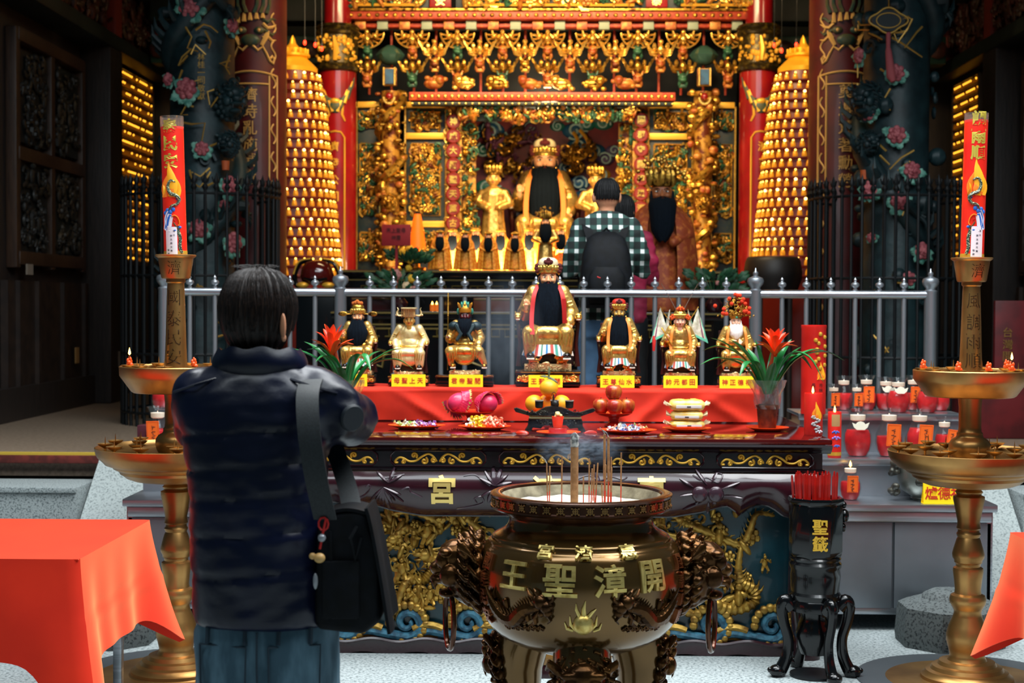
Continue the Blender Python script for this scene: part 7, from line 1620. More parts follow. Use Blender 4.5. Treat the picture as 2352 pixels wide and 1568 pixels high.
# door panels
def screen(x0, x1, rows, lab, light):
    t = thing('carved_screen', lab, 'carved screen', (0, 0, 0)); mb = MB(); slab(mb, x0, x1, rows[0][0] - 12, 650, .06, .06); part('board', mb, DK, t); w = x1 - x0; c = (x0 + x1) / 2
    for a, b in rows:
        i = min(14, w * .16); fr = [(gx(x0 + i), gz(a)), (gx(x1 - i), gz(a)), (gx(x1 - i), gz(b)), (gx(x0 + i), gz(b)), (gx(x0 + i), gz(a))]
        mb = MB(); mb.tube([(p[0], GY + .045, p[1]) for p in fr], .012, 6); pf = part('panel_frame', mb, GOLDB, t)
        mb = MB(); carve(mb, L(w - 2 * i - 8, GY), abs(gz(a) - gz(b)) * .92, int(abs(b - a) * (w - 2 * i) * .028), rg, .05, .075, (0, 0, 1, 2), Matrix.Translation((gx(c), GY + .06, (gz(a) + gz(b)) / 2))); part('panel_carving', mb, [GOLD, GOLDR, GRNC], pf)
    for y in light: mb = MB(); slab(mb, x0 + 2, x1 - 2, y - 7, y + 7, .05, .02); part('gold_bar', mb, GOLDP, t)
    for x in (x0, x1): mb = MB(); mb.tube([(gx(x), GY + .03, gz(rows[0][0] - 14)), (gx(x), GY + .03, gz(650))], .011, 6); part('gold_edge', mb, GOLDB, t)
R3 = [(258, 292), (330, 495), (535, 600)]
screen(930, 1024, R3, 'dark carved door panel with gold frames behind the red paper sign', (240, 312, 515)); screen(1490, 1592, R3, 'dark carved door panel with gold frames behind the tall caped statue', (240, 312, 515))
screen(818, 872, R3, 'narrow dark carved side panel beside the red column behind the man', (240,)); screen(1636, 1690, R3, 'narrow dark carved side panel beside the red column and black drum', (240,))
MEDR = mat('medallion_red', '#741a12', .4)
def medals(px, chars, y0, step, lab):
    t = thing('medallion_board', lab, 'carved board', (0, 0, 0)); mb = MB(); slab(mb, px - 19, px + 19, 244, 640, .05, .0, 1); carve(mb, L(34, GY), abs(gz(250) - gz(600)), 120, rg, .03, .05, (0, 0, 2), Matrix.Translation((gx(px), GY, gz(425)))); part('board', mb, [GOLDB, GOLDR, GRNC], t)
    for i, ch in enumerate(chars):
        z = gz(y0 + i * step); mb = MB(); r = L(14.5, GY); mb.lathe([(r * 1.12, 0), (r * 1.15, .02), (r, .026), (r * .95, .02), (0, .02)], 28, m=0, T=Matrix.Translation((gx(px), GY - .035, z)) @ Matrix.Rotation(pi / 2, 4, 'X')); mb.text(ch, r * 1.25, .008, UP(gx(px), GY - .056, z), 1, off=.03); part('medallion', mb, [MEDR, GOLDB], t)
medals(1042, '神威大顯聖天萬古', 281, 33.2, 'red board of gold character medallions beside the dark panel behind the red paper sign'); medals(1472, '固郡守開漳恩澤長', 277, 33.5, 'red board of gold character medallions above the man with the backpack')
for px, lab in ((1078, 'upright strip of gold openwork carving beside the medallions over the caped figures'), (1437, 'upright strip of gold openwork carving just above the plaid-shirted man')):
    mb = MB(); slab(mb, px - 15, px + 15, 281, 640, .04, .05, 1); carve(mb, L(28, GY), abs(gz(285) - gz(600)), 130, rg, .05, .075, (0, 0, 2), Matrix.Translation((gx(px), GY + .05, gz(445)))); solo('carved_strip', mb, [GOLD, GOLDR, GRNC], lab, 'carved strip')
# red columns with gilt capitals
for px, lab in ((775, 'bright red round column with black-gold capital behind the pagoda nearest the man'), (1738, 'bright red round column with black-gold capital behind the pagoda nearest the drum')):
    y = 13.72; cx = X(px, y); t = thing('red_column', lab, 'column', (cx, y, FZ)); r = L(43, y); zz = lambda q: Z(q, y, px) - FZ
    mb = MB(); mb.lathe([(r, 0), (r, zz(160))], 40); mb.lathe([(r * .72, zz(70)), (r * .72, 5)], 32); part('shaft', mb, REDL, t)
    mb = MB(); mb.lathe([(r * 1.0, zz(168)), (r * 1.16, zz(165)), (r * 1.2, zz(158)), (r * 1.1, zz(153)), (r * 1.05, zz(148)), (r * 1.08, zz(105)), (r * 1.05, zz(86)), (r * 1.18, zz(82)), (r * 1.22, zz(76)), (r * 1.1, zz(71)), (r * 1.2, zz(66)), (r * 1.1, zz(60)), (r * .7, zz(58))], 40); cp = part('capital', mb, mat('capital_black_gold', '#2a2210', .35, .6, c2='#6a5a20', ns=24, lo=.5, hi=.7), t)
    mb = MB()
    for i in range(60): a = rg.uniform(-2.9, -.2); z = zz(rg.uniform(90, 146)); s = rg.uniform(.012, .026); mb.ell((r * 1.08 * cos(a), r * 1.08 * sin(a), z), (s, s, s * rg.uniform(.5, 1.5)), 6, 4)
    mb.tube([(0, -r * 1.1, zz(146)), (.01, -r * 1.12, zz(118)), (-.01, -r * 1.1, zz(90))], [.02, .03, .012], 7); part('capital_relief', mb, GOLDP, cp)
    on = lambda dx, z, q=.003: ((r + q) * sin(dx / r), -(r + q) * cos(dx / r), z)
    mb = MB()
    for s in (-1, 1):
        for j in range(4): mb.tube([on(s * (.02 + .03 * j + .03 * i), zz(262 - 10 * j) + .07 * i + .02 * sin(i * 2), .004) for i in range(4)], [.02, .018, .012, .004], 6, j % 2)
        mb.ell(on(s * .055, zz(235)), (.03, .015, .022), 9, 6, 1); mb.tube([on(s * .07, zz(248)), on(s * .06, zz(268)), on(s * .09, zz(283))], [.01, .014, .008], 6)
    mb.ell(on(0, zz(250)), (.06, .02, .06), 10, 8, 1); mb.ell(on(0, zz(238)), (.05, .025, .03), 10, 7)
    for s in (-1, 1): mb.tube([on(s * .085, zz(640)), on(s * .085, zz(320)), on(s * .05, zz(308)), on(0, zz(306))], .009, 6)
    for i, ch in enumerate('濟發公司恭敬'): mb.text(ch, .09, .006, None, 0, fn=lambda x, y_, q: on(x + (-.01 if px < 1000 else .02), zz(340 + i * 38) + y_, q))
    part('painted_dragon_face', mb, [GOLDP, FACEG], t)
# backdrop mural behind the main deity
MY = 15.35; mx = lambda p: X(p, MY, 400); mz = lambda p: Z(p, MY, 1250)
mr = random.Random(3); t = thing('shrine_backdrop', 'painted relief backdrop of blue and red clouds behind the large bearded deity', 'backdrop', (0, 0, 0)); t['kind'] = 'thing'
mb = MB(); mb.box((mx(1255), MY + .06, (mz(240) + FZ) / 2), (mx(1450) - mx(1060), .06, mz(240) - FZ)); part('board', mb, mat('mural_red', '#7a2027', .5, 0, c2='#4a1830', ns=3, lo=.4, hi=.65), t)
mb = MB(); CM_ = [(1125, 300, 34), (1150, 320, 26), (1110, 345, 24), (1140, 350, 22), (1320, 300, 30), (1345, 285, 24), (1385, 283, 24), (1330, 335, 30), (1365, 345, 26), (1390, 365, 22), (1410, 345, 20), (1300, 385, 22), (1330, 420, 26), (1120, 430, 30), (1150, 445, 24), (1100, 470, 20), (1380, 400, 24), (1405, 420, 20), (1185, 300, 20), (1215, 290, 18), (1280, 290, 18), (1340, 450, 22)]
for i, (x, y, r) in enumerate(CM_):
    m = [0, 0, 2, 0, 0, 2, 2, 0, 0, 4, 4, 0, 0, 2, 2, 2, 3, 3, 5, 5, 2, 0][i]; rr = L(r, MY); mb.ell((mx(x), MY + .03, mz(y)), (rr, .05, rr * .62), 16, 8, m); mb.tube([(a, MY - .02, b) for a, b in scroll(mx(x), mz(y), rr * .72, 1.5, i, (-1) ** i, 18)], rr * .09, 5, 1)
for pts in ([(1330, 375), (1310, 350), (1325, 325), (1315, 305)], [(1300, 370), (1340, 362), (1350, 335), (1345, 318), (1330, 300)]): mb.tube([(mx(p.x), MY - .08, mz(p.y)) for p in smooth_pts([(a, b, 0) for a, b in pts], 5)], .02, 6, 3)
carve(mb, L(120, MY), L(110, MY), 60, mr, .08, .12, (6, 6, 5), Matrix.Translation((mx(1180), MY - .02, mz(355)))); carve(mb, L(70, MY), L(60, MY), 30, mr, .1, .12, (6,), Matrix.Translation((mx(1328), MY - .05, mz(365))))
part('cloud_relief', mb, [mat('mural_blue', '#1d567e', .45), mat('mural_pale_edge', '#9fc0c4', .5), mat('mural_teal', '#1d6a60', .45), mat('mural_yellow', '#c9932a', .45, .2), mat('mural_violet', '#4f4470', .5), mat('mural_mauve', '#6a3a5a', .5), GOLD], t)
mb = MB(); mb.box((mx(1255), 14.85, (1.78 + FZ) / 2), (mx(1440) - mx(1070), .6, 1.78 - FZ)); solo('shrine_plinth', mb, DK, 'dark plinth inside the shrine carrying the large bearded deity', 'plinth')
# main deity, attendants
seated(1250, 640, 14.75, 1.42, 'large gilded deity with long black beard seated under the cloud backdrop', ribbon=RIBO, z=1.785, lions=False, robe=ROBE, bl=560, hs=1.2, bwd=1.1)
def standing(px, y, ztop, h, lab, robe, face, cape=None, beard=None, hat=0, seed=0, cat='statue', group=None, w=1.):
    p = P(px, 500, y); z0 = Z(ztop, y, px) - h; t = thing('temple_statue', lab, cat, (p.x, y, z0), 0, group); r = h * .085
    mb = MB(); mb.lathe([(h * .17 * w, 0), (h * .18 * w, h * .05), (h * .14 * w, h * .35), (h * .13 * w, h * .52), (h * .155 * w, h * .66), (h * .11 * w, h * .74), (h * .05, h * .78)], 20, sy=.7, mod=lambda q, z, a: q * (1 + .05 * sin(a * 9)))
    for s in (-1, 1): mb.tube([(s * h * .14 * w, 0, h * .69), (s * h * .2 * w, -h * .02, h * .55), (s * h * .08, -h * .13, h * .5)], [h * .05, h * .06, h * .04], 9, rnd=True)
    mb = mb.remesh(h * .018, 2); part('robe', mb, robe, t)
    hm, fm = head_mb(r); hd = part('head', hm, face, t, (0, -h * .01, h * .86)); part('face_paint', fm, [WHT, BLACKM, LIP], hd)
    if beard: part('beard', beard_mb(r, h * beard, .85 if beard < .3 else 1.1, -r * (.75 if beard > .1 else .0)), BRD, hd)
    mb = MB(); mb.lathe([(r * .95, r * .55), (r * 1.05, r * .68), (r * 1.05, r * 1.2), (r * .5, r * 1.6), (0, r * 1.75)], 16)
    for i in range(7): a = pi + pi * i / 6; mb.ell((r * 1.05 * cos(a), r * 1.05 * sin(a), r * (1.0 + .4 * (hat > 0))), (r * .3, r * .2, r * (.35 + .5 * hat)), 7, 5)
    if hat > .9:
        for i in range(40): a = R.uniform(0, pi); q = sqrt(R.random()); mb.ell((cos(a) * q * r * 2.3, R.uniform(-r * .8, 0), r * 1.0 + sin(a) * q * r * 2.2), r * .2, 6, 4)
    part('crown', mb, GOLD, hd)
    if cape:
        cm_, hood = cape; mb = MB(); zt = h * (1.0 if hood else .8)
        def cf(u, v):
            a = pi * .5 + (u - .5) * 2 * pi * .86; rad = lerp_tab([(0, .02), (.16, .1), (.3, .2), (.55, .25), (1, .3)] if hood else [(0, .06), (.08, .17), (.2, .24), (.55, .27), (1, .27)], v)[0] * h * w * (1 + .06 * sin(u * 46) * v)
            return (rad * cos(a), rad * sin(a) * .62 + (.05 * h if v < .2 else .02 * h), zt - (zt - h * .01) * v)
        mb.surf(cf, 44, 16, 0, h * .012); part('cape', mb, cm_, t)
    return t
standing(1133, 14.35, 385, .78, 'gilded attendant statue with violet collar beside the large deity nearest the medallions', ROBE, SKING, None, None, .6); standing(1368, 14.35, 388, .78, 'gilded attendant statue partly hidden behind the plaid-shirted man', ROBE, SKING, None, None, .6)
# ------------------------------------------------------------------ altar tables in the hall
TGOLD = mat('faint_gold_paint', '#6a5a2a', .45, .4)
def htable(y, yd, ztop, x0, x1, lab, lines, front, drops=0):
    t = thing('altar_table', lab, 'altar table', ((X(x0, y) + X(x1, y)) / 2, y, FZ)); w = X(x1, y) - X(x0, y); h = ztop - FZ
    mb = MB(); mb.box((0, yd / 2, h - .03), (w, yd, .06), 0, .01); mb.box((0, -.005, h - .012), (w, .012, .012), 1); part('table_top', mb, [BLACK, TGOLD], t)
    mb = MB(); mb.box((0, yd / 2, h / 2 - .03), (w - .12, yd - .1, h - .06)); fp = part('front_panel', mb, BLACK, t)
    mb = MB()
    for q in lines: mb.box((0, .045, q - FZ), (w - .16, .012, .012), 0)
    for i in range(front):
        cx = -w / 2 + .2 + (w - .4) * (i + .5) / front; zz = h - .16
        for s in (-1, 1): mb.tube([(cx + s * a, .045, zz + b) for a, b in ((.0, .03), (.05, .03), (.05, -.02), (.1, -.02), (.1, .03), (.16, .03), (.16, -.03), (.02, -.03))], .007, 4)
    for i in range(drops):
        cx = -w / 2 + .3 + (w - .6) * i / max(1, drops - 1)
        mb.tube([(cx - .1, .045, h - .38), (cx - .12, .045, h - .3), (cx, .045, h - .28), (cx + .1, .045, h - .3), (cx + .08, .045, h - .42), (cx - .03, .045, h - .38)], .012, 5)
    part('gold_pattern', mb, TGOLD, fp); return t, h
B1 = Z(621, 12.1, 1250); tbk, _ = htable(12.1, .85, B1, 772, 1690, 'tall black altar table with gold key pattern carrying the caped figures', [B1 - .08, B1 - .2], 9)
F1 = Z(716, 11.15, 1250); htable(11.15, .7, F1, 760, 1660, 'lower black altar table with gold lines behind the steel railing', [F1 - .1, F1 - .13], 7, 4)
# caped figures on the tall table
CAPE = mat('orange_brocade', '#c9741c', .55, .2, c2='#e0a03a', ns=60, lo=.45, hi=.6); CAPEB = mat('brown_red_brocade', '#8a3a1c', .6, .1, c2='#b5682a', ns=26, lo=.5, hi=.7)
CL = 'small bearded figure in pointed orange cape, %s'
for px, d, py, l in ((1011, .12, 528, 'front row end by the red paper sign'), (1069, .12, 530, 'second from the red paper sign in front row'), (1122, .12, 531, 'third from the red paper sign in front row'), (1183, .12, 532, 'front row end by the spiky crown'), (1040, .42, 524, 'behind first and second front figures'), (1093, .42, 522, 'behind second and third front figures'), (1150, .42, 524, 'behind last two front figures'), (1216, .42, 522, 'between front row and spiky crown'), (1288, .3, 520, 'beside the plaid sleeve of the man')):
    standing(px, 12.1 + d, py, Z(py, 12.1 + d, px) - B1 - .004, CL % l, CAPE, SKIN, (CAPE, True), .33, 0, 1)
standing(1253, 12.22, 492, Z(492, 12.22, 1253) - B1 - .004, 'black-bearded figure in gold with spiky gold crown among the caped row', ROBE, SKIN, None, .3, 1.)
# tall dark caped statue standing on the lower table
standing(1518, 11.5, 400, Z(400, 11.5, 1518) - F1 - .004, 'tall bearded statue in a dark red-brown brocade cape beside the plaid-shirted man', CAPEB, mat('dark_face', '#9a5a34', .45), (CAPEB, False), .29, 1., 0, w=.95)
mb = MB(); mb.box((0, 0, 0), (.36, .03, .27), 0, .004)
pq = P(910, 540, 12.0); t = thing('paper_sign', 'red paper sign with dark characters beside the glowing orange lamp', 'sign', (pq.x, 12.0, pq.z), -.12); mb = MB(); mb.box((0, 0, 0), (.235, .012, .17), 0, .002); mb.box((.0, .02, -.28), (.02, .02, .4)); part('sheet', mb, mat('sign_red', '#8f1a22', .6), t)
mb = MB(); mb.text('天上聖母', .036, .002, UP(0, -.0065, .04), 0, off=0); mb.text('神靈', .036, .002, UP(0, -.0065, -.02), 0, off=0); part('writing', mb, mat('sign_ink', '#3a0c10', .6), t)
pq = P(956, 570, 12.18); t = thing('orange_lamp', 'glowing orange cone lamp beside the red paper sign', 'lamp', (pq.x, 12.3, B1 + .002)); mb = MB(); zb = pq.z - B1; zt = Z(492, 12.3, 956) - B1; mb.lathe([(.068, zb), (.06, zb + .08), (.04, zt - .06), (.025, zt)], 24, caps=False); part('lamp_shade', mb, mat('lamp_orange', '#ff6a14', .5, emit='#ff5a0a', es=1.1), t); mb = MB(); mb.lathe([(.07, 0), (.07, .02), (.02, .03), (.02, zb + .02)], 16); part('base', mb, GOLD, t)
# flowers
FLY = mat('chrysanthemum_yellow', '#c9981c', .6, 0, c2='#e0b52e', ns=40); FLP = mat('dusky_pink_petal', '#a8706a', .6); FLG = mat('dark_foliage', '#123a26', .55, 0, c2='#1d4f30', ns=20)
def bouquet(px, py, y, zb, fl, lab, s=1.):
    p = P(px, py, y); t = thing('flower_vase', lab, 'flower arrangement', (p.x, y, zb)); h = p.z - zb; rr = random.Random(px)
    mb = MB(); mb.lathe([(.04, 0), (.06, .03), (.065, h * .25), (.035, h * .4), (.05, h * .5)], 20); part('vase', mb, mat('vase_dark', '#2a1216', .2, coat=.4), t)
    mb = MB()
    for i in range(34): a = rr.random() * 6.28; e = Vector((cos(a) * .17 * s * rr.random() ** .5, sin(a) * .1, h * rr.uniform(.45, 1.05))); mb.tube([(0, 0, h * .4), e], .004, 4); ruffle_leaf(mb, e, (cos(a), sin(a) * .4, .5), (0, -1, .2), .09 * s, .022, 0)
    part('leaf', mb, FLG, t)
    for x, z, r, m in fl:
        mb = MB(); c = Vector((x, -.07, h + z))
        for i in range(16): u = (i + .5) / 16; th = i * 2.4; n = Vector((sqrt(1 - (1 - u) ** 2) * cos(th), -(1 - u), sqrt(1 - (1 - u) ** 2) * sin(th))); mb.ell(c + n * r * .6, (r * .4, r * .4, r * .4), 6, 5)
        part('flower', mb, m, t)
bouquet(935, 585, 12.16, B1 + .002, [(-.03, .02, .035, FLY), (.03, .04, .04, FLY), (.0, -.03, .035, FLY), (.03, -.05, .03, FLY), (.02, -.11, .03, FLY)], 'yellow chrysanthemums with dark leaves below the red paper sign')
bouquet(918, 640, 11.3, F1 + .002, [(-.02, .03, .045, FLP), (.1, .0, .035, FLY), (.06, -.06, .04, mat('cream_rose', '#c9b08a', .6)), (.12, -.08, .03, FLP)], 'dusky pink and cream flowers on the lower altar table behind the railing', 1.2)
bouquet(1640, 635, 11.3, F1 + .002, [(.02, -.05, .02, FLP)], 'dark leafy branch in a vase on the lower altar table beyond the caped statue', 1.1)
for i, (px, py) in enumerate(((993, 702), (1003, 702))):
    mb = MB(); mb.lathe([(.018, 0), (.018, .05), (.014, .05), (.014, .03), (0, .03)], 14, m=0); mb.lathe([(.002, .04), (.008, .052), (0, .075)], 8, m=1); solo('votive_light', mb, [mat('votive_amber', '#a8501c', .4, emit='#ff7a14', es=.4), FLAME], 'tiny lit votive cup on the lower altar table behind the bead-crowned goddess', 'candle', (X(px, 11.35), 11.35, F1 + .002), 0, 'votive lights on the lower altar table')
for px, w, c, lab in ((860, 120, '#3c0e10', 'dark red lacquer offering box on the lower altar table behind the railing post'), (1130, 90, '#5a2c14', 'brown offering box with gold edge on the lower altar table'), (1210, 60, '#2f0c10', 'small maroon box beside the brown offering box on the lower table')):
    mb = MB(); mb.box((0, .1, .05), (L(w, 11.3), .2, .1), 0, .008); mb.box((0, -.002, .09), (L(w, 11.3) - .02, .01, .01), 1); solo('offering_box', mb, [mat('box' + c[1:], c, .3, coat=.3), TGOLD], lab, 'box', (X(px, 11.3), 11.45, F1 + .002))
# drum and wooden fish
dq = P(1775, 660, 12.3); t = thing('black_drum', 'big black barrel drum on a stand in front of the lamp pagoda', 'drum', (dq.x, 12.3, FZ)); zz = lambda q: Z(q, 12.3, 1775) - FZ
mb = MB(); mb.lathe([(.2, zz(668)), (.235, zz(640)), (.238, zz(625)), (.225, zz(600)), (.21, zz(592)), (.2, zz(590)), (0, zz(590))], 40); part('drum_body', mb, mat('drum_black', '#0d0c0d', .5, c2='#14100f', ns=4), t)
mb = MB(); 
for a in (0, pi / 2): mb.box((0, 0, zz(672)), (.42, .05, .05), 0, .006, a)
for i in range(4): a = pi / 4 + i * pi / 2; mb.tube([(.17 * cos(a), .17 * sin(a), 0), (.17 * cos(a), .17 * sin(a), zz(668))], .022, 8)
part('stand', mb, WD, t)
dq = P(737, 640, 11.75); t = thing('wooden_fish', 'glossy maroon wooden fish drum in a dark gold-edged stand before the lamp pagoda', 'temple block', (dq.x - .03, 11.75, FZ)); zz = lambda q: Z(q, 11.75, 737) - FZ
mb = MB(); mb.lathe([(0, zz(656)), (.11, zz(652)), (.135, zz(635)), (.12, zz(615)), (.09, zz(602)), (.05, zz(598)), (0, zz(597))], 30, sy=.9); mb.tube([(-.09, -.09, zz(640)), (0, -.13, zz(645)), (.09, -.09, zz(640))], .012, 7, 1); part('fish_body', mb, [mat('fish_maroon', '#4a0f0c', .15, coat=.6), BLACK], t)
mb = MB()
for s in (-1, 1):
    mb.tube(smooth_pts([(s * .04, .02, zz(597)), (s * .13, 0, zz(603)), (s * .175, 0, zz(630)), (s * .16, 0, zz(655)), (s * .09, 0, zz(664))], 5), [.02] * 20 + [.025], 8, 0); mb.tube(smooth_pts([(s * .05, -.02, zz(594)), (s * .14, -.02, zz(601)), (s * .185, -.02, zz(630))], 5), .007, 5, 1); mb.ell((s * .1, -.1, zz(655)), (.05, .03, .025), 9, 6, 1)
mb.box((0, 0, zz(672)), (.36, .26, .06), 0, .01); mb.box((0, 0, zz(676) / 2 - .01), (.3, .22, zz(676)), 0, .01); part('stand', mb, [BLACK, GOLDP], t)
# red tablet at the far side
pq = P(2300, 690, 10.6); t = thing('red_tablet', 'dull red wooden tablet stand with gold characters beyond the unlit printed candle', 'tablet', (pq.x + .06, 10.6, FZ)); h = pq.z - FZ
mb = MB(); mb.box((0, 0, h / 2), (.22, .05, h), 0, .01); mb.box((0, .02, h * .32), (.62, .06, .08), 0, .03); mb.box((0, .05, .25), (.7, .3, .5), 0, .02); part('board', mb, mat('tablet_red', '#5c0f14', .5, 0, c2='#43090d', ns=5), t)
mb = MB(); mb.text('台灣開漳聖王', .07, .004, UP(-.02, -.026, h * .55), 0, vert=True, step=.085, off=0); part('writing', mb, mat('tablet_gold', '#7a5a2a', .5, .3), t)
# ------------------------------------------------------------------ people
HSK = mat('skin', '#c98f6c', .5, 0, c2='#b87c5c', ns=9); HAIRB = mat('dark_brown_hair', '#120b09', .45, 0, spec=.35, c2='#3a281e', ns=70, lo=.45, hi=.75, stretch=(6, 6, .5), bump=.5, bs=120, bdist=.004); HAIRK = mat('black_hair', '#060708', .6, 0, spec=.25, c2='#0c0d0f', ns=60, stretch=(6, 6, .6), bump=.4, bs=120, bdist=.003)
JEAN = mat('blue_denim', '#34505f', .85, 0, c2='#668799', ns=9, lo=.42, hi=.68, stretch=(1.6, 1.6, .5), bump=.2, bs=260, bdist=.001); JEANL = mat('light_denim', '#4d6f90', .85, 0, c2='#3a5876', ns=5); STITCH = mat('denim_seam', '#1d2f3b', .8)
NAVY = mat('navy_nylon', '#070e2a', .36, 0, c2='#04091c', ns=4, coat=.0, spec=.4, bump=.25, bs=11, bdist=.012); BAGM = mat('black_nylon', '#07090b', .7, 0, spec=.2, c2='#0b0e13', ns=30); STRAP = mat('webbing', '#12171a', .6, 0, c2='#1a2225', ns=200, bump=.3, bs=300, bdist=.001)
def loft(tab, n=48, sup=2.4):
    """rings (z, cx, cy, half width, half depth) -> closed surface"""
    mb = MB(); vs = []; fs = []
    for z, cx, cy, a, b in tab:
        for i in range(n):
            t = 2 * pi * i / n; c, s = cos(t), sin(t); vs.append((cx + a * abs(c) ** (2 / sup) * (1 if c > 0 else -1), cy + b * abs(s) ** (2 / sup) * (1 if s > 0 else -1), z))
    for j in range(len(tab) - 1):
        for i in range(n): p, q = j * n + i, j * n + (i + 1) % n; fs.append((p, q, q + n, p + n))
    fs.append(tuple(range(n - 1, -1, -1))); fs.append(tuple((len(tab) - 1) * n + i for i in range(n)))
    return mb.add(vs, fs)
def figure(lab, loc, torso, arms, hips, headc, hr, turn, hairprof, mats, hand_at, vox=.011, grooves=(), wr=.006, collar=None, hairdrop=None, foot=.11):
    """standing person seen from behind; local x right, y away from the viewer, z up"""
    t = thing('person', lab, 'person', loc); mj, mp, mh, ms = mats
    # body: head, neck, trunk core, arms and hands as one skin
    hm, fm = head_mb(hr); RT = Matrix.Translation(headc) @ Matrix.Rotation(pi + turn, 4, 'Z'); b = MB().join(hm, RT)
    zs = torso[-1][0]; b.tube([(headc[0], headc[1] - .005, headc[2] - hr * .3), (torso[-1][1], torso[-1][2], zs - .06)], [hr * .6, hr * .68], 14)
    b.join(loft([(z, cx, cy, a * .8, d * .8) for z, cx, cy, a, d in torso[:-1]], 28)); b.join(loft([(z, cx, cy, a * .85, d * .85) for z, cx, cy, a, d in hips[:3]], 28))
    for pts, rs in arms: b.tube(pts, [r * .62 for r in rs], 12, rnd=True)
    for s in (-1, 1):
        c = Vector(hand_at) + Vector((s * .018, 0, 0)); b.join(hand_mb(c, .058, (-s * .12, .15, 1), (s, 0, 0), s))
        b.tube([Vector(arms[0 if s < 0 else 1][0][-1]), c - Vector((0, .01, .04))], [.033, .026], 10, rnd=True)
    body = part('body', b.remesh(.0075, 2), ms, t); part('face_paint', fm.xf(RT), [WHT, HAIRK, LIP], t, label='eyes, brows and mouth')
    j = MB().join(loft(torso))
    for pts, rs in arms: j.tube(pts, rs, 16, rnd=True)
    j = j.remesh(vox, 4); cx0, cy0 = torso[4][1], torso[4][2]
    def puff(x, y, z):
        f = 1.
        for g in grooves: f -= .03 * math.exp(-((z - g - .01 * sin(x * 9)) / .007) ** 2)
        inside = abs(x - cx0) < torso[4][3] * 1.25
        k = f if inside else 1.; n = Vector((x * 9, y * 9, z * 16)); w = wr * noise.noise(n) + wr * .7 * noise.noise(n * 2.3)
        return (cx0 + (x - cx0) * k + w, cy0 + (y - cy0) * k - w, z + w * .5)
    j.warp(puff); jk = part('jacket' if grooves else 'shirt', j, mj, t)
    if collar: part('collar', collar, mj, jk)
    lg = MB().join(loft(hips, 40))
    for s in (-1, 1): lg.tube([(hips[0][1] + s * hips[1][3] * .5, hips[1][2], hips[2][0]), (hips[0][1] + s * .1, hips[1][2] + .02, .47), (hips[0][1] + s * .11, hips[1][2], .06)], [hips[1][3] * .54, .078, .062], 18)
    lg = lg.remesh(.012, 3); lg.warp(lambda x, y, z: (x + .006 * noise.noise(Vector((x * 10, y * 10, z * 14))), y + .006 * noise.noise(Vector((x * 10, y * 10, z * 14 + 5))), z)); jn = part('jeans', lg, mp, t)
    for s in (-1, 1): mb = MB(); mb.ell((hips[0][1] + s * foot, hips[1][2] + .06, .045), (.045, .13, .045), 16, 10); mb.box((hips[0][1] + s * foot, hips[1][2] + .06, .012), (.092, .26, .022), 0, .01); part('shoe', mb, BLACKM, t)
    hb = MB(); rr = random.Random(5)
    def hf(u, v):
        i = v * (len(hairprof) - 1); k = min(len(hairprof) - 2, int(i)); r = hairprof[k][0] + (hairprof[k + 1][0] - hairprof[k][0]) * (i - k); z = hairprof[k][1] + (hairprof[k + 1][1] - hairprof[k][1]) * (i - k)
        a = 2 * pi * u; q = 1 + .022 * sin(a * 37 + 5 * noise.noise(Vector((cos(a) * 3, sin(a) * 3, v * 2)))) * min(1, v * 3) + .03 * noise.noise(Vector((cos(a) * 4, sin(a) * 4, v * 3)))
        front = max(0., sin(a - turn)); lift = (front ** 1.5) * max(0, .62 * hr * 2 * (v - .42)) * 1.5
        return (r * q * cos(a), r * q * 1.06 * sin(a), z + lift + .006 * sin(a * 23) * v)
    hb.surf(hf, 150, 30, 0, 0, True); h = part('hair', hb, mh, t, (headc[0], headc[1], 0))
    return t, jk, jn, h
PD = 3.69; W_ = FPX / PD
px_ = lambda p: (p - 605) / W_
pz_ = lambda p: Z(p, PD, 605)
tor = [(pz_(1424), px_(614), 0, 158 / W_, .135), (pz_(1412), px_(614), 0, 166 / W_, .15), (pz_(1300), px_(604), 0, 163 / W_, .158), (pz_(1200), px_(598), 0, 160 / W_, .158), (pz_(1100), px_(594), 0, 158 / W_, .155), (pz_(1010), px_(590), 0, 168 / W_, .148), (pz_(950), px_(588), 0, 182 / W_, .14), (pz_(900), px_(590), 0, 180 / W_, .125), (pz_(868), px_(592), .0, 148 / W_, .105), (pz_(845), px_(594), .0, 112 / W_, .088), (pz_(825), px_(596), .0, 92 / W_, .08)]
la_ = ([(px_(462), 0, pz_(912)), (px_(444), .09, pz_(985)), (px_(470), .25, pz_(1020)), (px_(560), .33, pz_(950))], [.078, .073, .062, .05])
ra_ = ([(px_(722), 0, pz_(915)), (px_(775), .0, pz_(950)), (px_(800), .08, pz_(968)), (px_(710), .27, pz_(960)), (px_(640), .33, pz_(940))], [.085, .078, .07, .058, .05])
hip = [(pz_(1560) - .02, px_(614), .0, 158 / W_, .125), (pz_(1500), px_(614), .0, 163 / W_, .135), (pz_(1440), px_(615), .0, 161 / W_, .13), (pz_(1390), px_(614), .0, 150 / W_, .12)]
hp = [(.002, 613), (.03, 616), (.052, 623), (.07, 636), (.083, 655), (.093, 680), (.097, 705), (.096, 730), (.09, 755), (.08, 775), (.068, 792), (.058, 802)]
col = MB(); col.surf(lambda u, v: (px_(597) + (.1 + .012 * (1 - v) + .012 * sin(pi * v)) * cos(2 * pi * u), .0 + (.092 + .014 * sin(pi * v)) * sin(2 * pi * u), pz_(862) + (pz_(802 + 10 * sin(2 * pi * u) * .6) - pz_(862)) * v + .004 * sin(u * 50) * v), 56, 8, 0, .018, True)
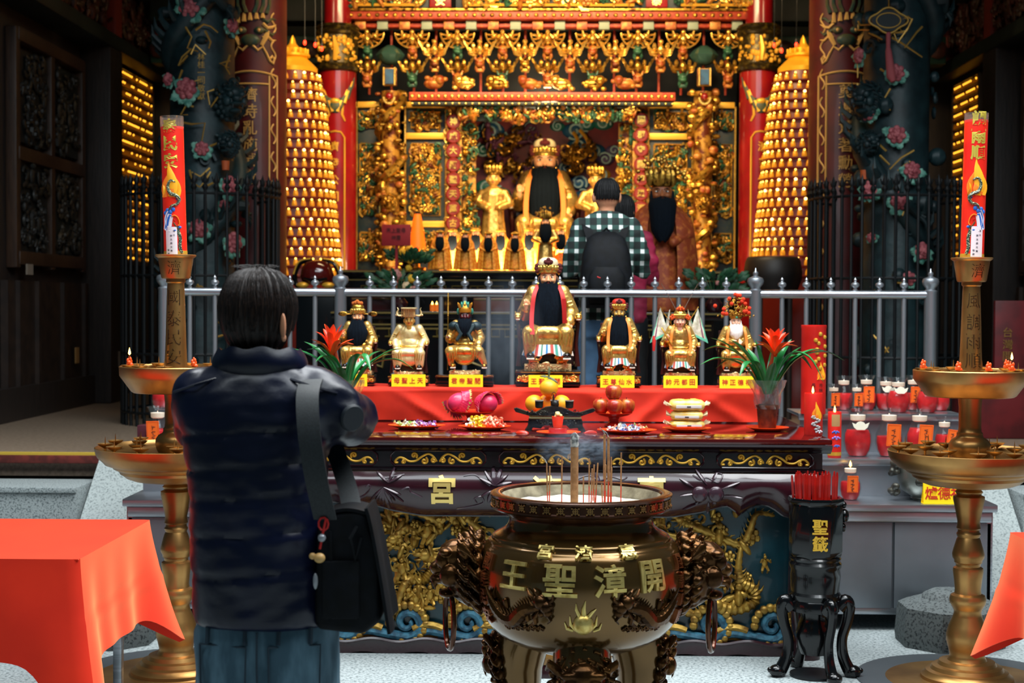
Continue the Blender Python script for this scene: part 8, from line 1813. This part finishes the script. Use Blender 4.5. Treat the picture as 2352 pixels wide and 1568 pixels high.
pw, jk, jn, hr_ = figure('person with short dark brown hair praying with raised elbows in a navy quilted jacket', (X(605, PD), PD, 0), tor, [la_, ra_], hip, (px_(592), .005, pz_(705)), .083, -.35, [(r, pz_(y)) for r, y in hp], (NAVY, JEAN, HAIRB, HSK), (px_(600), .36, pz_(880)), grooves=[pz_(y) for y in (985, 1062, 1130, 1212, 1300)], collar=col)
mb = MB(); e = Vector((px_(661), -.066, pz_(748))); mb.ell(e, (.007, .018, .032), 12, 9, 0, Matrix.Rotation(.35, 3, 'Z')); mb.ell(e + Vector((.002, .0, -.028)), (.006, .01, .01), 8, 6); part('ear', mb, HSK, pw)
mb = MB(); rr = random.Random(9)
for i in range(40): a = rr.uniform(0, 6.28); s = rr.uniform(.004, .03); c = Vector((px_(592) + s * cos(a), s * sin(a), pz_(615) - s * s * 5)); mb.tube([c, c + Vector((.02 * cos(a) + rr.uniform(-.015, .015), .02 * sin(a), .008)), c + Vector((.03 * cos(a) + rr.uniform(-.02, .02), .03 * sin(a), .008 * rr.random()))], [.0009, .0007, .0003], 4)
for i in range(150):
    a = rr.uniform(pi, 2 * pi); pts = []
    for j in range(7):
        v = .08 + .11 * j + rr.uniform(0, .02); k = min(len(hp) - 2, int(v * 11)); r = (hp[k][0] + (hp[k + 1][0] - hp[k][0]) * (v * 11 - k)) * 1.012; y = hp[k][1] + (hp[k + 1][1] - hp[k][1]) * (v * 11 - k); pts.append((px_(592) + r * cos(a + .05 * sin(j + i)), .005 + r * 1.06 * sin(a + .05 * sin(j + i)), pz_(y)))
    mb.tube(pts, [.0006, .0016, .002, .002, .0018, .0014, .0005], 4)
part('hair_strand', mb, HAIRB, pw)
mb = MB()
for s in (-1, 1):
    cx = px_(614) + s * .087; f = lambda x, z: (x, -.136 - .0 + .9 * (abs(x - px_(614)) / .165) ** 2.4 * .06, z)
    pk = [(-.06, .045), (.06, .045), (.058, -.05), (0, -.085), (-.058, -.05), (-.06, .045)]; mb.tube([f(cx + a, pz_(1500) + b) for a, b in pk], .0028, 5)
mb.tube([(px_(614), -.137, pz_(1425)), (px_(614), -.14, pz_(1500)), (px_(614), -.13, pz_(1560))], .003, 5)
for x in (-.125, -.03, .05, .125): mb.tube([(px_(614) + x, -.13 + abs(x) * .2, pz_(1418)), (px_(614) + x, -.138 + abs(x) * .2, pz_(1455))], .006, 5)
part('denim_seam', mb, STITCH, jn)
mb = MB(); mb.lathe([(0, .004), (.03, .004), (.034, .0), (.034, -.004)], 24, T=Matrix.Translation((px_(818), -.055, pz_(955))) @ Matrix.Rotation(pi / 2 + .2, 4, 'X') @ Matrix.Rotation(.7, 4, 'Y')); part('sleeve_badge', mb, mat('badge_dark', '#141c24', .5), jk)
for s in (-1, 1): mb = MB(); mb.tube([(px_(597) + s * .09, -.085, pz_(866)), (px_(597) + s * .14, -.1, pz_(880)), (px_(597) + s * .2, -.06, pz_(898))], .004, 5); part('shoulder_seam', mb, NAVY, jk)
# shoulder bag
bgx = X(820, PD); bg = thing('shoulder_bag', 'black nylon shoulder bag with wide strap and red cord charm hanging on the praying man', 'bag', (bgx, PD - .06, pz_(1430)))
bl = lambda p: X(p, PD) - bgx; bh = lambda p: pz_(p) - pz_(1430)
mb = MB(); mb.add([], []); mb.prism([(bl(738), bh(1400)), (bl(745), bh(1422)), (bl(850), bh(1432)), (bl(890), bh(1400)), (bl(878), bh(1250)), (bl(862), bh(1165)), (bl(840), bh(1152)), (bl(765), bh(1160)), (bl(745), bh(1190))], .15, 0, UP(0, .09, 0)); bm0 = mb
bm = bmesh.new(); vs_ = [bm.verts.new(v) for v in mb.v]; [bm.faces.new([vs_[i] for i in f]) for f in mb.f]; bmesh.ops.bevel(bm, geom=list(bm.edges), offset=.018, segments=3, affect='EDGES', profile=.6); bm.verts.index_update(); mb = MB().add([v.co.copy() for v in bm.verts], [tuple(v.index for v in f.verts) for f in bm.faces]); bm.free(); part('bag_body', mb, BAGM, bg)
mb = MB(); mb.surf(lambda u, v: (bl(852 + 52 * v ** .8 + 6 * sin(u * 7) * v) + .0, -.075 + .17 * u, bh(1150 + 255 * v + 22 * (1 - u) * v)), 10, 16, 0, .008); mb.surf(lambda u, v: (bl(770 + (855 - 770) * v), -.06 + .14 * u, bh(1158 - 8 * sin(pi * v))), 6, 8, 0, -.008); part('bag_flap', mb, BAGM, bg)
mb = MB(); mb.box((bl(800), -.068, bh(1330)), (.09, .02, .14), 0, .01); mb.tube([(bl(775), -.066, bh(1200)), (bl(778), -.07, bh(1290)), (bl(776), -.07, bh(1400))], .004, 5); mb.tube([(bl(835), -.066, bh(1190)), (bl(822), -.085, bh(1215)), (bl(832), -.08, bh(1260)), (bl(845), -.066, bh(1215))], .005, 6); part('front_pocket', mb, BAGM, bg)
sp_ = smooth_pts([(bl(700), .17, bh(905)), (bl(715), .1, bh(874)), (bl(724), .02, bh(868)), (bl(727), -.08, bh(900)), (bl(738), -.13, bh(980)), (bl(752), -.13, bh(1070)), (bl(768), -.09, bh(1170))], 6)
mb = MB(); n_ = len(sp_) - 1; mb.surf(lambda u, v: sp_[min(n_, int(v * n_ + .5))] + Vector(((u - .5) * .054, 0, .0)), 3, n_, 0, .005)
sq = smooth_pts([(bl(700), .17, bh(905)), (bl(740), .2, bh(1010)), (bl(790), .12, bh(1120)), (bl(812), .03, bh(1165))], 6); mb.surf(lambda u, v: sq[min(len(sq) - 1, int(v * (len(sq) - 1) + .5))] + Vector(((u - .5) * .05, 0, 0)), 3, len(sq) - 1, 0, .005); part('strap', mb, STRAP, bg)
ch = MB(); ch.tube([(bl(771), -.1, bh(1168)), (bl(765), -.102, bh(1195)), (bl(757), -.1, bh(1235))], .0028, 6); ch.tube([(bl(765) + .012 * cos(a), -.1, bh(1180) + .016 * sin(a)) for a in [i * .7 for i in range(10)]], .0025, 5); cm_ = part('charm_cord', ch, RIB, bg)
mb = MB(); mb.ell((bl(762), -.105, bh(1210)), .01, 10, 8); mb.ell((bl(748), -.105, bh(1305)), (.006, .006, .02), 8, 6); part('clear_bead', mb, mat('bead_grey', '#8d9196', .2, .3), cm_)
mb = MB(); mb.ell((bl(757), -.105, bh(1254)), (.014, .013, .012), 12, 9); mb.ell((bl(742), -.105, bh(1250)), (.009, .009, .008), 9, 7); part('wooden_gourd', mb, mat('gourd_wood', '#c49a5c', .4), cm_)
# plaid shirted man with backpack on the hall floor
pl = bpy.data.materials.new('green_plaid'); pl.use_nodes = True; nt = pl.node_tree; bs_ = nt.nodes['Principled BSDF']; bs_.inputs['Roughness'].default_value = .85
tc = nt.nodes.new('ShaderNodeTexCoord'); sx_ = nt.nodes.new('ShaderNodeSeparateXYZ'); nt.links.new(tc.outputs['Object'], sx_.inputs[0]); outs = []
for ax in ('X', 'Z'):
    a = nt.nodes.new('ShaderNodeMath'); a.operation = 'MULTIPLY'; a.inputs[1].default_value = 92 if ax == 'X' else 86; nt.links.new(sx_.outputs[ax], a.inputs[0])
    b = nt.nodes.new('ShaderNodeMath'); b.operation = 'SINE'; nt.links.new(a.outputs[0], b.inputs[0]); c = nt.nodes.new('ShaderNodeMath'); c.operation = 'GREATER_THAN'; c.inputs[1].default_value = .4; nt.links.new(b.outputs[0], c.inputs[0]); outs.append(c)
ad = nt.nodes.new('ShaderNodeMath'); ad.operation = 'ADD'; nt.links.new(outs[0].outputs[0], ad.inputs[0]); nt.links.new(outs[1].outputs[0], ad.inputs[1]); hv = nt.nodes.new('ShaderNodeMath'); hv.operation = 'MULTIPLY'; hv.inputs[1].default_value = .45; nt.links.new(ad.outputs[0], hv.inputs[0])
rp = nt.nodes.new('ShaderNodeValToRGB'); rp.color_ramp.interpolation = 'CONSTANT'; rp.color_ramp.elements[0].color = lin('#0c1716'); rp.color_ramp.elements[1].position = .8; rp.color_ramp.elements[1].color = lin('#d5dcda'); e_ = rp.color_ramp.elements.new(.35); e_.color = lin('#2c4a44'); nt.links.new(hv.outputs[0], rp.inputs[0]); nt.links.new(rp.outputs[0], bs_.inputs['Base Color'])
def standing_person(px, D, ytop, lab, mats, wide, turn, hair_long, armout):
    S_ = FPX / D; top = Z(ytop, D, px) - FZ; k = top / 1.67; hc = top - .118 * k; sh = top - .30 * k
    tr = [(.80 * k, 0, 0, .165 * k, .12), (.83 * k, 0, 0, .17 * k, .13), (1.0 * k, 0, 0, .165 * k, .125), (1.1 * k, 0, 0, .165 * k, .125), (1.2 * k, 0, 0, .17 * k, .12), (sh, 0, 0, .175 * wide * k, .11), (sh + .04 * k, 0, 0, .155 * wide * k, .095), (sh + .075 * k, 0, 0, .11 * k, .075), (sh + .1 * k, 0, 0, .065 * k, .065)]
    ar = []
    for s in (-1, 1): ar.append(([(s * .155 * wide * k, 0, sh + .005), (s * (.19 + armout) * k, -.0, sh - .15 * k), (s * (.21 + armout) * k, .05, sh - .27 * k), (s * .12, .27, sh - .2 * k)], [.058, .054, .05, .04]))
    hpz = [(.7 * k, 0, 0, .165, .115), (.78 * k, 0, 0, .17, .12), (.84 * k, 0, 0, .165, .115), (.88 * k, 0, 0, .16, .11)]
    lo = hc - (.3 if hair_long else .02); hpf = [(.002, top), (.03, top - .004), (.055, top - .018), (.074, top - .045), (.083, top - .08), (.085, top - .11), (.08, hc - .02 if not hair_long else hc - .1), (.066, lo + .015), (.05 if not hair_long else .085, lo)]
    return figure(lab, (X(px, D), D, FZ), tr, ar, hpz, (0, .0, hc), .079, turn, hpf, mats, (0, .3, sh - .16 * k), vox=.013, wr=.008)
man, sh_, _, _ = standing_person(1392, 9.35, 408, 'man with short black hair in green and white plaid shirt beyond the railing', (pl, JEANL, HAIRK, HSK), 1.0, .35, False, .02)
kk = (Z(408, 9.35, 1392) - FZ) / 1.67
for s in (-1, 1): mb = MB(); mb.ell((s * .08, -.01, 1.67 * kk - .125), (.012, .02, .032), 10, 8); part('ear', mb, HSK, man)
bp = thing('backpack', 'black backpack with red zip pulls worn by the plaid-shirted man', 'backpack', (X(1389, 9.35), 9.35 - .12, FZ + .88 * kk))
mb = MB().join(loft([(0, 0, -.05, .12, .06), (.02, 0, -.06, .155, .085), (.2, 0, -.075, .16, .1), (.34, 0, -.06, .145, .09), (.43, 0, -.04, .115, .07), (.47, 0, -.02, .06, .04)], 36, 2.8)); part('pack_body', mb, BAGM, bp)
mb = MB().join(loft([(.03, 0, -.13, .1, .045), (.06, 0, -.14, .115, .055), (.2, 0, -.15, .11, .05), (.25, 0, -.14, .08, .035)], 30, 2.8)); part('front_pocket', mb, BAGM, bp)
mb = MB(); mb.tube([(-.06, -.195, .19), (-.04, -.196, .183)], .004, 5); part('zip_pull', mb, RIB, bp); mb = MB(); mb.tube([(.1, -.165, .05), (.095, -.17, .16)], .003, 5); part('zip_pull', mb, RIB, bp)
for s in (-1, 1):
    mb = MB(); q = smooth_pts([(s * .09, .0, .42), (s * .115, .03, .5), (s * .125, .12, .53), (s * .13, .25, .42), (s * .14, .24, .2), (s * .14, .1, .05)], 5); mb.surf(lambda u, v: q[min(len(q) - 1, int(v * (len(q) - 1) + .5))] + Vector(((u - .5) * .055, 0, 0)), 2, len(q) - 1, 0, .012); part('strap', mb, BAGM, bp)
mb = MB(); mb.tube([(-.04, -.03, .45), (0, -.05, .49), (.04, -.03, .45)], .008, 6); part('grab_handle', mb, BAGM, bp)
standing_person(1428, 9.95, 445, 'person with black hair in a magenta coat mostly hidden behind the plaid-shirted man', (mat('magenta_coat', '#8c1238', .7, 0, c2='#6d0d2c', ns=6), BLACKM, HAIRK, HSK), .95, -.3, True, .0)
# ------------------------------------------------------------------ incense smoke
def smoke(name, loc, scale, dens, ns, lab, lo=.48):
    mb = MB(); mb.ell((0, 0, 0), 1, 20, 14); m = bpy.data.materials.new(name); m.use_nodes = True; n = m.node_tree; n.nodes.remove(n.nodes['Principled BSDF'])
    v = n.nodes.new('ShaderNodeVolumeScatter'); v.inputs['Color'].default_value = (.62, .78, 1, 1); v.inputs['Anisotropy'].default_value = .2; n.links.new(v.outputs[0], n.nodes['Material Output'].inputs['Volume'])
    tc = n.nodes.new('ShaderNodeTexCoord'); ln = n.nodes.new('ShaderNodeVectorMath'); ln.operation = 'LENGTH'; n.links.new(tc.outputs['Object'], ln.inputs[0])
    fa = n.nodes.new('ShaderNodeMapRange'); fa.inputs[1].default_value = 1.; fa.inputs[2].default_value = .35; n.links.new(ln.outputs['Value'], fa.inputs[0])
    nz = n.nodes.new('ShaderNodeTexNoise'); nz.inputs['Scale'].default_value = ns; nz.inputs['Detail'].default_value = 3; nz.inputs['Distortion'].default_value = 1.4; n.links.new(tc.outputs['Object'], nz.inputs['Vector'])
    mr = n.nodes.new('ShaderNodeMapRange'); mr.inputs[1].default_value = lo; mr.inputs[2].default_value = .75; n.links.new(nz.outputs[0], mr.inputs[0])
    mu = n.nodes.new('ShaderNodeMath'); mu.operation = 'MULTIPLY'; n.links.new(fa.outputs[0], mu.inputs[0]); n.links.new(mr.outputs[0], mu.inputs[1]); m2 = n.nodes.new('ShaderNodeMath'); m2.operation = 'MULTIPLY'; m2.inputs[1].default_value = dens; n.links.new(mu.outputs[0], m2.inputs[0]); n.links.new(m2.outputs[0], v.inputs['Density'])
    o = solo('incense_smoke', mb, m, lab, 'smoke', loc, 0, None, 'stuff'); o.scale = scale
q = P(1332, 1035, 4.95); smoke('smoke_wisp', (q.x, 4.95, q.z + .01), (.16, .12, .07), 9, 3.2, 'thin blue wisps of smoke curling behind the thick incense stick', .46)
q = P(1165, 770, 7.35); smoke('smoke_haze', (q.x, 7.35, q.z), (.19, .1, .32), 2.8, 1.8, 'faint blue haze of smoke drifting beside the tallest seated statue', .3)
q = P(1300, 985, 6.6); smoke('smoke_curl', (q.x, 6.62, q.z), (.2, .06, .1), 3, 4, 'pale smoke drifting over the front of the table before the censer', .48)
